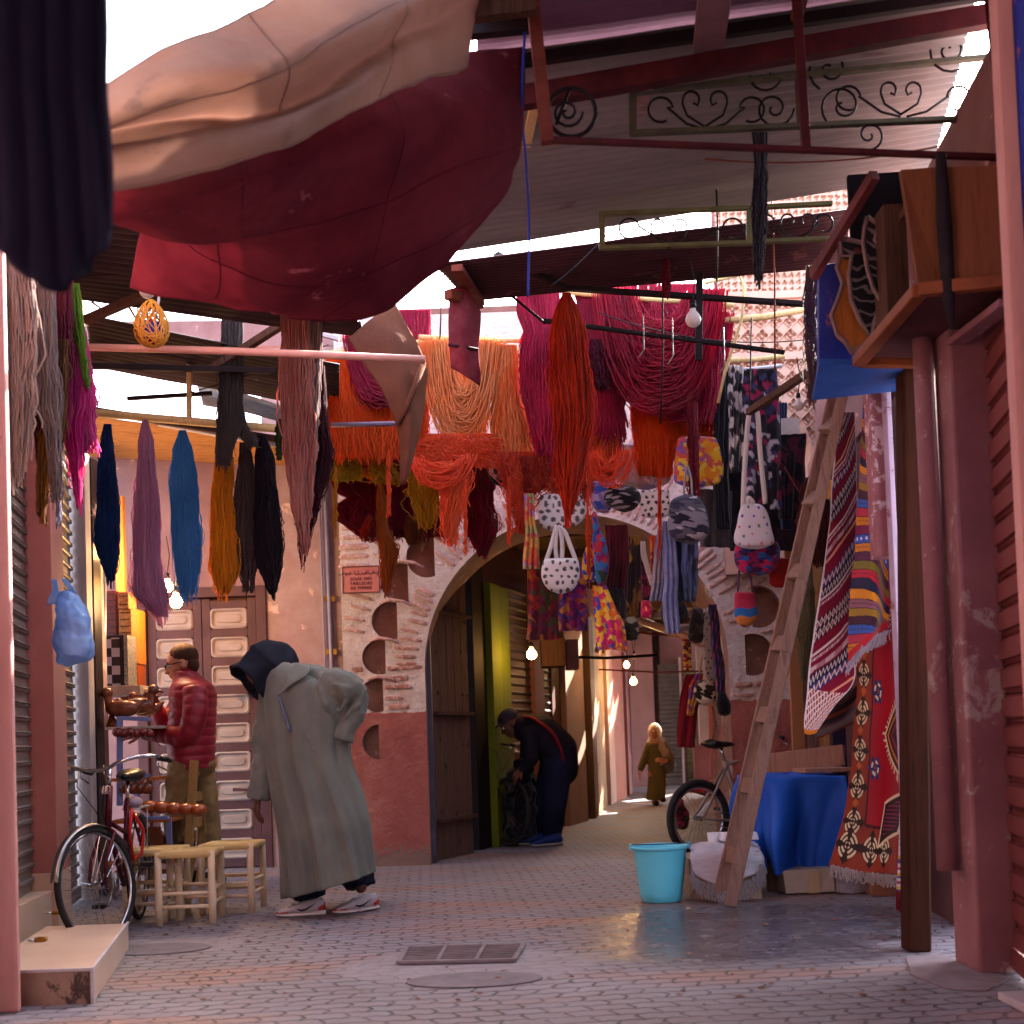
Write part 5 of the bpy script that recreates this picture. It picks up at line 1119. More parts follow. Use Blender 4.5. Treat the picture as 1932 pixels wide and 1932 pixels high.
tan_rows = [[(150, 190, 3.6), (330, 90, 3.7), (430, 45, 3.8), (560, -25, 4.0), (900, -230, 4.6)],
            [(150, 240, 3.5), (360, 175, 3.6), (560, 110, 3.8), (740, 20, 4.1), (930, -90, 4.6)],
            [(150, 250, 3.75), (360, 225, 3.85), (560, 200, 3.95), (740, 90, 4.2), (900, -10, 4.6)],
            [(150, 300, 3.55), (360, 275, 3.65), (560, 230, 3.8), (740, 130, 4.15), (890, 50, 4.6)],
            [(150, 362, 3.5), (340, 340, 3.6), (560, 275, 3.8), (700, 205, 4.1), (884, 132, 4.6)]]
o = cloth('tan_awning', [pr(r) for r in tan_rows], tan, None, 110, 70, .05, 1.9, 4, .006, crinkle); tag(o, 'large sunlit tan canvas awning sagging across the top left', 'awning'); seams(o, 70, 110, (0, 26, 69), (38, 74))
red_rows = [[(120, 340, 3.8), (340, 310, 3.85), (560, 245, 4.05), (700, 175, 4.3), (830, 110, 4.7), (1000, 100, 4.95)],
            [(140, 392, 3.78), (360, 385, 3.85), (560, 340, 4.05), (740, 270, 4.3), (880, 220, 4.6), (996, 170, 4.95)],
            [(200, 405, 4.2), (360, 440, 4.2), (520, 420, 4.3), (700, 380, 4.5), (860, 340, 4.7), (976, 290, 5.0)],
            [(270, 410, 4.9), (380, 450, 4.7), (540, 500, 4.7), (700, 480, 4.8), (830, 430, 4.95), (962, 325, 5.1)],
            [(258, 470, 5.2), (370, 540, 5.1), (500, 570, 5.05), (640, 560, 5.05), (780, 505, 5.1), (945, 370, 5.2)],
            [(246, 528, 5.4), (360, 566, 5.35), (480, 592, 5.3), (625, 608, 5.25), (720, 585, 5.25), (850, 490, 5.25)]]
o = cloth('red_awning', [pr(r) for r in red_rows], redc, None, 120, 90, .05, 1.7, 8, .006, crinkle); tag(o, 'deep red canvas awning sagging in a belly below the tan one', 'awning'); seams(o, 90, 120, (34, 62, 89), (30, 70))
# dark cloth close to the viewer, top left
navy = M('navy_cloth', '20202e', '2c2838', 1.0, spec=.02, scale=3, bump=.5, bscale=60, stretch=(3, 3, .5))
def folds(out, U, V):
    out[..., 1] += .012*np.sin(U*46+2*np.sin(V*3))*(.4+V*.3); return out
o = cloth('dark_cloth', [pr([(-160, -260, 2.3), (0, -260, 2.3), (100, -260, 2.35), (195, -260, 2.4)]), pr([(-160, 0, 2.3), (0, 0, 2.3), (100, 0, 2.35), (196, 0, 2.4)]), pr([(-160, 250, 2.3), (0, 250, 2.3), (110, 250, 2.35), (204, 250, 2.4)]),
    pr([(-160, 420, 2.3), (0, 420, 2.3), (110, 420, 2.35), (210, 400, 2.4)]), pr([(-160, 300, 2.3), (0, 470, 2.3), (110, 545, 2.35), (206, 455, 2.4)])], navy, None, 90, 40, .01, 5, 2, .02, folds)
tag(o, 'blurred dark navy cloth hanging close to the viewer at the top left', 'hanging cloth')
# copper flag and maroon flag
flagm = awn_mat('copper_cloth', '704838', '5c3a30', .15, '7a5048')
o = cloth('copper_flag', [pr([(660, 640, 7.5), (705, 600, 7.6), (745, 575, 7.7)]), pr([(690, 690, 7.5), (745, 650, 7.55), (800, 680, 7.7)]), pr([(725, 750, 7.5), (765, 730, 7.5), (802, 745, 7.65)]), pr([(752, 820, 7.5), (775, 810, 7.45), (794, 800, 7.6)]), pr([(757, 915, 7.5), (764, 910, 7.48), (772, 895, 7.5)])], flagm, None, 24, 40, .015, 5, 5, .008)
tag(o, 'copper brown pointed cloth flag hanging below the red awning', 'flag')
m = MB(); m.tube([at(798, 690, 7.55), at(768, 765, 7.44), at(750, 800, 7.46)], .018, 6); m.build('hem', flagm, o, True)
mflag = awn_mat('maroon_cloth', '6a1826', '8c5058', .35, 'b08088')
o = cloth('maroon_flag', [pr([(846, 545, 7.7), (880, 545, 7.7), (905, 590, 7.75)]), pr([(849, 640, 7.7), (875, 640, 7.65), (903, 660, 7.75)]), pr([(850, 696, 7.7), (875, 710, 7.65), (905, 728, 7.75)])], mflag, None, 20, 24, .015, 5, 6, .006)
tag(o, 'small maroon striped cloth hanging from the canopy corner', 'flag')
m = MB(); m.tube([at(846, 650, 7.64), at(902, 660, 7.68)], .012, 6); m.build('seam', M('flag_seam', '3a1420'), o, True)
# wicker ball lamp
def wicker():
    r = thing('wicker_lantern', 'egg shaped yellow cane lantern with red and blue cloth inside', 'lantern', at(285, 610, 6.8)); c = at(286, 622, 6.8); k = 1/sc(6.8)
    for i in range(34):
        m = MB(); ax = Vector((rng.normal(), rng.normal(), rng.normal())).normalized(); u = ax.orthogonal().normalized(); v = ax.cross(u); pts = []
        for t in np.linspace(0, 2*math.pi, 26)[:-1]:
            d = u*math.cos(t)+v*math.sin(t); z = d.z; w_ = 33*(1 if z < 0 else 1-.35*z*z); pts.append(c+Vector((d.x*w_, d.y*w_, z*(34 if z < 0 else 58)))*k)
        m.tube(pts, .0035, 4, closed=True)
        if i == 0: M0 = MB()
        M0.v_off = len(M0.v); M0.add(m.v, m.f)
    M0.build('cane_cage', M('cane', 'd8983c', 'b8782c', .6, bump=.1), r, True)
    m = MB(); m.ell(c+Vector((0, 0, -6*k)), (24*k, 24*k, 26*k), 16, 12); s = NT('rag_ball'); vo = s.n('TexVoronoi'); s.l(s.coord('Object'), vo.inputs[0]); vo.inputs['Scale'].default_value = 22; c2 = s.ramp(vo.outputs['Color'], [(.3, 'a01c34'), (.45, '3a2a7c'), (.6, '8c1c40'), (.75, '2c3c8c')], 'CONSTANT')
    m.build('cloth_filling', s.done(c2, .9), r, True)
    m = MB(); m.tube([at(300, 560, 6.8), at(296, 590, 6.8), at(290, 600, 6.8)], .008, 6); m.build('cord', white_pvc, r, True)
wicker()
bulb(at(277, 548, 6.9), .045, 'white unlit globe bulb just above the cane lantern', 0, .3)
bulb(at(1308, 603, 7.6), .05, 'unlit bulb hanging on the black bracket before the crimson yarn', 0, .25)
bulb(at(1567, 655, 8.2), .06, 'large unlit frosted bulb in front of the carved house front', 0, .3)
bulb(at(1507, 765, 8.2), .035, 'small clear bulb hanging left of the ladder top', 0, .25)

H('deep orange yarn hank at the back between the leftmost orange ones', [(676, 650, 740), (760, 652, 745), (850, 656, 740), (905, 670, 730)], 9.25, 'ff6c18', 'f45410', rag=.25, wig=1.6, group=g2)
H('orange yarn hank at the back under the copper flag point', [(640, 752, 812), (740, 756, 808), (850, 760, 802), (900, 764, 796)], 9.3, 'ff8434', 'fa6c20', rag=.25, wig=1.6, group=g2)
H('pale orange yarn at the back inside the wide U', [(640, 822, 926), (740, 830, 920), (830, 836, 915)], 9.28, 'ffb06c', 'fc9850', rag=.2, wig=1.4, group=g2, thick=.03)
H('rosy crimson yarn hank at the far right of the crimson ones', [(560, 1296, 1330), (660, 1298, 1336), (760, 1290, 1330)], 9.25, 'e84474', 'd03060', rag=.25, group=g3)
H('rosy crimson yarn at the back of the deep U', [(545, 1150, 1240), (660, 1160, 1250), (760, 1180, 1256)], 9.3, 'e03c6c', 'c82c58', rag=.3, group=g3, thick=.03)
H('orange yarn at the back of the crimson tail', [(740, 1252, 1340), (820, 1256, 1334), (868, 1264, 1320)], 9.3, 'ff7424', 'f8600c', rag=.3, group=g3)
H('red orange yarn tangle below the bright crimson hank', [(826, 1000, 1104), (880, 1004, 1100), (925, 1020, 1096)], 9.15, 'f04c28', 'dc3818', rag=.5, wig=3, group=g3)
swag('coral strands drooping in front of the wine curtain', (790, 862), (880, 858), 60, 8.85, 'fc7444', n=26, spread=.8, group=g2)
swag('orange strands drooping under the brick red hank', (1120, 850), (1180, 846), 70, 8.8, 'f8602c', n=22, spread=.8, group=g3)
# ================================================================== felt bags, scarves, rugs
def vc_mat(name, rough=.95, sheen=.2, tl=0, bump=.5, bscale=220, metal=0, spec=.15):
    if name in MC: return MC[name]
    s = NT(name); a = s.n('VertexColor'); a.layer_name = 'Col'; v = s.coord('Object'); n = s.noise(v, bscale, 3, .7); s.bump(n, bump, .004)
    c = s.mix(s.ramp(s.noise(v, 30, 5, .7), [(.4, 0), (.8, .35)]), a.outputs[0], (.25, .2, .2), 'MULTIPLY') if 0 else a.outputs[0]
    MC[name] = s.done(c, rough, metal, spec, sheen, tl or None); return MC[name]
felt_m = vc_mat('felt_dyed', tl=.12); rug_m = vc_mat('woven_rug', bump=.8, bscale=150)
def col_attr(o, C):
    at_ = o.data.color_attributes.new('Col', 'FLOAT_COLOR', 'POINT'); C = np.asarray(C, dtype=np.float32)
    if C.shape[1] == 3: C = np.hstack([C, np.ones((len(C), 1), np.float32)])
    at_.data.foreach_set('color', C.ravel())
def pal(*cs): return np.array([lin(c)[:3] for c in cs])
def blotch(V, palette, cell=.05, st=(1, 1, 1), seed=0, jit=.5):
    r = np.random.default_rng(seed); S = np.array(st); P = V*S; lo, hi = P.min(0)-cell, P.max(0)+cell
    n = int(min(500, max(8, np.prod(np.maximum(hi-lo, cell)/cell)*.8))); sd = lo+r.random((n, 3))*(hi-lo); ci = r.integers(0, len(palette), n)
    P = P+np.stack([np.sin(P[:, 2]*90/np.mean(S)+P[:, 0]*40), np.cos(P[:, 0]*80+P[:, 2]*50), np.sin(P[:, 0]*70)], 1)*cell*.18
    out = np.zeros((len(V), 3))
    for i in range(0, len(V), 4000):
        d = ((P[i:i+4000, None]-sd[None])**2).sum(2); out[i:i+4000] = palette[ci[d.argmin(1)]]
    return out*(1+.12*(r.random((len(V), 1))-.5))
def dots(V, base, dotc, pitch=.05, rad=.011, seed=0):
    r = np.random.default_rng(seed); C = np.tile(lin(base)[:3], (len(V), 1)); x0, z0 = V[:, 0].min(), V[:, 2].min(); row = 0; z = z0+pitch*.4
    while z < V[:, 2].max():
        x = x0+pitch*(.3+.5*(row % 2))
        while x < V[:, 0].max():
            cx, cz = x+r.uniform(-.2, .2)*pitch, z+r.uniform(-.15, .15)*pitch; a = np.arctan2(V[:, 2]-cz, V[:, 0]-cx)
            d = np.hypot(V[:, 0]-cx, (V[:, 2]-cz)*.85)*(1+.12*np.sin(2*a+r.random()*6)); dc = dotc[r.integers(len(dotc))] if isinstance(dotc, list) else dotc
            C[d < rad*r.uniform(.8, 1.2)] = lin(dc)[:3]; x += pitch
        z += pitch*.9; row += 1
    return C
def pod_np(rows, Y, thick, n=92, K=84, ex=2.3, ext=.9):
    ys = [r[0] for r in rows]; ys2 = np.linspace(ys[0], ys[-1], K); C = catmull([(r[0], r[1], r[2]) for r in rows], 120); C = C[np.argsort(C[:, 0])]
    xl = np.interp(ys2, C[:, 0], C[:, 1]); xr = np.interp(ys2, C[:, 0], C[:, 2]); a = np.arange(n)*2*np.pi/n; ca, sa = np.cos(a), np.sin(a); kk = (np.abs(ca)**ex+np.abs(sa)**ex)**(-1/ex)
    s = np.linspace(0, 1, K); cap = np.minimum(1, np.minimum(np.sqrt(np.clip(1-(1-s/.06)**2, 0, 1))*(s < .06)+(s >= .06), np.sqrt(np.clip(1-(1-(1-s)/.14)**2, 0, 1))*(s > .86)+(s <= .86)))
    cap = np.maximum(cap, .02); hw = (xr-xl)/2*np.maximum(cap, .25 if rows[-1][2]-rows[-1][1] > 3 else cap); cx = (xl+xr)/2; th = thick*cap*np.clip(hw/hw.max()*1.1, .25, 1)
    X = cx[:, None]+hw[:, None]*(ca*kk)[None]; P = at_np(X, ys2[:, None]+0*X, Y+th[:, None]*(sa*kk)[None])
    idx = np.arange(K*n).reshape(K, n); nx_ = np.roll(idx, -1, 1); Q = np.stack([idx[:-1], idx[1:], nx_[1:], nx_[:-1]], -1).reshape(-1, 4)
    return P.reshape(-1, 3), Q
def wobble(V, amp, sc_=9, seed=0):
    return np.array([np.array(v)+np.array(noise.noise_vector(Vector(v)*sc_+Vector((seed, 0, 0))))*amp for v in V])
def pod(name, label, cat, rows, Y, thick, colf, parent=None, group=None, mat=None, wob=.008, **k):
    V, Q = pod_np(rows, Y, thick, **k); C = colf(V); V = wobble(V, wob, 9, Y*3) if wob else V
    o = np_mesh(name, V, Q, mat or felt_m, parent, True); col_attr(o, C)
    if label: tag(o, label, cat, group)
    return o
def strap(pts, Y, w_, c, parent, name='handle', mat=None, tk=.35):
    m = MB(); P = [at(p[0], p[1], p[2] if len(p) > 2 else Y) for p in pts]; P = [Vector(v) for v in catmull(P, 22)]
    m.tube(P, w_/2, 8); o = m.build(name, mat or felt_m, parent, True)
    if mat is None: col_attr(o, np.tile(lin(c)[:3], (len(o.data.vertices), 1)))
    return o
def bag(label, rows, Y, thick, colf, handles=(), hc='c8c0bc', group='felt bags hanging before the arch', hw=.016, **k):
    r = thing('felt_bag', label, 'bag', at((rows[-1][1]+rows[-1][2])/2, rows[-1][0], Y), group); pod('bag_body', None, None, rows, Y, thick, colf, r, **k)
    for h in handles: strap(h, Y, hw, hc, r)
    return r
def scarf(label, rows, Y, colf, name='scarf', cat='scarf', group='scarves and cloths hanging before the arch', wav=.02, nf=3, parent=None, mat=None, nu=44, nv=70, t=.006, wob=.012, depth=None):
    def f(out, U, V):
        out[..., 1] += wav*np.sin(U*nf*2*np.pi+V*2.5)*(.3+.7*V); return out
    R_ = [pr([(xl, y, Y), ((xl+xr)/2, y, Y-.01), (xr, y, Y)]) for y, xl, xr in rows]
    V, Q, UV = loft(R_, nu, nv, wob, 6, Y*7+rows[0][1]*.01, False, f)
    o = np_mesh(name, V, Q, mat or felt_m, parent, True, UV); col_attr(o, colf(V)); solid(o, t)
    if label: tag(o, label, cat, group)
    return o
B = lambda *cs, cell=.05, st=(1, 1, 1), seed=0: (lambda V: blotch(V, pal(*cs), cell, st, seed))
D = lambda base, dc, pitch=.05, rad=.011, seed=0: (lambda V: dots(V, base, dc, pitch, rad, seed))
solidc = lambda c: (lambda V: np.tile(lin(c)[:3], (len(V), 1)))
multi = ('c02c60', '2c4ca0', 'd88a20', '7a1c50', 'b8341c', 'e0b040', '3c2060')
bright = ('e8b02c', 'd82c7c', 'e0642c', '4454b0', 'f0c850', 'b82050', 'e88030')
deep = ('6c1018', '8c2018', '4c0c1c', '3a3a1c', '8c5018', '5c1030')
bw = ('d8d0cc', '2c262c', '8c8488')
# white bags
bag('white felt tote with grey heart spots hanging in the middle of the arch top', [(1052, 1034, 1084), (1062, 1024, 1092), (1085, 1022, 1094), (1104, 1028, 1088), (1121, 1042, 1072)], 8.6, .06, D('cfc8c6', '4c444a', .055, .012, 3), [((1030, 1060), (1040, 1030), (1048, 1000), (1052, 993)), ((1050, 1056), (1048, 1030), (1050, 1005), (1052, 993)), ((1052, 993), (1058, 1005), (1061, 1030), (1060, 1056)), ((1052, 993), (1066, 1005), (1078, 1035), (1088, 1062))], hw=.032)
bag('white felt shoulder bag with tiny coloured dots and long straps, left of the ladder', [(948, 1400, 1432), (962, 1396, 1446), (990, 1390, 1454), (1020, 1386, 1460), (1036, 1392, 1456)], 8.2, .05, D('cdc6cc', ['3c50a0', 'c86a60', '5c3c8c', '4c7a60'], .07, .008, 5), [((1402, 960), (1404, 900), (1409, 820), (1414, 774)), ((1414, 774), (1428, 775), (1434, 850), (1444, 950)), ((1410, 955), (1412, 940), (1422, 950))], hw=.034)
bag('round multicoloured felt basket bag right under the coloured dots bag', [(1020, 1392, 1466), (1040, 1384, 1472), (1062, 1386, 1470), (1078, 1396, 1460), (1087, 1412, 1448)], 8.35, .08, B('7c1c4c', '2c3c7c', 'b02050', '3c1c3c', '2858a0', cell=.05, st=(1, 1, 1.8), seed=2))
bag('small square white felt bag with black dots, right of the brick red yarn', [(924, 1210, 1262), (945, 1208, 1264), (965, 1208, 1264), (978, 1212, 1260)], 8.9, .03, D('d8d0cc', '3c3438', .05, .011, 7), ex=4)
bag('grey and charcoal tie dye felt bag with white mottling, right of the dotted one', [(932, 1286, 1300), (944, 1268, 1322), (970, 1260, 1334), (1000, 1262, 1338), (1018, 1272, 1328), (1026, 1286, 1314)], 8.6, .09, B('5c5664', '3a3448', '8c8490', '2c2838', 'b0a8ac', cell=.07, st=(.7, .7, 2), seed=4), [((1290, 936), (1292, 905), (1296, 880)), ((1306, 936), (1304, 905), (1298, 880))], 'a09aa0')
bag('fluffy black felt bag with white streaks, left of the small dotted one', [(915, 1150, 1190), (930, 1142, 1206), (948, 1142, 1207), (962, 1160, 1196), (967, 1172, 1186)], 8.9, .08, B('1c181c', '241e24', '100e12', '8c8488', cell=.035, st=(.5, .5, 2), seed=6))
bag('plump pale pink felt cushion bag with blue smudges behind the yarns', [(835, 1165, 1250), (865, 1154, 1266), (895, 1158, 1268), (915, 1178, 1256), (924, 1200, 1236)], 9.2, .09, B('c8a8a0', 'd8bcb0', 'b89090', 'a890b8', 'd8c0b8', cell=.08, seed=7))
bag('felt bag with blue and mauve bottom behind the black streaked one', [(905, 1112, 1160), (935, 1112, 1162), (955, 1118, 1156), (969, 1130, 1148)], 9.0, .07, B('7c6ca0', '3c50a0', 'a88cb0', cell=.05, seed=8))
bag('bright yellow and purple patched felt bag behind the crimson tail', [(822, 1282, 1352), (850, 1276, 1360), (885, 1272, 1366), (905, 1272, 1362), (920, 1280, 1352)], 9.0, .04, B('e8b020', 'f0c84c', 'e88c20', '8c60b0', 'd85c50', cell=.045, seed=9), ex=4)
bag('black and white mottled felt ball bag left of the pale orange hank', [(852, 930, 962), (870, 924, 970), (895, 922, 972), (914, 934, 964), (920, 944, 956)], 9.3, .07, B('4c484c', '1c1a1e', 'a8a4a4', '2c2a2e', cell=.04, seed=10))
bag('white felt cushion with grey leaf prints at the top of the arch', [(932, 1020, 1098), (950, 1016, 1104), (975, 1016, 1104), (992, 1020, 1088), (1001, 1030, 1060)], 8.95, .05, D('d0c8c6', '544c50', .06, .016, 12), ex=4)
bag('brightly mottled felt pouch, left of a pair at the arch top', [(1022, 1110, 1132), (1050, 1100, 1134), (1080, 1098, 1132), (1100, 1102, 1126)], 8.75, .04, B(*multi, cell=.03, st=(1.6, 1, .8), seed=13))
bag('navy and magenta felt pouch, right of a pair at the arch top', [(965, 1116, 1126), (1000, 1118, 1134), (1030, 1118, 1146), (1070, 1122, 1148), (1100, 1124, 1144), (1106, 1128, 1138)], 8.65, .04, B('2c3c7c', '7c1850', '1c2850', '303c20', 'a02c3c', '2c6090', cell=.04, seed=14))
bag('striped felt pouch in red, blue and orange hanging before the right niches', [(1116, 1388, 1424), (1140, 1386, 1428), (1165, 1387, 1428), (1184, 1396, 1418)], 8.4, .04, lambda V: pal('a02840', 'a83050', '2c68a8', 'c07838', '8c2c40')[np.clip(((V[:, 2].max()-V[:, 2])/(V[:, 2].max()-V[:, 2].min())*4.2+.1*np.sin(V[:, 0]*60)).astype(int), 0, 4)], [((1392, 1118), (1394, 1090), (1396, 1062)), ((1420, 1118), (1416, 1090), (1408, 1070))], '5c3050')
bag('red tasselled felt pouch under the basket bag beside the ladder', [(1052, 1452, 1488), (1075, 1450, 1490), (1108, 1452, 1489)], 8.5, .02, solidc('a02420'), [], ex=4)
bag('round black and white patterned felt bag hanging at the alley mouth', [(1283, 1316, 1346), (1300, 1310, 1350), (1318, 1312, 1350), (1332, 1322, 1340)], 11.2, .07, B('ccc4b0', '28241c', 'd8d0bc', '3c3428', cell=.06, seed=15), [((1318, 1288), (1322, 1250), (1330, 1226)), ((1342, 1288), (1338, 1250), (1332, 1226))], 'a89c84')
bag('long beige felt bag with small dark dots at the right pier', [(1146, 1326, 1340), (1190, 1324, 1346), (1240, 1326, 1352), (1278, 1328, 1353), (1286, 1334, 1346)], 9.9, .03, D('a08c7c', '3c302c', .05, .008, 16), ex=4)
bag('dark brown felt bag left of the beige dotted one', [(1146, 1308, 1324), (1165, 1302, 1330), (1200, 1298, 1330), (1214, 1304, 1326)], 9.9, .04, B('2c201c', '3c2c28', '4c3c34', cell=.06, seed=17))
bag('small round pink and yellow felt purse low among the cloths', [(1132, 1210, 1226), (1145, 1208, 1231), (1160, 1208, 1230), (1168, 1214, 1224)], 8.9, .04, B('d8306c', 'e89c28', 'b81c50', cell=.03, seed=18))
bag('dark felt bag hanging low behind the pale blue scarves', [(1130, 1250, 1290), (1160, 1246, 1300), (1180, 1256, 1288)], 9.8, .06, B('241c20', '3c3028', cell=.06, seed=19))
bag('small charcoal and cream felt purse under the dark cloths', [(1164, 1182, 1200), (1180, 1178, 1206), (1205, 1176, 1206), (1210, 1184, 1200)], 8.9, .03, B('1c1a18', '8c8470', '2c2820', cell=.04, seed=20))
# scarves and cloths
scarf('multicoloured felt scarf left of the white heart spotted tote', [(932, 990, 1006), (980, 990, 1010), (1030, 989, 1017), (1074, 986, 1018)], 8.7, B('c8903c', 'b8443c', '9c70a0', '8c9450', 'd05c30', 'c83c48', cell=.06, st=(.8, 1, 1.4), seed=21))
scarf('dark maroon patterned hanging with a ragged foot under the scarf', [(1060, 998, 1052), (1120, 996, 1052), (1180, 995, 1053), (1208, 994, 1054)], 9.2, B(*deep, cell=.06, seed=22))
scarf('purple and magenta patterned cloth behind the white tote', [(1060, 1050, 1108), (1110, 1052, 1108), (1160, 1054, 1110), (1190, 1056, 1108)], 9.25, B('5c1850', '8c1c5c', '2c2c6c', 'a03c30', '6c2c80', 'b0702c', cell=.045, seed=23))
scarf('brightest yellow and magenta felt cloth, lowest in the middle of the arch', [(1104, 1119, 1142), (1140, 1121, 1158), (1180, 1124, 1178), (1226, 1128, 1184)], 8.8, B(*bright, cell=.035, st=(1, 1, .9), seed=24))
scarf('dark wine red mohair cloth right of the navy pouch', [(990, 1142, 1182), (1050, 1144, 1186), (1100, 1142, 1184), (1142, 1146, 1180)], 8.95, B('4c0818', '5c0c1c', '38060f', cell=.08, st=(3, 1, .6), seed=25))
scarf('black felt cloth under the wine red mohair one', [(1110, 1148, 1174), (1140, 1150, 1182), (1168, 1152, 1180)], 8.85, B('1a1418', '241c20', cell=.08, seed=26))
scarf('brown felt cloth with golden streaks right of the wine red one', [(1010, 1186, 1206), (1060, 1186, 1210), (1120, 1180, 1212), (1166, 1178, 1212)], 9.0, B('3c2420', '4c2c20', '2c1c1c', '8c5c20', 'b8842c', cell=.06, st=(1.6, 1, .5), seed=27))
scarf('orange and red felt scarf behind the pale blue ones', [(1010, 1226, 1240), (1060, 1224, 1240), (1110, 1222, 1238)], 9.1, B('c84c28', 'b02c30', 'd8702c', cell=.06, seed=28))
scarf('narrow white felt strip hanging beside the orange scarf', [(1020, 1208, 1218), (1050, 1212, 1222), (1085, 1222, 1230), (1106, 1228, 1236)], 9.0, solidc('d8c8c0'))
scarf('magenta and dark felt strip below the white one', [(1060, 1206, 1220), (1110, 1208, 1226), (1140, 1212, 1228)], 9.1, B('8c1c4c', '3c1828', 'c03060', cell=.05, seed=29))
scarf('long pale blue felt scarf, lowest of the blue ones', [(984, 1252, 1268), (1040, 1251, 1274), (1100, 1253, 1280), (1160, 1252, 1282), (1194, 1256, 1282)], 8.75, B('8084b0', '7478a4', '8c90b8', cell=.1, seed=30))
scarf('greyish blue scarf with slanted end, left of the long pale blue one', [(1000, 1240, 1254), (1050, 1234, 1254), (1100, 1230, 1254), (1134, 1228, 1252)], 8.85, B('787894', '9c8c94', cell=.12, seed=31))
scarf('slate blue folded scarf right of the long pale blue one', [(1024, 1288, 1316), (1070, 1286, 1316), (1110, 1290, 1316), (1134, 1294, 1312)], 8.85, B('50587c', '6c74a0', '2c3048', cell=.06, st=(3, 1, .5), seed=32))
scarf('dark blue cloth between the pale blue scarves', [(1010, 1272, 1296), (1070, 1272, 1296), (1132, 1276, 1298)], 9.0, solidc('1c2038'))
scarf('plain grey felt cloth right of the tie dye bag', [(925, 1322, 1380), (980, 1320, 1382), (1032, 1322, 1382)], 9.1, B('4c4448', '544c50', cell=.2, seed=33))
scarf('long black cloth hanging left of the floral scarves', [(700, 1350, 1380), (800, 1348, 1378), (900, 1346, 1376), (1000, 1350, 1380)], 9.0, B('12121c', '1a1a28', cell=.15, seed=34))
scarf('black and white marbled scarf under the straw coloured pole', [(690, 1376, 1400), (760, 1374, 1404), (830, 1376, 1406), (892, 1380, 1404)], 8.8, B('c8c0bc', '3c343c', 'a0989c', '1c181e', cell=.04, st=(1.4, 1, .7), seed=35))
scarf('black floral scarf with pink flowers, right of the marbled one', [(696, 1402, 1466), (780, 1402, 1470), (860, 1404, 1474), (960, 1410, 1476)], 8.75, B('1c1820', '141218', 'a8a4b4', '24202c', '8c1c4c', '1c1820', '34345c', cell=.035, seed=36))
scarf('black cloth background panel behind the coloured dots bag', [(880, 1372, 1500), (960, 1372, 1502), (1040, 1380, 1504)], 9.3, B('141016', '1c1420', '2c1420', cell=.15, seed=37))
scarf('black and red floral cloth behind the top of the ladder', [(820, 1470, 1520), (900, 1466, 1518), (980, 1470, 1516)], 9.0, B('120e14', '181018', '4c1428', cell=.06, seed=38))
scarf('dark blue cloth right of the black floral scarf', [(760, 1468, 1484), (860, 1470, 1486), (1000, 1474, 1492)], 9.1, solidc('1a2448'))
scarf('deep red scarf hanging at the alley mouth on the right', [(1272, 1294, 1320), (1310, 1284, 1318), (1360, 1280, 1316), (1410, 1278, 1312)], 11.3, B('6c0c1c', '7c1424', cell=.2, seed=39), nf=2)
scarf('yellow and purple knotted scarf over the deep red one', [(1270, 1314, 1328), (1300, 1300, 1322), (1350, 1296, 1308)], 11.2, B('c88c3c', '6c3c80', 'a83c30', cell=.06, seed=40))
scarf('purple black striped cloth hanging along the right pier of the arch', [(1140, 1336, 1352), (1200, 1342, 1360), (1260, 1348, 1368), (1308, 1352, 1370)], 9.8, lambda V: pal('1c1018', '7c1c4c', '1c1820', '4c2c6c')[((V[:, 0]-V[:, 2]*.25)*60).astype(int) % 4])
tag(pod('cloth_bundle', None, None, [(1305, 1354, 1368), (1330, 1352, 1378), (1350, 1356, 1378)], 9.8, .05, solidc('140f14')), 'black cloth bundle at the foot of the striped hanging', 'cloth')
m = MB(); m.bx(at(1477, 843, 9.0), at(1506, 790, 9.03)); tag(m.build('paper', M('white_paper', 'd8ccc4', 'c8b8b0', .8, scale=10, bump=.05)), 'torn white paper sheet pinned left of the ladder top', 'paper')
def beads(label, pts, Y, r, palette, n, seed):
    t = thing('bead_string', label, 'bead string', at(pts[0][0], pts[0][1], Y)); P = catmull([at(x, y, Y) for x, y in pts], n); rr = random.Random(seed)
    for p in P:
        m = MB(); k = r*rr.uniform(.8, 1.2); m.ell(p, (k, k, k*.8), 8, 6); m.build('bead', M('bead_'+palette[rr.randrange(len(palette))], palette[rr.randrange(len(palette))], None, .4, bump=0), t, True)
for i in range(3): beads(['string of large mixed colour wooden beads, leftmost of three', 'string of large mixed colour wooden beads, middle of three', 'string of large mixed colour wooden beads, rightmost of three'][i], [(1291+i*5, 1208), (1293+i*4, 1262)], 11.2, .017, ['a02c3c', 'c8842c', '6c1c4c', 'c8a43c', '4c3020'], 15, i)
beads('thin dark bead string hanging below the black and white bag', [(1344, 1335), (1350, 1370), (1344, 1400)], 11.2, .009, ['2c2420', '4c3c34'], 18, 9)
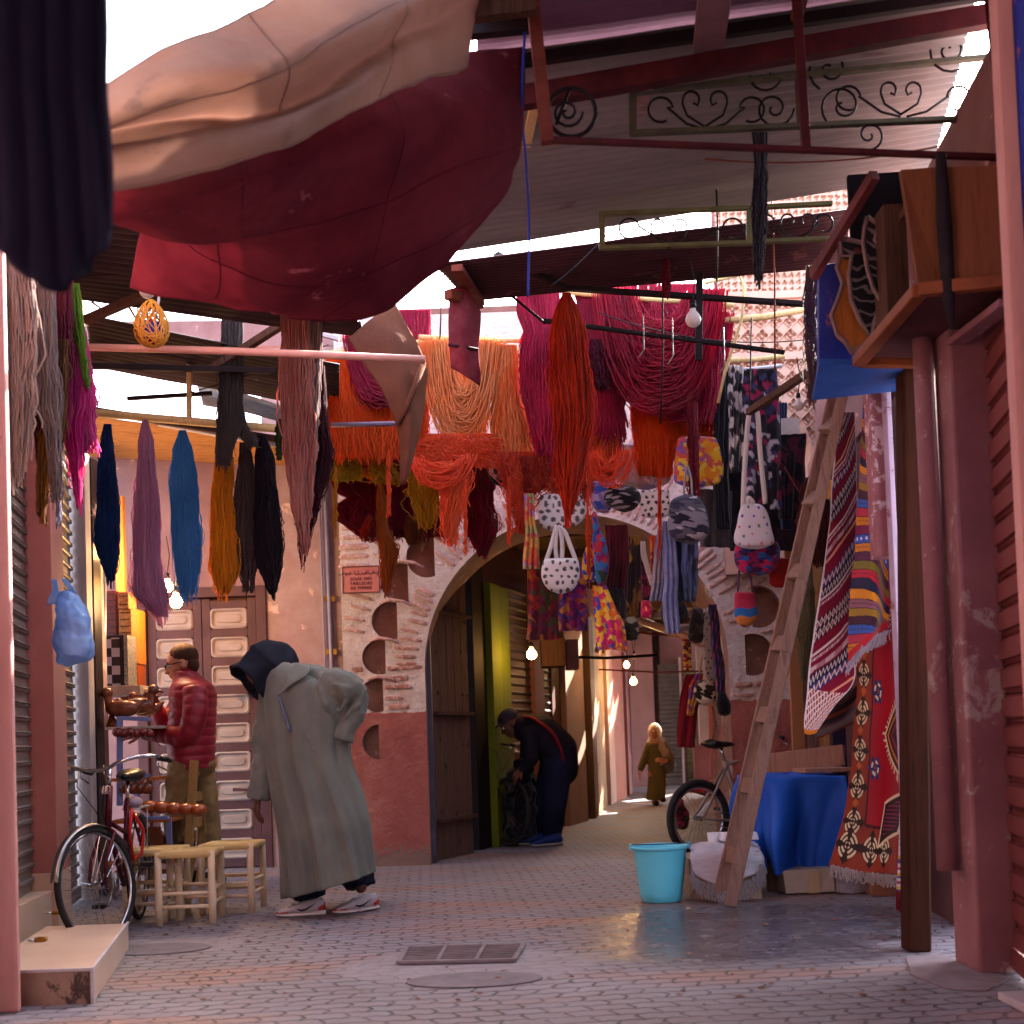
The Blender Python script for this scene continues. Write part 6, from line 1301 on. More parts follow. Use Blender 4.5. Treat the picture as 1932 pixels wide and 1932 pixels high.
# ---- rugs
def grid_cloth(name, rows, colf, label, cat, nu, nv, wav=0, nf=2, wob=.012, t=.01, parent=None, group=None, fold=None, seed=0):
    V, Q, UV = loft([pr(r) for r in rows], nu, nv, wob, 4, seed, False, fold)
    o = np_mesh(name, V, Q, rug_m, parent, True, UV); U, W_ = UV[:, 0], 1-UV[:, 1]; col_attr(o, colf(U, W_)); solid(o, t)
    if label: tag(o, label, cat, group)
    return o
def pp(x, p): return np.abs(((x/p) % 1)-.5)*2*p     # triangle wave
def rug1(U, V):
    r = np.random.default_rng(4); n = len(U); base = pal('7c1030')[0]; C = np.tile(base, (n, 1)); W_ = lin('d8ccd0')[:3]; O = lin('c87018')[:3]; K = lin('20182c')[:3]; Bl = lin('3c3c80')[:3]
    v = V*30+U*4.5; band = np.floor(v).astype(int); f = v-band
    kinds = np.array([0, 1, 5, 2, 0, 3, 1, 6, 0, 4, 2, 0, 1, 5, 3, 0, 6, 2, 1, 0, 4, 4, 0, 1, 5, 2, 6, 0, 3, 0, 1, 2, 0, 0]); kd = kinds[np.clip(band, 0, 33)]
    C[(kd == 1) & (f < .25)] = W_; C[(kd == 1) & (f > .5) & (f < .75) & ((U*60 % 1) < .6)] = W_
    C[kd == 2] = K; C[(kd == 2) & (np.abs(f-.2-pp(U, .07)/.07*.6) < .12)] = W_
    C[(kd == 3) & (f > .3) & (f < .62)] = lin('e0a080')[:3]
    C[(kd == 4)] = lin('3c1828')[:3]; d = np.abs(pp(U, .16)/.16-.5)+np.abs(f-.5); C[(kd == 4) & (d < .5) & (d > .28)] = W_; C[(kd == 4) & (d < .14)] = O
    C[(kd == 5) & ((U*44 % 1) < .5) & (f > .3) & (f < .8)] = W_
    C[(kd == 6)] = Bl*np.array(.7); C[(kd == 6) & (np.abs(f-.15-pp(U, .1)/.1*.7) < .14)] = W_; C[(kd == 6) & ((U*20 % 1) < .2) & (np.abs(f-.5) < .2)] = O
    tip = V > .86; d = np.abs(pp(U+V*.4, .22)/.22-.5)+np.abs(pp(V-U*.1, .06)/.06-.5); C[tip] = lin('8c3418')[:3]; C[tip & (np.abs(d-.5) < .14)] = W_; C[tip & (d < .2)] = O
    C[(U < .03) | (U > .975)] = W_; C[V > .985] = O
    return C*(1+.1*(r.random((n, 1))-.5))
grid_cloth('hanging_rug', [[(1574, 780, 7.35), (1590, 778, 7.35), (1610, 778, 7.4)], [(1575, 860, 7.3), (1595, 870, 7.3), (1616, 900, 7.3)], [(1562, 1010, 7.2), (1585, 1030, 7.18), (1612, 1060, 7.2)], [(1545, 1130, 7.1), (1580, 1160, 7.1), (1608, 1200, 7.1)], [(1527, 1260, 7.05), (1570, 1275, 7.05), (1612, 1278, 7.05)], [(1518, 1345, 7.0), (1545, 1345, 7.0), (1576, 1330, 7.0)], [(1518, 1385, 7.0), (1526, 1388, 7.0), (1540, 1384, 7.0)]],
    rug1, 'maroon woven rug with white diamond and zigzag bands, hanging folded to a point', 'rug', 130, 520, group='rugs hanging on the right', seed=3)
def rug2(U, V):
    r = np.random.default_rng(8); n = len(U); P = pal('b8701c', '6c1440', '2c4c9c', 'b8701c', '4c1c3c', '6c6020', 'a82038', '20203c', 'c07c20', '7c5060', '8c6c24', '3c1c2c', '34549c', 'a02c44')
    v = V*30-U*5.0*(1+.2*np.sin(V*9))+.3*np.sin(U*5); b = np.floor(v).astype(int) % len(P); f = v-np.floor(v); C = P[b]
    C[(f < .08)] = lin('1c1020')[:3]; m_ = (f > .4) & (f < .6) & ((U*30+v) % 1 < .45) & (b % 3 == 0); C[m_] = lin('2c1420')[:3]
    m_ = (b == 2) & (np.hypot(((U*9) % 1)-.5, f-.5) < .2); C[m_] = lin('c8c0d0')[:3]; C[V > .965] = lin('a81c28')[:3]
    return C*(1+.2*(r.random((n, 1))-.5))*(1+.15*np.sin(v*40))[:, None]
def f2(out, U, V): out[..., 1] += .05*np.sin(U*7+V*2)*(.4+V*.4); return out
r2 = grid_cloth('hanging_rug', [[(1632, 738, 6.9), (1645, 738, 6.88), (1660, 738, 6.9)], [(1626, 860, 6.85), (1645, 860, 6.8), (1668, 850, 6.85)], [(1620, 980, 6.8), (1648, 975, 6.76), (1674, 960, 6.8)], [(1610, 1100, 6.75), (1646, 1090, 6.7), (1678, 1060, 6.75)], [(1603, 1180, 6.72), (1645, 1165, 6.68), (1679, 1130, 6.75)], [(1603, 1248, 6.7), (1640, 1205, 6.68), (1679, 1186, 6.75)]],
    rug2, 'long hanging rug in orange, purple and blue stripes with a white fringe', 'rug', 90, 420, group='rugs hanging on the right', fold=f2)
def fringe(pts, L, n, col, parent, r=.003, down=(0, 0, -1), mat=None):
    P0 = catmull(pts, n)+rng.normal(0, .003, (n, 3)); k = 7; t = np.linspace(0, 1, k)[None, :, None]
    D_ = np.array(down)[None, None, :]*L*(.8+.4*rng.random((n, 1, 1))); P = P0[:, None, :]+D_*t+np.stack([smooth_noise(n, k, L*.12, 3), smooth_noise(n, k, L*.08, 3), np.zeros((n, k))], -1)*t
    V, Q = tubes_np(P, np.full((n, k), r)); return np_mesh('fringe', V, Q, mat or yarn_mat(col), parent, True)
fringe([at(1603, 1248, 6.68), at(1640, 1206, 6.66), at(1679, 1187, 6.73)], .07, 110, 'd8ccd8', r2, down=(-.35, 0, -1))
def rug3(U, V):
    r = np.random.default_rng(5); n = len(U); C = np.tile(lin('8c0c1c')[:3], (n, 1)); W_ = lin('c8b490')[:3]; Or = lin('7c2c18')[:3]; Dk = lin('2c1810')[:3]; N_ = lin('1c2c5c')[:3]; K = lin('401018')[:3]
    x = U*1.0; y = V*2.55     # metres-ish
    bord = (x < .34) | (y > 2.15); C[bord] = Or; C[(np.abs(x-.34) < .012) & (y < 2.15)] = K; C[(np.abs(y-2.15) < .014) & (x > .34)] = K
    def motif(cx, cy, s):
        d = np.hypot(x-cx, y-cy); a = np.arctan2(y-cy, x-cx); m_ = (np.abs(np.sin(2*a)) > .55) & (d < s) & (d > s*.15); C[(np.abs(x-cx)+np.abs(y-cy) < s*1.35)] = Dk
        C[m_ & (np.abs(((d/s*3) % 1)-.5) < .28)] = W_
    for cy in np.arange(.15, 2.15, .33): motif(.17, cy, .12)
    for cx in np.arange(.17, 1.0, .3): motif(cx, 2.34, .13)
    for cy in np.arange(.3, 2.15, .33): C[(np.abs(x-.17)+np.abs(y-cy) < .05)] = lin('a0501c')[:3]
    def med(cx, cy, s, st):
        d = np.hypot(x-cx, y-cy); a = np.arctan2(y-cy, x-cx)
        if st == 0: C[(d < s*(1+.2*np.cos(6*a)))] = N_; C[(np.abs(d-s*.6) < s*.14) & (np.sin(4*a) > -.3)] = W_; C[d < s*.22] = Or
        else:
            q = np.abs(x-cx)+np.abs(y-cy); C[(q < s)] = Dk; C[np.abs(q-s*.97) < .018] = W_; C[(np.abs(q-s*.7) < .02)] = lin('a0601c')[:3]; C[(np.abs(q-s*.4) < .025)] = lin('6c1c40')[:3]
            C[(np.abs(q-s*1.12) < .03) & ((a*9/np.pi*2 % 1) < .35)] = np.array(W_)*.9
    med(.44, .95, .1, 0); med(.44, 1.62, .1, 0); med(.98, 1.32, .34, 1); med(.72, .35, .06, 0); C[(np.abs(x-.72) < .012) & (y < .3) & ((y*22 % 1) < .5)] = W_
    q = np.abs((x-.85)+(y-2.05))+np.abs((x-.85)-(y-2.05))*.55; C[q < .3] = Dk; C[np.abs(q-.28) < .02] = W_; C[(q < .2) & ((y*26 % 1) < .4)] = lin('6c1c40')[:3]
    return C*(1+.22*(r.random((n, 1))-.5))
def f3(out, U, V): out[..., 1] += .04*np.sin(U*8+1)*(.3+V*.7); return out
r3 = grid_cloth('hanging_rug', [[(1632, 1100, 7.05), (1665, 1100, 6.95), (1700, 1100, 6.80)], [(1618, 1300, 7.05), (1655, 1300, 6.95), (1700, 1300, 6.80)], [(1608, 1450, 7.05), (1650, 1455, 6.95), (1700, 1460, 6.80)], [(1592, 1550, 7.05), (1640, 1560, 6.95), (1698, 1575, 6.75)], [(1568, 1632, 7.00), (1630, 1645, 6.90), (1696, 1652, 6.70)]],
    rug3, 'red rug with navy medallions and a brown motif border hanging on the right', 'rug', 190, 420, group='rugs hanging on the right', fold=f3, t=.014)
fringe([at(1568, 1632, 6.97), at(1630, 1645, 6.87), at(1696, 1652, 6.67)], .06, 80, 'd0c4c0', r3, .0045)
def runner(U, V):
    n = len(U); C = np.tile(lin('c4bcd0')[:3], (n, 1)); N_ = lin('2c3c90')[:3]; d = np.abs(U-.45)*1.1+np.abs(pp(V, .05)/.05-.5); C[(np.abs(d-.4) < .1) & (U < .85)] = N_; C[U > .86] = lin('1c2c78')[:3]
    s = V > .86; b = (V*90).astype(int) % 5; C[s] = pal('c4bcd0', '8c1c3c', 'c4bcd0', 'b8a030', '2c3c90')[b[s]]; return C
r4 = grid_cloth('woven_runner', [[(1694, 1140, 6.1), (1706, 1140, 6.05), (1716, 1140, 6.0)], [(1697, 1400, 6.1), (1708, 1400, 6.05), (1720, 1400, 6.0)], [(1697, 1600, 6.1), (1708, 1602, 6.05), (1718, 1602, 6.0)], [(1693, 1682, 6.1), (1702, 1684, 6.05), (1712, 1684, 6.0)]], runner, 'narrow white and blue woven runner hanging beside the red rug', 'woven runner', 30, 330)
fringe([at(1693, 1682, 6.09), at(1712, 1684, 5.99)], .08, 40, 'a8203c', r4, .004)
m = MB(); m.bar((1.55, 7.6, 3.05), (1.9, 6.0, 3.05), .04, .04); tag(m.build('rug_rail', dark_wood), 'dark rail the rugs hang from under the blue shelf', 'pole')
grid_cloth('hanging_rug', [[(1612, 1280, 7.5), (1640, 1260, 7.4), (1690, 1190, 7.3)], [(1540, 1370, 7.4), (1600, 1340, 7.4), (1640, 1300, 7.3)], [(1540, 1392, 7.3), (1590, 1372, 7.3), (1620, 1358, 7.2)]], lambda U, V: pal('1c0c10', '5c2414', '1c0c10', '3c1414')[((V*9).astype(int)) % 4], 'dark brown underside of a rug folded behind the maroon pointed one', 'rug', 30, 30, group='rugs hanging on the right')
tag(pod('wooden_stool_top', None, None, [(905, 1556, 1588), (935, 1556, 1590), (945, 1560, 1590)], 8.0, .05, solidc('b8863c'), mat=None), 'ochre wooden block hanging behind the ladder top', 'wooden block')
bpy.data.objects['wooden_stool_top'].name = 'wooden_block'
# ================================================================== bucket, ladder, tables, boxes
bx_ = gp(1255, 1707); bl = thing('bucket', 'turquoise plastic bucket standing on the wet paving', 'bucket', (bx_.x, bx_.y+.17, 0)); bc = Vector(bl.location)
teal = M('turquoise_plastic', '64d0e8', '58c4dc', .35, scale=2, bump=.04, spec=.5)
m = MB(); m.lathe(bc, [(.118, .002), (.124, .004), (.135, .06), (.152, .2), (.168, .325), (.17, .33), (.182, .332), (.184, .345), (.176, .35), (.163, .345), (.148, .2), (.118, .02), (.001, .015)], 48); m.build('pail', teal, bl, True)
m = MB(); m.tube([bc+Vector((.178*math.cos(t), .178*math.sin(t)*.98, .36-.0*t+.012*abs(math.sin(t)))) for t in np.linspace(math.pi, 2*math.pi, 20)], .004, 6); m.build('handle', M('dark_wire', '2c3048', None, .4, metal=.6, bump=0), bl, True)
for sx in (-1, 1):
    m = MB(); m.box(bc+Vector((sx*.18, 0, .345)), (.022, .04, .04)); m.build('lug', teal, bl, bevel=.004)
# ladder
la = thing('ladder', 'worn paint spotted wooden ladder leaning towards the shop roof', 'ladder', gp(1375, 1712))
lt, lb_ = [at(1572, 745, 7.1), at(1590, 745, 7.0)], [gp(1355, 1703), gp(1378, 1712)]
ladw = wood('ladder_wood', '5c4440', '84685c', 2, .7, spots='d0c0b8', spot_amt=.72)
for i in range(2):
    m = MB(); m.bar(lb_[i]+Vector((0, 0, .01)), lt[i], .075, .045, up=(0, 1, 0), w2=.06); m.build('rail', ladw, la, bevel=.006)
for k in range(7):
    f = .10+k*.14; p = lb_[0].lerp(lt[0], f); q = lb_[1].lerp(lt[1], f); d = (q-p)
    m = MB(); m.bar(p-d*.15+Vector((0, -.01, 0)), q+Vector((0, -.02, 0)), .10, .05, up=(0, 1, 0)); m.build('rung', ladw, la, bevel=.008)
# blue covered table
tb = thing('covered_table', 'stall table covered with a draped blue cloth', 'table', gp(1520, 1680)); F0 = 7.9
blue = M('blue_cloth', '1c56b4', '1846a0', .55, scale=2.5, bump=.12, bscale=12, bdist=.03)
def blue_cover():
    x0, x1 = at(1432, 1500, F0).x, at(1600, 1500, F0).x; zt_ = at(1500, 1462, F0).z; zb = .2; yb = F0+.75
    n = 150; per = [(x0, yb), (x0, F0), (x1, F0), (x1, yb)]
    pts = catmull([(x0-.0, yb, 0), (x0, (F0+yb)/2, 0), (x0+.01, F0+.03, 0), (x0+.06, F0, 0), ((x0+x1)/2, F0-.0, 0), (x1-.06, F0, 0), (x1-.01, F0+.04, 0), (x1, yb, 0)], n)
    cx, cy = (x0+x1)/2, (F0+yb)/2; K = 40; V = []; r = random.Random(2)
    ph = [r.uniform(0, 6.28) for _ in range(5)]
    for k in range(-8, K+1):
        for j, p in enumerate(pts):
            s = j/(n-1)
            if k < 0: t = (k+8)/8; q = Vector((cx+(p[0]-cx)*t, cy+(p[1]-cy)*t, zt_-.012*t*t+.008*math.sin(p[0]*14))); 
            else:
                t = k/K; h = zb+(.12 if s < .3 else 0)+.05*math.sin(s*9+1)-.02; z = zt_-.015-(zt_-.015-h)*t
                out = t*.05+t*2.3*(.045*math.sin(s*34+ph[0])+.03*math.sin(s*61+ph[1]+t*2)+.025*math.sin(s*17+ph[2]+t*3))
                nx_, ny_ = (p[0]-cx), (p[1]-cy); L = math.hypot(nx_, ny_); w_ = 1-.12*t*t
                q = Vector((cx+nx_*w_+nx_/L*out, p[1]+(ny_/L)*out*1.3, z))
            V.append(tuple(q+Vector(noise.noise_vector(q*4))*.02*(.3+abs(k)/K)))
    idx = np.arange((K+9)*n).reshape(K+9, n); Q = np.stack([idx[:-1, :-1], idx[1:, :-1], idx[1:, 1:], idx[:-1, 1:]], -1).reshape(-1, 4)
    o = np_mesh('table_cover', V, Q, blue, tb, True); solid(o, .004)
    for xx, yy in ((x0+.08, F0+.1), (x1-.08, F0+.1), (x0+.08, yb-.05), (x1-.08, yb-.05)):
        m = MB(); m.bx((xx-.03, yy-.03, 0), (xx+.03, yy+.03, zt_-.05)); m.build('leg', dark_wood, tb)
    m = MB(); m.bx((x0+.03, F0+.06, zt_-.06), (x1-.03, yb, zt_-.03)); m.build('tabletop', dark_wood, tb)
    return zt_
zt_ = blue_cover()
m = MB(); p = at(1562, 1458, 7.95); m.box((p.x, 8.1, zt_+.02), (.32, .26, .028), .1); tag(m.build('board', old_wood, bevel=.004), 'small grey board lying on the blue covered table', 'board')
m = MB(); m.bar(at(1440, 1442, 8.5), at(1592, 1424, 8.3), .14, .02, up=(0, 1, 0)); tag(m.build('plank', old_wood, bevel=.003), 'long grey plank lying behind the small board on the blue table', 'plank')
m = MB(); m.bx(at(1556, 1430, 8.6), at(1592, 1406, 8.63)); tag(m.build('plank', M('grey_board', '6c5c60', '5c4c50', .8)), 'upright grey board end behind the blue table', 'board')
m = MB(); p = at(1572, 1420, 8.9); m.bx((p.x, 8.9, 0), (p.x+.1, 8.95, at(1560, 1150, 8.9).z)); tag(m.build('post', M('speckled_post', '1c1a2c', '28243c', .5, scale=20, bump=.2, spots='a8a0b0', spot_amt=.68), bevel=.004), 'dark speckled post between the blue table and the red rug', 'post')
def crate(label, x0, x1, yb, yt, Yf, d, mat, cat='box', tape=None, name='cardboard_box', jit=.01):
    g0, g1 = gp(x0, yb), gp(x1, yb); Yf = (g0.y+g1.y)/2; h = (yb-yt)/sc(Yf); r = thing(name, label, cat, ((g0.x+g1.x)/2, Yf, 0))
    m = MB(); m.box(((g0.x+g1.x)/2, Yf+d/2, h/2+.003), (g1.x-g0.x, d, h), jit=jit); m.build('box_body', mat, r, bevel=.006)
    if tape: m = MB(); cx = g0.x+(g1.x-g0.x)*tape; m.bx((cx-.035, Yf-.014, .01), (cx+.035, Yf-.0105, h-.01)); m.build('tape', M('box_tape', 'b09a78', 'a08a68', .3), r)
    return r
card = M('cardboard', 'a48c78', '907864', .9, scale=5, bump=.3, spots='c4b4a4', spot_amt=.6); card2 = M('block_speckled', 'b0a294', '9c8e80', .9, scale=6, bump=.5, bscale=30, spots='4c4440', spot_amt=.64)
crate('stained cardboard carton half hidden under the woven white mat', 1372, 1440, 1697, 1610, 0, .42, card, jit=.015)
crate('speckled block box on the floor under the blue table', 1478, 1582, 1688, 1643, 0, .3, card2, 'box', .57)
crate('plain brown carton standing under the red rug', 1645, 1700, 1691, 1660, 0, .2, M('brown_carton', '8a6048', '7a5240', .8))
crate('small cardboard box behind the bucket', 1305, 1350, 1696, 1622, 0, .45, card)
# white woven sacking mat draped over cartons
wsack = M('white_sacking', 'b8b4bc', 'a4a0a8', .9, scale=12, bump=.6, bscale=60, stretch=(1, 1, 3))
def sack():
    g = gp(1372, 1697); Y0 = g.y-.06
    rows = [[(1312, 1590, Y0+.42), (1350, 1582, Y0+.44), (1390, 1578, Y0+.45), (1424, 1584, Y0+.45)], [(1306, 1600, Y0+.2), (1345, 1594, Y0+.2), (1395, 1592, Y0+.2), (1434, 1600, Y0+.2)], [(1302, 1612, Y0), (1345, 1608, Y0-.02), (1395, 1608, Y0-.02), (1440, 1618, Y0)], [(1306, 1640, Y0-.04), (1345, 1650, Y0-.06), (1392, 1652, Y0-.06), (1436, 1640, Y0-.04)], [(1308, 1650, Y0-.04), (1340, 1668, Y0-.06), (1380, 1672, Y0-.07), (1424, 1652, Y0-.05)]]
    o = cloth('sacking_mat', [pr(r) for r in rows], wsack, None, 60, 40, .03, 6, 2, .006); tag(o, 'frayed white woven sacking mat draped over the cartons behind the ladder', 'mat')
    fringe([at(1304, 1612, Y0-.02), at(1307, 1650, Y0-.06), at(1340, 1668, Y0-.08), at(1380, 1672, Y0-.09), at(1424, 1652, Y0-.07), at(1440, 1620, Y0-.02)], .09, 260, 'c8c4c8', o, .0025, (.05, -.25, -1))
    cup = M('white_styrofoam', 'd0d0d4', 'c0c0c8', .6, bump=.1)
    m = MB(); m.lathe(at(1348, 1592, Y0+.25), [(.03, 0), (.045, .07), (.047, .072), (.04, .01)], 14); tag(m.build('cup', cup, smooth=True), 'white paper cup on the left of the sacking mat', 'cup')
    m = MB(); p = at(1393, 1586, Y0+.2); m.box(p+Vector((0, 0, .03)), (.24, .12, .05), .1, taper=.9); tag(m.build('foam_tray', cup, bevel=.006), 'pale foam tray lying on the sacking mat', 'tray')
sack()
# clear plastic bag of things
s = NT('clear_plastic'); s.b.inputs['Transmission Weight'].default_value = .55; v = s.coord('Object'); s.bump(s.noise(v, 14, 5, .7, 1.5), 1, .03); plast = s.done('c8c0cc', .18, spec=.6)
V, Q = pod_np([(1642, 1590, 1650), (1655, 1572, 1668), (1672, 1570, 1668), (1690, 1570, 1655)], gp(1610, 1688).y+.14, .14, 48, 30); V = wobble(V, .03, 9, 3); V[:, 2] = np.maximum(V[:, 2], .005)
tag(np_mesh('plastic_bag', V, Q, plast), 'crumpled clear plastic bag on the ground under the red rug', 'plastic bag')
# blue carrier bag on the left shutter
bagm = M('blue_carrier', '7aa4dc', '94b8e4', .4, scale=3, bump=.35, bscale=9, tl=.45, spec=.5, bdist=.03)
cb = thing('carrier_bag', 'full pale blue plastic carrier bag hanging on the left shutter', 'plastic bag', at(138, 1250, 6.9))
V, Q = pod_np([(1112, 106, 128), (1130, 103, 148), (1155, 101, 164), (1185, 102, 174), (1210, 103, 177), (1235, 104, 172), (1250, 106, 160), (1260, 112, 140)], 6.85, .13, 60, 50)
V = wobble(V, .035, 7, 5); V = wobble(V, .012, 25, 2); np_mesh('bag_body', V, Q, bagm, cb)
for a_, b_ in (((104, 1128), (100, 1094)), ((148, 1140), (122, 1092))):
    hd_ = cloth('handle', [pr([(b_[0]-5, b_[1], 6.87), (b_[0]+7, b_[1]+1, 6.87)]), pr([((a_[0]+b_[0])/2-5, (a_[1]+b_[1])/2, 6.84), ((a_[0]+b_[0])/2+9, (a_[1]+b_[1])/2, 6.84)]), pr([(a_[0]-14, a_[1]+12, 6.85), (a_[0]+8, a_[1]+10, 6.85)])], bagm, cb, 10, 14, .012, 12, 3, .002)
# stools
def stool(c, label, rz=0, w_=.36, h=.44):
    r = thing('stool', label, 'stool', c, 'straw seated stools of pale peeled wood'); hw = w_/2-.022
    for sx in (-1, 1):
        for sy in (-1, 1):
            m = MB(); m.tube([(sx*hw, sy*hw, .0), (sx*hw*1.01, sy*hw, .15), (sx*hw, sy*hw*1.01, .3), (sx*hw, sy*hw, h)], [.021, .024, .022, .021], 10); m.build('leg', pale_wood, r, True, local=True)
    for z in (.11, .19):
        for s_ in (-1, 1):
            m = MB(); m.tube([(-hw, s_*hw, z+(.02 if s_ > 0 else 0)), (hw, s_*hw, z+(.02 if s_ > 0 else 0))], .0125, 8); m.build('rung', pale_wood, r, True, local=True)
            m = MB(); m.tube([(s_*hw, -hw, z+.015), (s_*hw, hw, z+.015)], .0125, 8); m.build('rung', pale_wood, r, True, local=True)
    # woven straw seat: cords running round the four rails
    P = []; k = 40
    for q in range(4):
        rot = Matrix.Rotation(q*math.pi/2, 3, 'Z')
        for i in range(k):
            t = (i+.5)/k*2-1; d = (1-abs(t))*hw*1.0+.0; pts = []
            for a, b, z in ((t*hw, hw+.012, h-.035), (t*hw, hw+.02, h-.018), (t*hw, hw+.01, h-.002), (t*hw, hw-d*.5, h-.006), (t*hw, hw-d, h-.012)): pts.append(rot @ Vector((a, b, z)))
            P.append([list(p) for p in pts])
    V, Q = tubes_np(np.array(P), .006, 5); np_mesh('woven_seat', V, Q, M('straw_cord', 'd0b880', 'bca068', .8, bump=.3), r, True, local=True)
    r.rotation_euler.z = rz; return r
g1 = gp(350, 1745); stool((g1.x, g1.y+.14, 0), 'straw seated stool nearest the viewer, right of the bicycle', .06)
a_ = gp(418, 1735); stool((a_.x-.02, a_.y+.42, 0), 'straw seated stool, rightmost and farther back', -.04)
a_ = gp(262, 1755); stool((a_.x-.03, a_.y+.5, 0), 'straw seated stool half hidden behind the bicycle', .1)
# chair
chw = wood('chair_wood', '6c4c28', 'a07c48', 2, .5, spots='c8a870', spot_amt=.7)
def chair():
    Yc = 9.3; r = thing('chair', 'old high backed wooden chair with maroon cushion the man kneels on', 'chair', (at(320, 1600, Yc).x, Yc, 0)); z0 = at(315, 1604, Yc).z
    xl, xr = at(268, 1604, Yc).x, at(360, 1604, Yc).x
    for i, (xb, y_) in enumerate(((0, 0), (.03, .36))):
        m = MB(); m.bar((xr+.0, Yc-.16+y_, 0), (xr+.06, Yc-.16+y_, z0), .055, .05, up=(0, 1, 0)); m.bar((xr+.02, Yc-.16+y_, z0-.05), (at(372, 1434, Yc).x+.02, Yc-.16+y_, at(370, 1434, Yc).z), .06, .05, up=(0, 1, 0)); m.build('back_post', chw, r, bevel=.006)
        m = MB(); m.bar((xl, Yc-.16+y_, 0), (xl, Yc-.16+y_, z0), .05, .05); m.build('leg', chw, r, bevel=.005)
    for k in range(3):
        m = MB(); z = z0+.2+k*.2; m.bar((xr+.04+k*.012, Yc-.16, z), (xr+.04+k*.012, Yc+.2, z), .02, .07); m.build('slat', chw, r)
    m = MB(); m.box(((xl+xr)/2, Yc+.02, z0-.02), (xr-xl+.06, .42, .045)); m.build('seat', M('rush_seat', 'a08858', '8c7448', .9, scale=20, bump=.6), r, bevel=.015)
    m = MB(); m.box(((xl+xr)/2, Yc+.02, z0+.022), (xr-xl-.02, .38, .04)); m.build('cushion', M('maroon_cushion', '5c0c28', '480a20', .9, bump=.3), r, bevel=.018)
    for z in (.15, .3):
        m = MB(); m.bar((xl, Yc-.16, z), (xr, Yc-.16, z), .03, .03); m.build('stretcher', chw, r)
    return z0
CH_Z = chair()
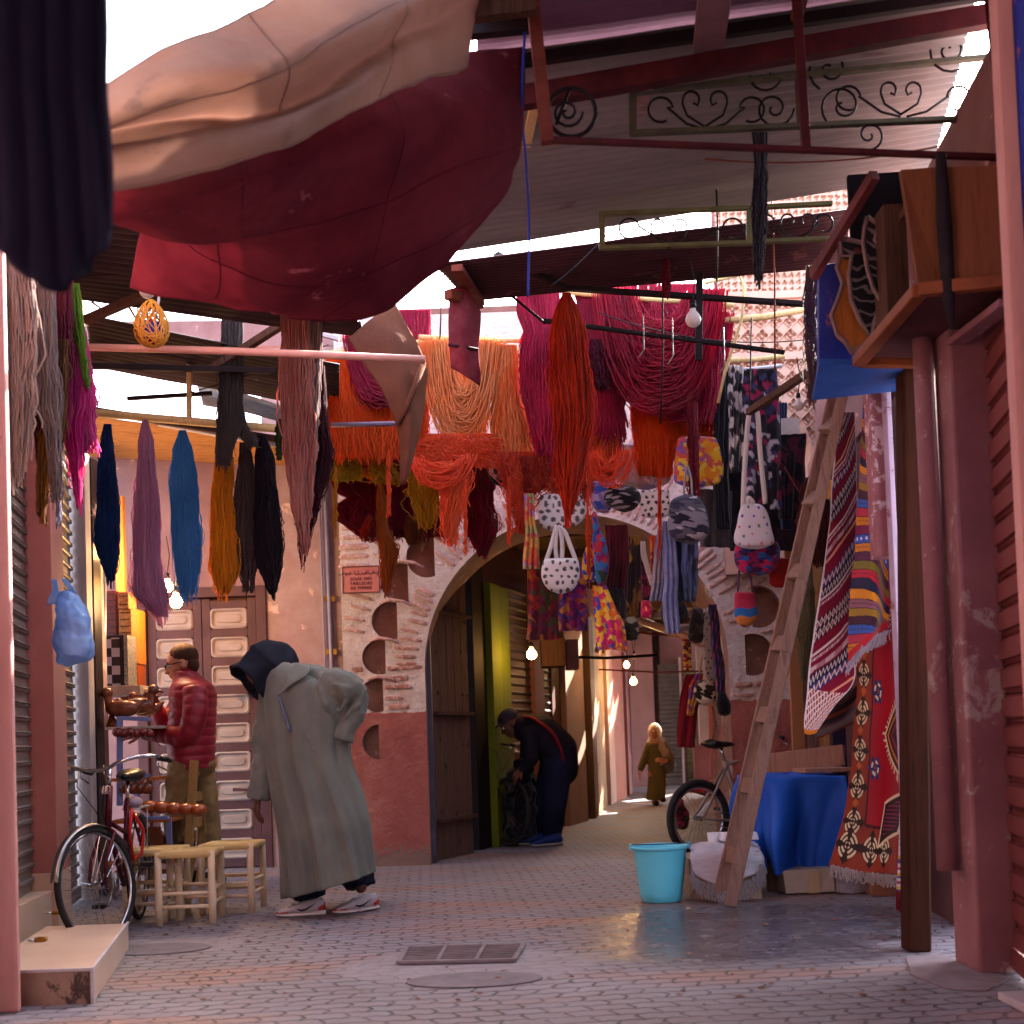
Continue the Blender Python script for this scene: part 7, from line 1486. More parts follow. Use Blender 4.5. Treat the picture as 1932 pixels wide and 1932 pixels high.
# ================================================================== bicycles
def ring(m, c, r, t, ax, n=48, nt=10):
    ax = Vector(ax).normalized(); u = ax.orthogonal().normalized(); v = ax.cross(u); m.tube([Vector(c)+(u*math.cos(a)+v*math.sin(a))*r for a in np.linspace(0, 2*math.pi, n+1)[:-1]], t, nt, closed=True)
def bicycle(loc, heading, label, steer=0, lean=0, frame='4c101e', style='city', fat=.018, R_=.34):
    """local x = forwards"""
    r = thing('bicycle', label, 'bicycle', loc); fm = M('bike_'+frame, frame, None, .35, metal=.3, bump=.05, spots='8c7a74', spot_amt=.72, scale=20)
    wb = 1.05; RC = Vector((-wb/2, 0, R_)); FC = Vector((wb/2, 0, R_)); BB = Vector((-.06, 0, .28)); ST = Vector((-.22, 0, .80)); HT = Vector((.30, 0, .90)); HB = Vector((.36, 0, .66))
    hd = Vector((FC.x-.05, 0, .55))
    axis = (HT-HB).normalized(); SR = Matrix.Rotation(steer, 4, axis); piv = Matrix.Translation(HB) @ SR @ Matrix.Translation(-HB)
    def T(p, f=False): p = Vector(p); return piv @ p if f else p
    def wheel(c, f):
        w_ = MB(); cc = T(c, f); ax = (T(c+Vector((0, 1, 0)), f)-cc)
        ring(w_, cc, R_-fat, fat, ax); o = w_.build('wheel', black_rubber, r, True, local=True)
        w_ = MB(); ring(w_, cc, R_-fat*2.1, fat*.55, ax, 48, 6); w_.build('rim', chrome, o, True, local=True)
        w_ = MB(); w_.tube([cc-ax*.045, cc+ax*.045], .02, 10); u = ax.normalized().orthogonal().normalized(); v = ax.normalized().cross(u)
        for k in range(28):
            a = k*2*math.pi/28; b = a+(.5 if k % 2 else -.5); e = ax*(.03 if k % 4 < 2 else -.03); w_.tube([cc+e+(u*math.cos(b)+v*math.sin(b))*.02, cc+(u*math.cos(a)+v*math.sin(a))*(R_-fat*2.4)], .0013, 3, cap=False)
        w_.build('spokes', chrome, o, False, local=True)
        return o
    wheel(RC, False); wheel(FC, True)
    fk = 1.6 if style == 'mtb' else 1
    m = MB(); m.tube([BB, ST], .016*fk, 8); m.tube([BB, HB], .018*fk, 8); m.tube([ST*.93+BB*.07, HT*.9+HB*.1] if style == 'mtb' else [ST*.6+BB*.4, HB+Vector((-.02, 0, .03))], .015, 8); m.tube([HB, HT], .021, 8)
    for sy in (-1, 1):
        y = Vector((0, sy*.06, 0)); m.tube([RC+y, BB+Vector((-.02, sy*.02, 0))], .009*fk, 6); m.tube([RC+y, ST*.92+BB*.08+Vector((0, sy*.015, 0))], .008*fk, 6)
    m.build('frame', fm, r, True, local=True)
    m = MB()
    for sy in (-1, 1): m.tube([T(p, 1) for p in (FC+Vector((0, sy*.055, 0)), FC+Vector((-.05, sy*.055, .15)), HB+Vector((.01, sy*.05, -.03)), HB)], .010, 6)
    m.build('fork', fm, r, True, local=True)
    top = HT+Vector((.0, 0, .02)); hb = MB(); hb.tube([T(HT, 1), T(HT+axis*.12, 1)], .012, 8)
    if style == 'city': pts = [(-.22, -.29, .10), (-.05, -.27, .14), (.08, -.17, .13), (.06, -.05, .10), (.06, .05, .10), (.08, .17, .13), (-.05, .27, .14), (-.22, .29, .10)]
    else: pts = [(-.04, -.3, .10), (.02, -.12, .10), (.04, 0, .11), (.02, .12, .10), (-.04, .3, .10)]
    HP = [HT+Vector(p)+Vector((0, 0, .0)) for p in pts]; hb.tube([T(Vector(p), 1) for p in catmull(HP, 30)], .0115, 8); h = hb.build('handlebar', chrome if style == 'city' else black_metal, r, True, local=True)
    for a, b in ((0, 1), (-1, -2)):
        m = MB(); P = HP[a]; Q_ = HP[a].lerp(HP[b], .62); m.tube([T(P, 1), T(Q_, 1)], .017, 8); m.build('grip', black_plastic, h, True, local=True)
        m = MB(); m.tube([T(Q_+Vector((.0, 0, -.01)), 1), T(Q_+Vector((.02, 0, -.045)), 1), T(P+Vector((.04, 0, -.06)), 1)], .006, 6); m.build('brake_lever', chrome, h, True, local=True)
    m = MB()
    for sy in (-1, 1): m.tube([T(HP[0 if sy < 0 else -1].lerp(HP[1], .7), 1), T(HT+Vector((.16, sy*.1, .02)), 1), T(HB+Vector((.06, sy*.02, .1)), 1), BB+Vector((0, 0, .02))], .003, 5)
    m.build('cables', black_plastic, r, True, local=True)
    m = MB(); m.tube([ST, ST+Vector((-.035, 0, .12))], .013, 8); m.build('seat_post', chrome, r, True, local=True)
    sp_ = ST+Vector((-.04, 0, .14)); m = MB(); m.sections([(sp_+Vector((x, 0, dz)), .001, w_, 2) for x, w_, dz in ((.0, 0.01, 0),)]*2, 4) if 0 else None
    vs = []; prof = [(-.14, .085, .015), (-.11, .095, .03), (-.05, .085, .03), (.02, .05, .022), (.09, .03, .018), (.135, .02, .01)]; n = 12
    for x, hw, hz in prof:
        for j in range(n):
            a = 2*math.pi*j/n; vs.append(sp_+Vector((x, math.cos(a)*hw, math.sin(a)*hz*1.3+(.012 if x < -.1 else 0))))
    fs = [(i*n+j, (i+1)*n+j, (i+1)*n+(j+1) % n, i*n+(j+1) % n) for i in range(5) for j in range(n)]+[tuple(range(n)), tuple(5*n+j for j in range(n))[::-1]]
    m.add(vs, fs); m.build('saddle', black_plastic, r, True, local=True)
    m = MB(); ring(m, BB+Vector((0, -.05, 0)), .085, .006, (0, 1, 0), 30, 5); ring(m, BB+Vector((0, -.05, 0)), .03, .012, (0, 1, 0), 14, 5)
    for sg in (1, -1):
        e = BB+Vector((sg*.13, -sg*.07, -sg*.11)); m.tube([BB+Vector((0, -sg*.06, 0)), e], .009, 6)
        mm = MB(); mm.box(e+Vector((0, -sg*.05, 0)), (.09, .075, .025)); mm.build('pedal', black_rubber, r, local=True, bevel=.004)
    m.tube([BB+Vector((0, -.05, .085)), RC+Vector((0, -.05, .035))], .004, 4); m.tube([BB+Vector((0, -.05, -.085)), RC+Vector((0, -.05, -.035))], .004, 4)
    m.build('crankset', steel, r, True, local=True)
    if style == 'city':
        for c, f, a0, a1 in ((FC, 1, .2, 2.6), (RC, 0, .5, 3.4)):
            w_ = .026; V = []; n = 22
            for t in np.linspace(a0, a1, n):
                for s_ in (-1, -.5, 0, .5, 1): rr = R_+.018-.012*s_*s_; V.append(T(c+Vector((rr*math.cos(t), s_*w_, rr*math.sin(t))), f))
            idx = np.arange(n*5).reshape(n, 5); Q = np.stack([idx[:-1, :-1], idx[1:, :-1], idx[1:, 1:], idx[:-1, 1:]], -1).reshape(-1, 4)
            o = np_mesh('mudguard', [tuple(v) for v in V], Q, steel, r, True, local=True); solid(o, .002)
        m = MB(); z = R_*2+.05; 
        for sy in (-.05, 0, .05): m.tube([(-wb/2-.2, sy, z), (-wb/2+.2, sy, z)], .005, 5)
        for sx in (-.2, 0, .2): m.tube([(-wb/2+sx, -.05, z), (-wb/2+sx, .05, z)], .005, 5)
        for sy in (-1, 1): m.tube([(-wb/2, sy*.06, R_), (-wb/2-.08, sy*.05, z)], .004, 5)
        m.build('luggage_rack', steel, r, True, local=True)
        m = MB(); m.box(HT+Vector((.1, 0, -.02)), (.05, .05, .05)); m.build('lamp', chrome, r, local=True, bevel=.012)
        m = MB(); m.tube([(-.2, .03, .72), (-.3, .08, .6), (-.28, .07, .45), (-.15, .04, .42), (-.12, .03, .6), (-.2, .03, .74)], .011, 6); m.build('red_strap', M('red_strap', 'c0201c', None, .5), r, True, local=True)
        m = MB(); m.ell((-wb/2+.12, 0, z+.04), (.1, .06, .04), 14, 8); m.build('rolled_cloth', M('rolled_rag', '8c84a8', 'c0a090', .9, scale=18), r, True, local=True)
    r.rotation_euler = (lean, 0, heading); return r
f_, b_ = gp(192, 1780), gp(258, 1752)
hdg = math.atan2(-.95, .11); mid = Vector((-2.33, 7.2, 0))
bicycle((mid.x, mid.y, 0), hdg, 'old city bicycle with maroon frame parked at the left by the doorstep', steer=R(-27), lean=0).scale = (.96, .96, .96)
a_ = gp(1318, 1612); bicycle((a_.x+.42, a_.y-.05, 0), R(30), 'silver mountain bicycle parked between the bucket and the blue table', steer=R(-15), frame='8c7c78', style='mtb', fat=.032, R_=.33)
a_ = gp(955, 1597); bicycle((a_.x-.22, a_.y+.42, 0), R(-62), 'dark bicycle leaning by the wooden gate leaf inside the arch', steer=R(10), frame='241c20', style='mtb', fat=.02)
def bundle(label, rows, Y, cols, seed, th=.12):
    o = pod('cloth_bundle', label, 'cloth bundle', rows, Y, th, B(*cols, cell=.05, seed=seed), wob=.04); return o
bundle('heap of bright red and blue cloth on the rack behind the mountain bicycle', [(1470, 1310, 1350), (1480, 1296, 1378), (1492, 1296, 1384), (1500, 1310, 1370)], 11.3, ('a8182c', '3c3c8c', 'c81c30', '8c7c20', '6c1838'), 3)
bundle('small magenta cloth bundle low on the alley floor behind the silver bicycle', [(1508, 1276, 1286), (1525, 1270, 1294), (1545, 1272, 1300), (1562, 1280, 1296)], 11.9, ('a81c60', '4c1828', '2c1418', '6c2030'), 4, .1)
# drain grate and manhole, pavement
s = NT('grate_iron'); v = s.coord('Object'); w_ = s.n('TexWave'); s.l(v, w_.inputs[0]); grate_m = M('grate_iron2', '8c8488', '746c70', .6, metal=.3, bump=.3, spots='7c6c6a', spot_amt=.6)
gq = [gp(768, 1792), gp(988, 1786), gp(970, 1816), gp(752, 1821)]
gr = thing('drain_grate', 'rusty rectangular drain grate set in cement in the middle of the street', 'drain grate', (gq[0]+gq[2])/2)
m = MB(); m.prism([q+Vector((0, 0, .002)) for q in gq], (0, 0, .004)); m.build('sump', M('sump_dark', '5a4e50', '463c3e', .9), gr)
m = MB()
A, B_, C_, D_ = [q+Vector((0, 0, .012)) for q in gq]
for k in range(3):
    for i in range(9):
        t = (i+.5)/9; p = A.lerp(D_, t); q = B_.lerp(C_, t); m.bar(p.lerp(q, k/3+.02), p.lerp(q, (k+1)/3-.02), .012, .012)
m.build('bars', grate_m, gr)
m = MB()
for a, b in ((A, B_), (B_, C_), (C_, D_), (D_, A)): m.bar(a, b, .022, .014)
for k in (1, 2): m.bar(A.lerp(B_, k/3), D_.lerp(C_, k/3), .018, .013)
m.build('frame', grate_m, gr)
c = gp(895, 1850); m = MB(); m.lathe((c.x, c.y, .003), [(.30, 0), (.30, .003), (.285, .004), (.001, .004)], 48); m.v = [(x, c.y+(y-c.y)*.55, z) for x, y, z in m.v]
mh = M('manhole_cover', '80787c', '6e666a', .75, scale=9, bump=.5, bscale=60, metal=.1); tag(m.build('manhole', mh), 'worn round manhole cover just in front of the drain grate', 'manhole cover')
c = gp(345, 1790); m = MB(); m.lathe((c.x-.15, c.y, .003), [(.30, 0), (.30, .003), (.285, .004), (.001, .004)], 40); m.v = [(x, c.y+(y-c.y)*.6, z) for x, y, z in m.v]; tag(m.build('manhole', mh), 'worn round manhole cover near the beige doorstep', 'manhole cover')
# ================================================================== people
skin_lt = M('skin_light', 'b98068', 'a87058', .55, scale=12, bump=.1, spec=.35)
skin_dk = M('skin_brown', '6a4436', '583628', .55, scale=12, bump=.1, spec=.35)
hairm = M('brown_hair', '4a2c1c', '382014', .8, scale=60, bump=.6, bscale=120)
def capsule(m, a, b, ra, rb, n=14):
    a = Vector(a); b = Vector(b); m.ell(a, ra, n, 8); m.ell(b, rb, n, 8); m.tube([a, b], [ra, rb], n)
def chain(m, pts, rs, n=14):
    for i in range(len(pts)-1): capsule(m, pts[i], pts[i+1], rs[i], rs[i+1], n)
def hand(m, wrist, d, up, s=1.0, curl=.5, side=1):
    """palm, four unequal bent fingers and a thumb; d = direction of the hand, up = back of the hand"""
    d = Vector(d).normalized(); up = Vector(up); up = (up-d*up.dot(d)).normalized(); x = d.cross(up)*side; w_ = Vector(wrist)
    for i in range(4): capsule(m, w_+x*(-.012+.008*i)*s*2*.7, w_+d*.085*s+x*(-.03+.02*i)*s, .015*s, .0125*s, 8)
    for i, L in enumerate((.068, .078, .073, .055)):
        p = w_+d*.085*s+x*(-.031+.0205*i)*s; dd = d.copy(); k = curl*(.8+.12*i)
        for j, f in enumerate((.45, .32, .23)):
            dd = (dd*math.cos(k*.55)-up*math.sin(k*.55)).normalized(); q = p+dd*L*f*s; capsule(m, p, q, (.0098-.0008*j)*s, (.009-.0008*j)*s, 8); p = q
            k2 = k; u2 = (up-dd*up.dot(dd)); up_ = u2
            
    p = w_+d*.025*s-x*.026*s; q = p+(d*.55-x*.8-up*.15).normalized()*.042*s; capsule(m, p, q, .0135*s, .011*s, 8); q2 = q+(d*.9-x*.3-up*.25).normalized()*.032*s; capsule(m, q, q2, .0108*s, .009*s, 8)
def head_mesh(m, c, s=1.0, face=Vector((-1, 0, 0)), up=Vector((0, 0, 1))):
    """head as union of shapes in a frame: f forward, u up, r right"""
    f = Vector(face).normalized(); u = Vector(up); u = (u-f*u.dot(f)).normalized(); r = f.cross(u); c = Vector(c)
    Rm = Matrix((f, r, u)).transposed()
    P = lambda a, b, z: c+(f*a+r*b+u*z)*s
    m.ell(P(-.012, 0, .03), (.098*s, .076*s, .092*s), 20, 16, Rm); m.ell(P(.022, 0, -.03), (.068*s, .062*s, .085*s), 18, 14, Rm)
    m.ell(P(.05, 0, -.088), (.034*s, .036*s, .026*s), 12, 8, Rm); m.ell(P(.055, 0, .028), (.032*s, .056*s, .02*s), 12, 8, Rm)
    capsule(m, P(.078, 0, .012), P(.107, 0, -.030), .009*s, .0145*s, 8)
    m.ell(P(.098, .012, -.034), (.011*s, .01*s, .009*s), 8, 6, Rm); m.ell(P(.098, -.012, -.034), (.011*s, .01*s, .009*s), 8, 6, Rm)
    m.ell(P(.084, 0, -.058), (.013*s, .026*s, .0075*s), 10, 6, Rm); m.ell(P(.081, 0, -.070), (.013*s, .022*s, .0085*s), 10, 6, Rm)
    for sg in (-1, 1):
        m.ell(P(.045, sg*.04, -.03), (.028*s, .022*s, .026*s), 10, 8, Rm); m.ell(P(-.012, sg*.078, -.012), (.02*s, .010*s, .032*s), 10, 8, Rm)
    return P, Rm
def eyes(P, Rm, s, parent):
    for sg in (-1, 1):
        m = MB(); m.ell(P(.076, sg*.031, .002), (.013*s, .013*s, .011*s), 10, 8, Rm); o = m.build('eye', M('eye_white', 'c8beb8', None, .3, bump=0), parent, True)
        m = MB(); m.ell(P(.086, sg*.031, .001), (.0055*s, .006*s, .006*s), 8, 6, Rm); m.build('iris', M('eye_dark', '1c100c', None, .2, bump=0), o, True)
        m = MB(); m.tube([P(.083, sg*.014, .022), P(.088, sg*.03, .027), P(.078, sg*.048, .021)], .0042*s, 5); m.build('eyebrow', hairm, parent, True)
# ---- man in the long grey-green hooded robe, bending forwards
YR = 7.62
def W(x, y, dy=0): return at(x, y, YR+dy)
def robed_man():
    r = thing('person', 'stooping man in a long grey green robe and dark hood, hand on hip', 'person', gp(625, 1722))
    k = 1/sc(YR)
    robe_m = None; s = NT('robe_cloth'); v = s.coord('Object', (60, 60, 3)); n1 = s.noise(v, 1.5, 5, .6); v2 = s.coord('Object'); n2 = s.noise(v2, 3.5, 6, .65)
    c = s.ramp(n2, [(.3, '585c55'), (.55, '686b61'), (.75, '76786c')]); c = s.mix(s.math('MULTIPLY', n1, .3), c, '4c504c'); s.bump(s.math('ADD', n1, s.math('MULTIPLY', n2, 2)), .25, .01); robe = s.done(c, .85, sheen=.15)
    # body (one skin)
    m = MB(); hc = W(497, 1272, -.03); P, Rm = head_mesh(m, hc, 1.0, Vector((-.45, -.45, -.75)), Vector((-.85, -.1, .55)))
    chain(m, [W(520, 1275), W(560, 1290), W(600, 1330), W(610, 1450)], [.06, .07, .16, .15]); chain(m, [W(590, 1460), W(590, 1600, -.02), gp(588, 1716)+Vector((-.02, 0, .08))], [.09, .07, .05]); chain(m, [W(630, 1460, .05), W(655, 1600, .02), gp(672, 1704)+Vector((0, .05, .2)), gp(672, 1704)+Vector((.03, .03, .1))], [.09, .06, .045, .04])
    chain(m, [W(510, 1320, .12), W(497, 1420, .1), W(487, 1500, .05)], [.06, .045, .033]); chain(m, [W(640, 1290, -.08), W(682, 1305, .02), W(648, 1385, .05)], [.06, .05, .035])
    hand(m, W(487, 1500, .05), (-.12, -.1, -1), (-.9, -.4, 0), 1.15, .75, -1); hand(m, W(648, 1388, .05), (-.5, .3, -.6), (.5, -.8, .2), 1.0, .6)
    o = m.build('body', skin_dk, r, True); remesh(o, .007, 2)
    eyes(P, Rm, 1.0, r)
    # robe: sections leaning forward, deep folds
    rows = [(1262, 572, 30, .10, -.5), (1272, 580, 52, .14, -.5), (1290, 580, 78, .19, -.35), (1320, 580, 88, .21, -.15), (1370, 580, 84, .22, 0), (1430, 583, 78, .22, .0), (1500, 600, 82, .24, .06), (1560, 613, 84, .26, .08), (1620, 620, 84, .27, .12), (1650, 622, 84, .28, .16), (1668, 624, 84, .285, .25)]
    C = catmull([(a, b, c_, d, e) for a, b, c_, d, e in rows], 110); n = 220; V = []; rn = np.random.default_rng(3); ph = rn.uniform(0, 6.28, 6)
    for i, (y, cx, hw, dp, tl) in enumerate(C):
        s_ = i/(len(C)-1); amp = .03+.22*max(0, s_-.12)**.9
        for j in range(n):
            a = 2*math.pi*j/n; ca, sa = math.cos(a), math.sin(a)
            # folds: sharper ridges than valleys, drawn from the hip to the hem
            aa = a+.35*math.sin(2*s_+1)*(1 if math.cos(a) > 0 else .5)
            fd = (.5*abs(math.sin(4*aa+ph[0]))**.7+.32*math.sin(9*aa+ph[1]+s_*1.5)+.16*math.sin(17*aa+ph[2]-s_*2))
            kk = 1+amp*(fd-.35); x = ca*kk*hw*k; c0 = at(cx, y, YR)
            V.append((c0.x+x, c0.y+sa*kk*dp, c0.z+x*tl))
    K = len(C); idx = np.arange(K*n).reshape(K, n); nx_ = np.roll(idx, -1, 1); Q = np.stack([idx[:-1], idx[1:], nx_[1:], nx_[:-1]], -1).reshape(-1, 4)
    V = list(V); cap = len(V); c0 = at(570, 1255, YR); V.append((c0.x, c0.y, c0.z)); V = np.array(V)
    # near hem corner hangs lower on the left and is split
    o = np_mesh('robe', V, Q, robe, r, True); solid(o, .008, -1)
    m = MB(); m.ell(W(585, 1275), (.17, .14, .075), 20, 12, Matrix.Rotation(.25, 3, 'Y')); m.ell(W(640, 1292, -.02), (.13, .14, .10), 18, 12, Matrix.Rotation(.5, 3, 'Y')); m.ell(W(535, 1290, -.02), (.12, .13, .08), 16, 10)
    m.ell(W(600, 1340, -.06), (.2, .14, .2), 18, 12)
    # near sleeve, wide, elbow back, cuff on the hip
    chain(m, [W(628, 1292, -.1), W(655, 1300, -.09), W(674, 1322, -.06), W(666, 1350, -.08), W(652, 1378, -.09)], [.10, .105, .075, .08, .062])
    m.tube([W(652, 1372, -.09), W(646, 1398, -.10)], [.065, .072], 16)
    m.tube([W(620, 1285, -.18), W(650, 1300, -.19), W(655, 1322, -.18), W(640, 1345, -.17)], [.02, .028, .022, .012], 8)
    m.tube([W(600, 1290, -.17), W(615, 1330, -.2), W(632, 1350, -.18)], [.012, .02, .01], 8)
    m.tube([W(688, 1300, -.1), W(676, 1330, -.15), W(650, 1352, -.17)], [.015, .022, .012], 8)
    m.tube([W(560, 1300, -.16), W(575, 1380, -.2), W(600, 1430, -.2)], [.012, .018, .01], 8)
    # far sleeve hanging straight down
    chain(m, [W(512, 1320, .06), W(499, 1380, .05), W(496, 1440, .03), W(491, 1488, .02)], [.075, .078, .07, .068])
    m.tube([W(491, 1485, .02), W(487, 1508, .02)], [.07, .078], 16)
    o = m.build('sleeves', robe, r, True); remesh(o, .009, 6, .6)
    md = o.modifiers.new('crease', 'DISPLACE'); tx = bpy.data.textures.new('crease', 'CLOUDS'); tx.noise_scale = .09; md.texture = tx; md.strength = .03; md.mid_level = .5
    # braided front edge
    m = MB(); P_ = [W(525, 1312, -.2), W(533, 1338, -.225), (W(541, 1362, -.235)), W(546, 1380, -.24)]; 
    m.tube([Vector(p) for p in catmull(P_, 16)], .008, 6); m.build('neck_braid', M('blue_braid', '4c5468', '6c7484', .8, scale=40), r, True)
    # grey lapel of the robe hood lying on the shoulder
    o = cloth('hood_lapel', [pr([(545, 1262, YR-.15), (562, 1252, YR-.12), (585, 1256, YR-.1)]), pr([(540, 1290, YR-.2), (562, 1280, YR-.2), (584, 1262, YR-.17)]), pr([(524, 1312, YR-.22), (548, 1296, YR-.22), (578, 1274, YR-.2)])], robe, r, 20, 16, .012, 9, 3, .008)
    # dark hood: open shell round the head, mouth to the lower left
    hood = M('black_hood', '11131e', '171a28', .85, scale=14, bump=.5, bscale=25, bdist=.01)
    ax = (W(462, 1290, -.1)-W(528, 1246, .02)).normalized(); cen = W(502, 1263, 0)
    u = ax.orthogonal().normalized(); u = (Vector((0, 0, 1))-ax*ax.z).normalized(); v_ = ax.cross(u); V = []; K = 30; n = 60
    for i in range(K):
        t = i/(K-1); q = -.19+t*.335; rad = .148*math.sqrt(max(.03, 1-((q+.02)/.2)**2)) if q < 0 else .147-.02*t; 
        for j in range(n):
            a = 2*math.pi*j/n; rr = rad*(1+.07*math.sin(3*a+1+t*3)+.04*math.sin(7*a+t*6)); pk = .03*max(0, math.cos(a))*t
            p = cen+ax*(q+pk*1.4-.03*math.cos(a)*0)+u*math.cos(a)*rr*(1.0+.12*t)+v_*math.sin(a)*rr*.9
            V.append(tuple(p+Vector(noise.noise_vector(p*9))*.018))
    idx = np.arange(K*n).reshape(K, n); nx_ = np.roll(idx, -1, 1); Q = np.stack([idx[:-1], idx[1:], nx_[1:], nx_[:-1]], -1).reshape(-1, 4)
    o = np_mesh('hood', V, Q, hood, r, True); solid(o, .012)
    m = MB(); m.prism([W(525, 1228, 0), W(546, 1229, 0), W(535, 1250, 0), W(548, 1262, 0), W(520, 1275, 0)], (0, .06, 0)); m.ell(W(530, 1262, .02), (.08, .10, .06), 14, 10); o = m.build('hood_peak', hood, r, True); remesh(o, .008, 3)
    # trousers
    tr = M('dark_trousers', '14182c', '1c2038', .85, scale=10, bump=.5, bscale=14, bdist=.01)
    m = MB(); a1, a2 = gp(588, 1716), gp(672, 1704)
    m.tube([W(590, 1600, -.02), a1+Vector((-.02, 0, .16)), a1+Vector((-.01, 0, .075))], [.12, .115, .105], 18); m.tube([W(655, 1600, .02), a2+Vector((0, .05, .2)), a2+Vector((.03, .03, .10))], [.12, .11, .105], 18)
    o = m.build('trousers', tr, r, True); remesh(o, .01, 4); md = o.modifiers.new('crease', 'DISPLACE'); md.texture = tx; md.strength = .04
    for c0, ang, lb in ((gp(575, 1728), math.atan2(-.12, -1), 0), (gp(678, 1720), math.atan2(-.6, -1), 1)): shoe(r, c0, ang, lb)
def shoe(r, c0, ang, lift, s=1.0, up='a8a0a4', trim='b4322c', sole='cfc6c0', mark=True):
    c0 = Vector(c0); f = Vector((math.cos(ang), math.sin(ang), 0)); sd = Vector((-f.y, f.x, 0)); 
    def sec(a, hw, z0, z1, n=16): return [c0+f*a*s+sd*math.cos(t)*hw*s+Vector((0, 0, (z0+(z1-z0)*(.5+.5*math.sin(t)))*s)) for t in np.linspace(0, 2*math.pi, n+1)[:-1]]
    def body(secs, name, mat, parent):
        m = MB(); n = 16; vs = sum([sec(*q) for q in secs], []); k = len(secs); fs = [(i*n+j, (i+1)*n+j, (i+1)*n+(j+1) % n, i*n+(j+1) % n) for i in range(k-1) for j in range(n)]+[tuple(range(n)), tuple((k-1)*n+j for j in range(n))[::-1]]
        m.add(vs, fs); return m.build(name, mat, parent, True)
    L = .0 
    o = body([(-.12, .025, .02, .09), (-.11, .036, .02, .11), (-.06, .040, .02, .105), (0, .042, .02, .095), (.06, .046, .02, .075), (.11, .046, .018, .058), (.15, .036, .018, .045), (.17, .016, .02, .035)], 'shoe', M('shoe_'+up, up, None, .5, scale=30, bump=.3), r)
    body([(-.13, .026, .0+.012*lift, .03), (-.10, .041, .0+.006*lift, .032), (0, .040, .0, .026), (.08, .050, .0, .024), (.14, .043, .003, .026), (.176, .018, .010, .026)], 'sole', M('shoe_sole_'+sole, sole, None, .6, bump=.3), o)
    body([(.10, .049, .022, .044), (.14, .041, .022, .04), (.174, .018, .018, .034)], 'toe_cap', M('shoe_trim_'+trim, trim, None, .5), o)
    body([(-.128, .022, .03, .08), (-.11, .039, .028, .085), (-.085, .041, .028, .06)], 'heel_tab', M('shoe_trim_'+trim, trim, None, .5), o)
    if mark:
        for sg in (-1, 1):
            m = MB(); m.tube([c0+(f*a+sd*sg*w_+Vector((0, 0, z)))*s for a, w_, z in ((.045, .046, .05), (.02, .045, .04), (-.01, .044, .045), (-.07, .042, .078))], [.003, .007, .006, .001], 6); m.build('side_stripe', black_plastic, o, True)
        m = MB()
        for i in range(5): a = .03+.018*i; m.tube([c0+(f*a+sd*.022+Vector((0, 0, .083-.007*i)))*s, c0+(f*(a+.01)+Vector((0, 0, .092-.008*i)))*s, c0+(f*a-sd*.022+Vector((0, 0, .083-.007*i)))*s], .0035, 5)
        m.build('laces', white_pvc, o, True)
robed_man()
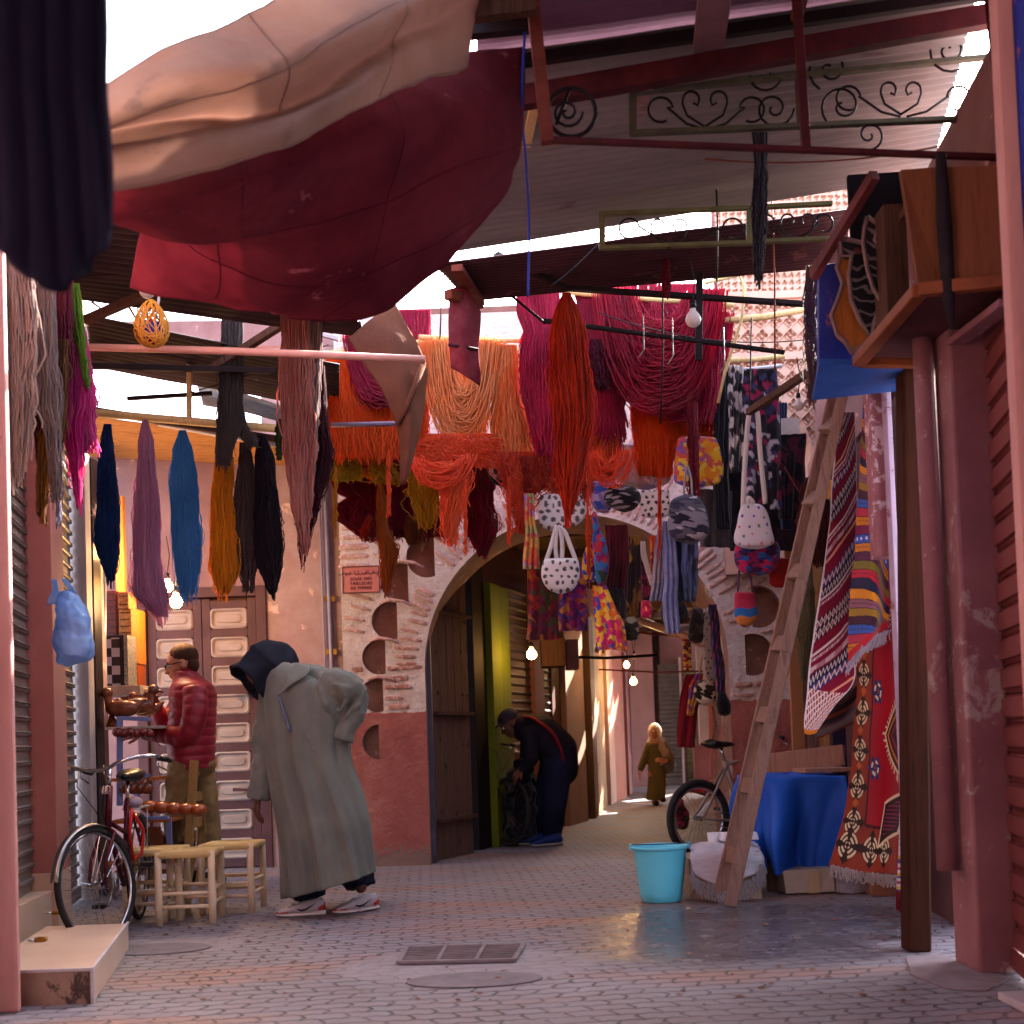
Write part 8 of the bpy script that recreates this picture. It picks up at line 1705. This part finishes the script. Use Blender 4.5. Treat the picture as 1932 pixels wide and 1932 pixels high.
# ---- man in the red quilted jacket, kneeling on the chair, side view to the left
def jacket_man():
    Y = 9.45; A = lambda x, y, d=0: at(x, y, Y+d); k = 1/sc(Y)
    r = thing('person', 'man in red quilted jacket and glasses kneeling on the wooden chair', 'person', A(375, 1650))
    m = MB(); hs = 1.2; P, Rm = head_mesh(m, A(343, 1253), hs, Vector((-1, -.15, -.22)), Vector((-.2, 0, 1)))
    chain(m, [A(350, 1268), A(356, 1292)], [.062, .075]); chain(m, [A(362, 1310), A(362, 1430)], [.14, .15])
    chain(m, [A(360, 1305, .16), A(312, 1358, .16), A(288, 1322, .08)], [.06, .05, .032]); chain(m, [A(368, 1310, -.16), A(352, 1388, -.2), A(274, 1383, -.1)], [.06, .05, .033])
    hand(m, A(286, 1322, .06), (-.45, -.2, .75), (.8, -.3, .3), 1.2, .8); hand(m, A(272, 1383, -.1), (-1, 0, -.12), (.1, -.5, .9), 1.3, .45)
    chain(m, [A(345, 1440, -.08), A(335, 1520, -.12), A(330, 1585, -.08)], [.09, .07, .05]); chain(m, [A(375, 1440, .1), A(392, 1560, .16), A(408, 1635, .2)], [.09, .07, .05])
    o = m.build('body', skin_lt, r, True); remesh(o, .008, 2)
    eyes(P, Rm, hs, r)
    m = MB(); m.ell(P(-.022, 0, .046), (.098*hs, .081*hs, .086*hs), 18, 14, Rm); m.ell(P(-.06, 0, -.015), (.05*hs, .068*hs, .06*hs), 14, 10, Rm); o = m.build('hair', hairm, r, True); remesh(o, .006, 2)
    m = MB()
    for sg in (-1, 1): m.tube([P(-.01, sg*.085, .004), P(.08, sg*.07, .008), P(.1, sg*.058, .006)], .0045, 5); m.tube([P(.1+.001, sg*.034+.024*math.cos(t), .0+.016*math.sin(t)) for t in np.linspace(0, 2*math.pi, 14)[:-1]], .004, 5, closed=True)
    m.tube([P(.104, -.012, .006), P(.104, .012, .006)], .004, 5); m.build('glasses', black_plastic, r, True)
    jm = M('red_jacket', '8c1226', '780c1e', .5, scale=6, bump=.35, bscale=16, bdist=.01, spec=.4); jm2 = jm
    def quilt(pts, rads, name, dy=0, n=26, per=.075, sy=1.0, tail=0):
        C = catmull([tuple(p)+(q,) for p, q in zip(pts, rads)], 90); P_ = [Vector(c[:3]) for c in C]; L = 0; m = MB(); prev = None; rs = []
        for i, p in enumerate(P_):
            if i: L += (p-P_[i-1]).length
            rs.append(C[i][3]*(.94+.075*abs(math.sin(math.pi*L/per))**.55))
        m.tube(P_, rs, n); return m
    # torso with ellipse sections
    rows = [(1268, 350, 20, .13), (1280, 356, 26, .15), (1292, 362, 36, .22), (1310, 364, 42, .25), (1340, 364, 42, .25), (1380, 362, 43, .24), (1410, 361, 43, .24), (1440, 364, 40, .23), (1450, 366, 38, .22)]
    C = catmull(rows, 120); m = MB(); secs = []
    for y, cx, hw, dp in C:
        q = .96+.045*abs(math.sin(math.pi*(y-1268)/17.5))**.5; secs.append((A(cx, y), hw*k*q, dp*q, 2.2, .02))
    m.sections(secs[::-1], 40); jk = m.build('jacket', jm, r, True)
    m = quilt([A(366, 1302, -.17), A(368, 1345, -.24), A(352, 1386, -.24), A(310, 1386, -.17), A(272, 1383, -.11)], [.10, .095, .085, .07, .055], 's'); m.build('sleeve', jm, jk, True)
    m = quilt([A(360, 1302, .17), A(338, 1335, .2), A(312, 1362, .17), A(296, 1340, .1), A(284, 1318, .06)], [.10, .09, .075, .06, .05], 's'); m.build('sleeve', jm, jk, True)
    m = MB(); m.lathe((0, 0, 0), [(.08, 0), (.095, .01), (.09, .05), (.08, .1), (.07, .1), (.078, .05)], 20); Rt = Matrix.Rotation(-.35, 3, 'Y'); bc_ = A(354, 1287); m.v = [tuple(bc_+Rt @ Vector(v)) for v in m.v]; m.build('collar', jm, jk, True)
    tan_tr = M('tan_trousers', '8a7048', '7a6240', .85, scale=6, bump=.6, bscale=14, bdist=.012)
    m = MB(); chain(m, [A(350, 1440, -.1), A(342, 1470, -.12), A(334, 1540, -.14), A(328, 1578, -.12)], [.125, .115, .095, .075]); chain(m, [A(372, 1440, .08), A(384, 1500, .1), A(394, 1570, .15), A(406, 1628, .2)], [.125, .11, .09, .075]); m.ell(A(362, 1444), (.19, .2, .1), 16, 10)
    o = m.build('trousers', tan_tr, r, True); remesh(o, .011, 5); md = o.modifiers.new('crease', 'DISPLACE'); md.texture = bpy.data.textures['crease']; md.strength = .035
    c = A(332, 1592, -.12); shoe(r, (c.x, c.y, CH_Z+.045), math.atan2(-.1, -1), 0, 1.15, '8a6c40', '6a4c30', '6c4434', False)
    c = gp(412, 1652); shoe(r, (c.x, 9.62, 0), math.atan2(.2, 1), 0, 1.1, '241c1c', '1a1414', '1a1414', False)
    m = MB(); m.bar(A(236, 1300, .0), A(306, 1306, .05), .16, .028, up=(0, 0, 1)); tag(m.build('small_board', pale_wood, bevel=.004), 'small flat wooden board held up in the hand of the man in the red jacket', 'board')
jacket_man()
# ---- bent man in dark clothes inside the arch
def bent_man():
    Y = 12.0; A = lambda x, y, d=0: at(x, y, Y+d)
    r = thing('person', 'bent man in dark clothes and grey cap inside the arch', 'person', gp(1030, 1593))
    m = MB(); P, Rm = head_mesh(m, A(962, 1365), 1.1, Vector((-.8, -.1, -.6)), Vector((-.5, 0, .8)))
    chain(m, [A(978, 1368), A(995, 1375), A(1040, 1395), A(1055, 1440)], [.06, .09, .16, .15]); chain(m, [A(1050, 1440, -.08), A(1045, 1520, -.08), gp(1040, 1590)+Vector((0, 0, .06))], [.1, .08, .06]); chain(m, [A(1050, 1440, .1), A(1022, 1520, .1), gp(1020, 1590)+Vector((0, .1, .06))], [.1, .08, .06])
    chain(m, [A(1000, 1385, -.16), A(1000, 1430, -.2), A(984, 1452, -.2)], [.06, .05, .035]); hand(m, A(984, 1452, -.2), (-.6, 0, -.7), (-.6, -.5, .4), 1.1, .7)
    chain(m, [A(1000, 1385, .16), A(992, 1440, .15), A(978, 1470, .1)], [.06, .05, .035]); hand(m, A(978, 1470, .1), (-.4, 0, -.9), (-.8, -.3, .1), 1.1, .7)
    o = m.build('body', skin_dk, r, True); remesh(o, .011, 2); eyes(P, Rm, 1.1, r)
    m = MB(); m.ell(P(-.02, 0, .055), (.115, .098, .085), 18, 12, Rm); m.ell(P(.09, 0, .05), (.06, .075, .012), 12, 8, Rm); o = m.build('cap', M('grey_cap', '2c2c38', '3c3a44', .85), r, True); remesh(o, .009, 2)
    dk = M('dark_jacket', '12121c', '1a1624', .8, scale=5, bump=.4, bscale=12, bdist=.01)
    m = MB(); chain(m, [A(994, 1374), A(1020, 1385), A(1052, 1415), A(1058, 1450)], [.15, .2, .2, .18]); chain(m, [A(998, 1385, -.18), A(1002, 1432, -.22), A(988, 1450, -.2)], [.085, .075, .055]); chain(m, [A(998, 1385, .18), A(993, 1440, .17), A(981, 1464, .12)], [.085, .075, .055])
    jk = m.build('jacket', dk, r, True); remesh(jk, .014, 5)
    o = cloth('red_vest', [pr([(985, 1352, Y-.14), (1004, 1352, Y), (1010, 1358, Y+.14)]), pr([(1008, 1358, Y-.2), (1030, 1362, Y), (1040, 1368, Y+.18)]), pr([(1040, 1382, Y-.22), (1056, 1386, Y), (1066, 1392, Y+.18)]), pr([(1060, 1420, Y-.22), (1072, 1424, Y), (1078, 1436, Y+.16)]), pr([(1062, 1446, Y-.2), (1074, 1448, Y), (1080, 1444, Y+.14)])], M('vest_red', '7c1020', '6a0c1a', .8, bump=.3), r, 24, 30, .01, 8, 1, .02)
    m = MB(); chain(m, [A(1052, 1446, -.08), A(1046, 1520, -.09), gp(1042, 1592)+Vector((0, 0, .1))], [.15, .12, .10]); chain(m, [A(1046, 1446, .1), A(1026, 1520, .1), gp(1022, 1592)+Vector((0, .12, .1))], [.15, .12, .1])
    o = m.build('trousers', M('navy_trousers', '10142a', '161c38', .85, bump=.4), r, True); remesh(o, .013, 4)
    c = gp(1035, 1596); shoe(r, c, math.atan2(-.3, -1), 0, 1.1, '1c2c60', '1c2c60', '8c8c88', False); shoe(r, c+Vector((-.12, .2, 0)), math.atan2(-.2, -1), 0, 1.1, '1c2c60', '1c2c60', '8c8c88', False)
bent_man()
pod('sack', 'large black sack the bent man leans over inside the arch', 'sack', [(1425, 980, 996), (1450, 964, 1002), (1500, 955, 1012), (1560, 950, 1010), (1590, 952, 1008)], 12.15, .3, solidc('0c0c12'), wob=.06)
# ---- walking woman in olive robe and pale headscarf
def woman():
    c = gp(1238, 1519); Y = c.y; A = lambda x, y, d=0: at(x, y, Y+d); k = 1/sc(Y)
    r = thing('person', 'woman in olive coat and pale headscarf walking down the alley', 'person', c)
    m = MB(); P, Rm = head_mesh(m, A(1235, 1383), 1.0, Vector((-.25, -1, -.05)), Vector((0, 0, 1))); chain(m, [A(1235, 1390), A(1236, 1402)], [.05, .06]); chain(m, [A(1238, 1408), A(1240, 1440), A(1238, 1462)], [.13, .12, .13])
    chain(m, [A(1225, 1407), A(1216, 1432), A(1208, 1453, -.04)], [.05, .04, .028]); hand(m, A(1207, 1454, -.05), (-.1, -.2, -1), (-1, 0, 0), 1.1, .5); chain(m, [A(1252, 1407), A(1262, 1432), A(1256, 1436, -.25)], [.05, .04, .03]); hand(m, A(1256, 1436, -.26), (-1, -.2, .2), (0, -1, 0), 1.0, .8)
    chain(m, [A(1234, 1465), A(1236, 1490), A(1236, 1512)], [.08, .06, .045]); chain(m, [A(1244, 1465), A(1248, 1488, -.05), A(1250, 1505, .12)], [.08, .06, .045])
    o = m.build('body', skin_lt, r, True); remesh(o, .01, 2); eyes(P, Rm, 1.0, r)
    ol = M('olive_coat', '6c6440', '5c5436', .85, scale=5, bump=.5, bscale=10, bdist=.012)
    m = MB(); C = catmull([(1400, 1236, 12, .10), (1406, 1238, 17, .13), (1425, 1240, 17, .14), (1450, 1239, 16, .14), (1475, 1240, 17, .16), (1495, 1238, 17, .17), (1509, 1236, 17, .18)], 50)
    m.sections([(A(cx, y), hw*k, dp, 2.1) for y, cx, hw, dp in C][::-1], 40, fold=lambda t, a: 1+.07*(1-t)*math.sin(6*a+1)+.04*(1-t)*math.sin(11*a))
    chain(m, [A(1226, 1408), A(1217, 1430), A(1209, 1450, -.04)], [.075, .062, .05]); chain(m, [A(1251, 1408), A(1264, 1430, -.05), A(1258, 1436, -.2)], [.075, .065, .05]); o = m.build('coat', ol, r, True); remesh(o, .013, 3)
    sc_m = M('pale_scarf', 'e0d4c4', 'd4c6b4', .85, bump=.4, bscale=14, tl=.55)
    m = MB(); m.ell(P(-.03, 0, .02), (.115, .105, .13), 20, 14, Rm); m.ell(A(1238, 1400, .02), (.14, .13, .09), 16, 10); m.ell(A(1245, 1412, -.08), (.09, .06, .10), 12, 8); m.ell(A(1254, 1420, -.1), (.07, .06, .08), 12, 8); o = m.build('headscarf', sc_m, r, True); remesh(o, .011, 4)
    m = MB(); m.ell(P(.055, 0, -.01), (.052, .052, .07), 14, 10, Rm); m.build('face', skin_lt, r, True)
    m = MB(); m.ell(A(1262, 1443, -.1), (.09, .08, .13), 16, 12); o = m.build('handbag', M('grey_bag', '6c6c6c', '4c4c50', .4), r, True)
    bm_ = M('black_boot', '16120f', '201a16', .5)
    for xx, yy, dd in ((1237, 1516, 0), (1250, 1508, .15)):
        m = MB(); q = A(xx, yy, dd); m.ell(q+Vector((0, -.05, 0)), (.045, .12, .045), 14, 8); m.tube([q+Vector((0, .02, 0)), q+Vector((0, .04, .2))], [.05, .06], 10); m.build('boot', bm_, r, True)
woman()
# ================================================================== the carved wood shop on the left
Ys = 9.9
lilac = M('lilac_steel', '7c88b8', '6c78a8', .45, bump=.1)
rk = thing('display_rack', 'pale lilac metal display rack holding the carved wood goods', 'rack', at(228, 1640, 9.0))
for a, b in (((226, 1352, 9.0), (226, 1520, 9.0)), ((228, 1355, 9.0), (283, 1357, 9.0)), ((228, 1463, 9.0), (283, 1463, 9.0)), ((258, 1463, 9.5), (258, 1520, 9.5)), ((262, 1622, 8.9), (322, 1624, 8.9)), ((262, 1545, 8.9), (318, 1543, 8.9)), ((318, 1543, 8.9), (321, 1624, 8.9))):
    m = MB(); m.bar(at(*a), at(*b), .04, .03); m.build('rack_bar', lilac, rk, bevel=.003)
for y, Y0 in ((1372, 9.0), (1470, 9.0), (1550, 8.9), (1628, 8.9)):
    m = MB(); p = at(200, y, Y0); q = at(300 if y < 1500 else 322, y, Y0); m.bx((p.x, Y0-.02, p.z-.02), (q.x, Y0+.45, p.z)); m.build('shelf', M('shelf_cream', 'b8a89c', 'a0907f', .7) if y < 1400 else orange_wood, rk)
walnut = M('walnut', '5c2c18', '7c3c1c', .25, scale=10, bump=.05, spec=.6); amber = M('amber_wood', '8c3c10', 'a85018', .25, scale=8, bump=.04, spec=.6)
def duck(x, y, Y0, s, label, mat=None, fl=1):
    r = thing('carved_duck', label, 'carved duck', at(x, y, Y0), 'carved wooden ducks on the rack'); c = at(x, y, Y0); m = MB()
    m.ell(c+Vector((0, 0, .05*s)), (.11*s, .06*s, .055*s), 18, 12); chain(m, [c+Vector((-.08*s*fl, 0, .07*s)), c+Vector((-.09*s*fl, 0, .13*s))], [.03*s, .026*s], 10); m.ell(c+Vector((-.095*s*fl, 0, .15*s)), .036*s, 12, 10); chain(m, [c+Vector((-.12*s*fl, 0, .145*s)), c+Vector((-.16*s*fl, 0, .135*s))], [.014*s, .008*s], 8); chain(m, [c+Vector((.09*s*fl, 0, .06*s)), c+Vector((.14*s*fl, 0, .1*s))], [.03*s, .008*s], 8)
    o = m.build('duck_body', mat or walnut, r, True); remesh(o, .006, 2); return r
duck(232, 1352, 9.05, 1.2, 'dark carved duck with raised head, left one on top of the rack'); duck(262, 1346, 9.1, 1.15, 'dark carved duck right of the first one on top of the rack', fl=-1); duck(275, 1350, 9.2, 1.0, 'dark carved duck nearest the man on top of the rack')
pod('carved_piece', 'reddish carved wooden piece left on the upper shelf', 'wood carving', [(1348, 208, 214), (1366, 200, 226), (1374, 200, 226)], 9.1, .08, solidc('8c3c20'), mat=walnut)
def bowlrow(x0, y, Y0, n, r_, label, mat):
    for i in range(n):
        c = at(x0+i*23, y+i*1.5, Y0); m = MB(); m.ell(c, (r_, r_, r_*.72), 20, 12); o = m.build('wooden_jar', mat, smooth=True); tag(o, label[i], 'wooden jar', 'polished wooden jars on the rack')
bowlrow(205+77, 1522, 8.7, 5, .062, ['polished amber wooden jar, leftmost of the row behind the saddle', 'polished amber wooden jar, second in the row behind the saddle', 'polished amber wooden jar, third in the row behind the saddle', 'polished amber wooden jar, fourth in the row behind the saddle', 'polished amber wooden jar, rightmost of the row behind the saddle'], amber)
for i in range(6):
    c = at(222+i*12, 1382+2*(i % 2), 8.98); m = MB(); m.ell(c, (.04, .04, .035), 14, 10); tag(m.build('wooden_ball', M('red_lacquer', '7c1810', '5c100c', .15, bump=0, spec=.7), smooth=True), ['small red lacquered bowl, first from the left on the middle shelf', 'small red lacquered bowl, second from the left on the middle shelf', 'small red lacquered bowl, third from the left on the middle shelf', 'small red lacquered bowl, fourth from the left on the middle shelf', 'small red lacquered bowl, fifth from the left on the middle shelf', 'small red lacquered bowl by the hand of the man in the red jacket'][i], 'bowl', 'red lacquered bowls on the shelf')
for i in range(4):
    c = at(238+i*13, 1482, 8.98); m = MB(); m.ell(c+Vector((0, 0, -.02)), (.05, .04, .045), 12, 8); m.tube([c, c+Vector((.03, 0, .06))], [.02, .008], 8); tag(m.build('carved_figure', walnut, smooth=True), ['small carved figure, first from the left on the second shelf', 'small carved figure, second from the left on the second shelf', 'small carved figure, third from the left on the second shelf', 'small carved figure, rightmost on the second shelf'][i], 'wood carving', 'small carved figures on the second shelf')
for i in range(5):  # thin wooden slats leaning on the shelf
    p = at(262+i*9, 1560, 8.9); q = at(272+i*9, 1616, 8.9); m = MB(); m.bar(p, q, .04, .02, up=(0, 1, 0)); tag(m.build('box_lid', walnut, bevel=.003), ['leaning walnut box lid, first from the left', 'leaning walnut box lid, second from the left', 'leaning walnut box lid, third from the left', 'leaning walnut box lid, fourth from the left', 'leaning walnut box lid, last before the round box'][i], 'box lid', 'walnut lids leaning on the low shelf')
m = MB(); c = at(302, 1612, 8.85); m.lathe(c, [(.075, -.02), (.085, .02), (.085, .07), (.07, .072), (.06, .03)], 24); tag(m.build('round_box', amber, smooth=True), 'open round amber wooden box on the lowest shelf', 'box')
# checkerboard and inlaid boxes
def checker():
    s = NT('checker'); v = s.coord('Object', (1, 1, 1)); ck = s.n('TexChecker'); s.l(v, ck.inputs[0]); ck.inputs['Scale'].default_value = 14.5; ck.inputs['Color1'].default_value = lin('140c10'); ck.inputs['Color2'].default_value = lin('8c7c7c')
    r = thing('game_board', 'upright black and grey checkered inlaid game board in the carved wood shop', 'game board', at(212, 1290, 9.4)); p, q = at(194, 1204, 9.4), at(230, 1293, 9.4)
    m = MB(); m.bx((p.x-.02, 9.4, q.z-.02), (q.x+.02, 9.47, p.z+.02)); m.build('board_frame', black_metal, r, bevel=.003); m = MB(); m.bx((p.x, 9.396, q.z), (q.x-.01, 9.399, p.z)); m.build('checkered_face', s.done(ck.outputs[0], .3), r)
    m = MB(); m.bx((q.x+.021, 9.4, q.z-.02), (q.x+.05, 9.62, p.z+.02)); m.build('inlaid_edge', M('inlay', '8c847c', '4c443c', .4, scale=60, bump=0), r)
checker()
m = MB(); p, q = at(176, 1296, 9.35), at(268, 1310, 9.35); m.bx((p.x, 9.3, q.z), (q.x, 9.75, p.z)); tag(m.build('shelf', M('shelf_cream', 'b8a89c'), bevel=.003), 'cream shelf board under the checkered game board', 'shelf')
inl = {}
def inbox(label, x0, x1, y0, y1, Y0, c, c2, lit=False):
    r = thing('inlaid_box', label, 'inlaid box', at((x0+x1)/2, y1, Y0), 'inlaid wooden boxes stacked in the shop'); p, q = at(x0, y0, Y0), at(x1, y1, Y0); mt = M('inlaid_'+c, c, c2, .4, scale=40, bump=.1)
    m = MB(); m.bx((p.x, Y0, q.z), (q.x, Y0+.2, p.z)); m.build('box_body', mt, r, bevel=.004)
    nn = max(2, int((p.z-q.z)/.05)); m = MB()
    for i in range(nn): z = q.z+(p.z-q.z)*(i+.5)/nn; m.bx((p.x+.008, Y0-.004, z-.003), (q.x-.008, Y0-.001, z+.003))
    m.build('inlay_lines', M('inlay_dark', '2c1408', None, .5, bump=0), r)
inbox('tall dark red inlaid box at the left of the shop shelves', 192, 220, 1115, 1200, 9.6, '5c1c14', '40120c')
inbox('small lattice patterned box at the top of the stack', 222, 243, 1117, 1148, 9.5, 'a87040', '6c4020'); inbox('large golden brown inlaid box below the lattice one', 224, 250, 1150, 1250, 9.55, '9c6a3c', '7c4c28')
inbox('narrow amber inlaid box right of the large golden one', 252, 262, 1150, 1252, 9.7, 'b87428', 'a05c18'); inbox('dark orange box below the golden boxes', 226, 262, 1254, 1330, 9.7, 'a0480c', '7c340c'); inbox('checkered yellow and brown box at the lower left', 200, 232, 1320, 1345, 9.6, '8c5c18', '3c1c0c')
m = MB(); p, q = at(214, 935, 9.9), at(235, 1120, 9.9); m.bx((p.x, 9.9, q.z), (q.x, 9.98, p.z)); tag(m.build('post', M('orange_plaster', 'd08848', 'c07838', .8), bevel=.01), 'orange glowing plaster post above the stacked inlaid boxes', 'post')
m = MB(); m.tube([at(196, 1075, 9.28), at(194, 1370, 9.28)], .022, 10); tag(m.build('glass_edge', M('grey_rail', '8c848c', '9c949c', .3, metal=.4), smooth=True), 'thin grey rail beside the checkered game board', 'rail')
c = at(316, 1107, 9.7); bulb(c, .045, 'bright lit bulb partly hidden by the pale pink yarn, upper of two', 16, .3, col='ffd080'); c2 = at(332, 1136, 9.6); bulb(c2, .05, 'bright lit bulb just below the sky blue yarn, lower of two', 16, .3, col='ffd488'); lamp(c2+Vector((0, -.08, -.02)), 3.5, .05, (1, .68, .36)); lamp(at(232, 1040, 9.55), 3, .05, (1, .55, .22))
m = MB(); m.tube([at(262, 1040, 9.9), at(262, 1120, 9.9)], .05, 10); 
wires = (((1250, 500), (1246, 800), 8.2), ((1650, 330), (1540, 700), 6.2), ((1418, 600), (1405, 900), 8.4), ((830, 480), (830, 640), 8.3), ((1350, 320), (1352, 530), 6.8), ((1455, 340), (1462, 700), 7.5))
for i, (a, b, Y) in enumerate(wires):
    m = MB(); m.tube([at(a[0], a[1], Y), at((a[0]+b[0])/2+3, (a[1]+b[1])/2, Y), at(b[0], b[1], Y)], .006, 5); tag(m.build('rope', rust_metal if i % 2 else black_metal, smooth=True), ['thin dark cord hanging through the crimson yarn', 'rusty cord slanting beside the painted brackets', 'thin dark cord over the floral scarves', 'rusty cord by the corner of the red awning', 'thin dark cord under the green edged grille', 'rusty cord right of the hanging black cloth'][i], 'cord')
m = MB(); P_ = catmull([at(990, 60, 4.9), at(984, 200, 4.95), at(992, 300, 5.3), at(998, 420, 5.6), at(996, 560, 5.6)], 30); m.tube([Vector(p) for p in P_], .006, 5); tag(m.build('rope', M('blue_rope', '2438a0', '1c2c80', .7), smooth=True), 'frayed blue cord hanging down beside the red awning', 'cord')

for i, (a, b, Y, sag, lb) in enumerate((((620, 700), (1060, 620), 9.5, 12, 'thin sagging wire behind the pale orange yarn'), ((1130, 590), (1530, 640), 8.7, 25, 'thin black wire sagging through the crimson hanks'), ((1040, 330), (1700, 300), 6.9, 30, 'electric cable sagging under the pale roof'), ((1330, 300), (1880, 250), 5.9, 26, 'black cable looped behind the green edged grille'), ((150, 520), (420, 470), 7.4, 14, 'thin wire across the bright gap at the left'), ((360, 740), (620, 650), 8.8, 6, 'taut orange wire left of the salmon corded yarn'), ((1480, 880), (1530, 960), 8.3, 4, 'pale wire slanting beside the black floral cloth'), ((1040, 540), (1180, 400), 7.2, 10, 'slack cable hanging from the peeling roof strut'))):
    m = MB(); P_ = [at(a[0]+(b[0]-a[0])*t, a[1]+(b[1]-a[1])*t+sag*4*t*(1-t), Y) for t in np.linspace(0, 1, 14)]; m.tube(P_, .0045, 5); tag(m.build('wire', black_metal if i % 3 else rust_metal, smooth=True), lb, 'wire')

def litter():
    V = []; Q = []; r_ = random.Random(21)
    for i in range(150):
        p = gp(r_.uniform(260, 1750), r_.uniform(1632, 1900)); s_ = r_.uniform(.006, .02); a = r_.uniform(0, 6.28); b = len(V)
        for k in range(5): t = a+k*1.257; V.append((p.x+s_*math.cos(t)*r_.uniform(.6, 1.5), p.y+s_*math.sin(t), .004+r_.uniform(0, .006)))
        V.append((p.x, p.y, .012)); Q += [(b+k, b+(k+1) % 5, b+5) for k in range(5)]
    o = np_mesh('litter', V, Q, M('litter', '5c3c30', '8c6c5c', .9, scale=30), None, False); tag(o, 'tiny scraps of leaves and thread scattered over the paving', 'litter', kind='stuff')
litter()
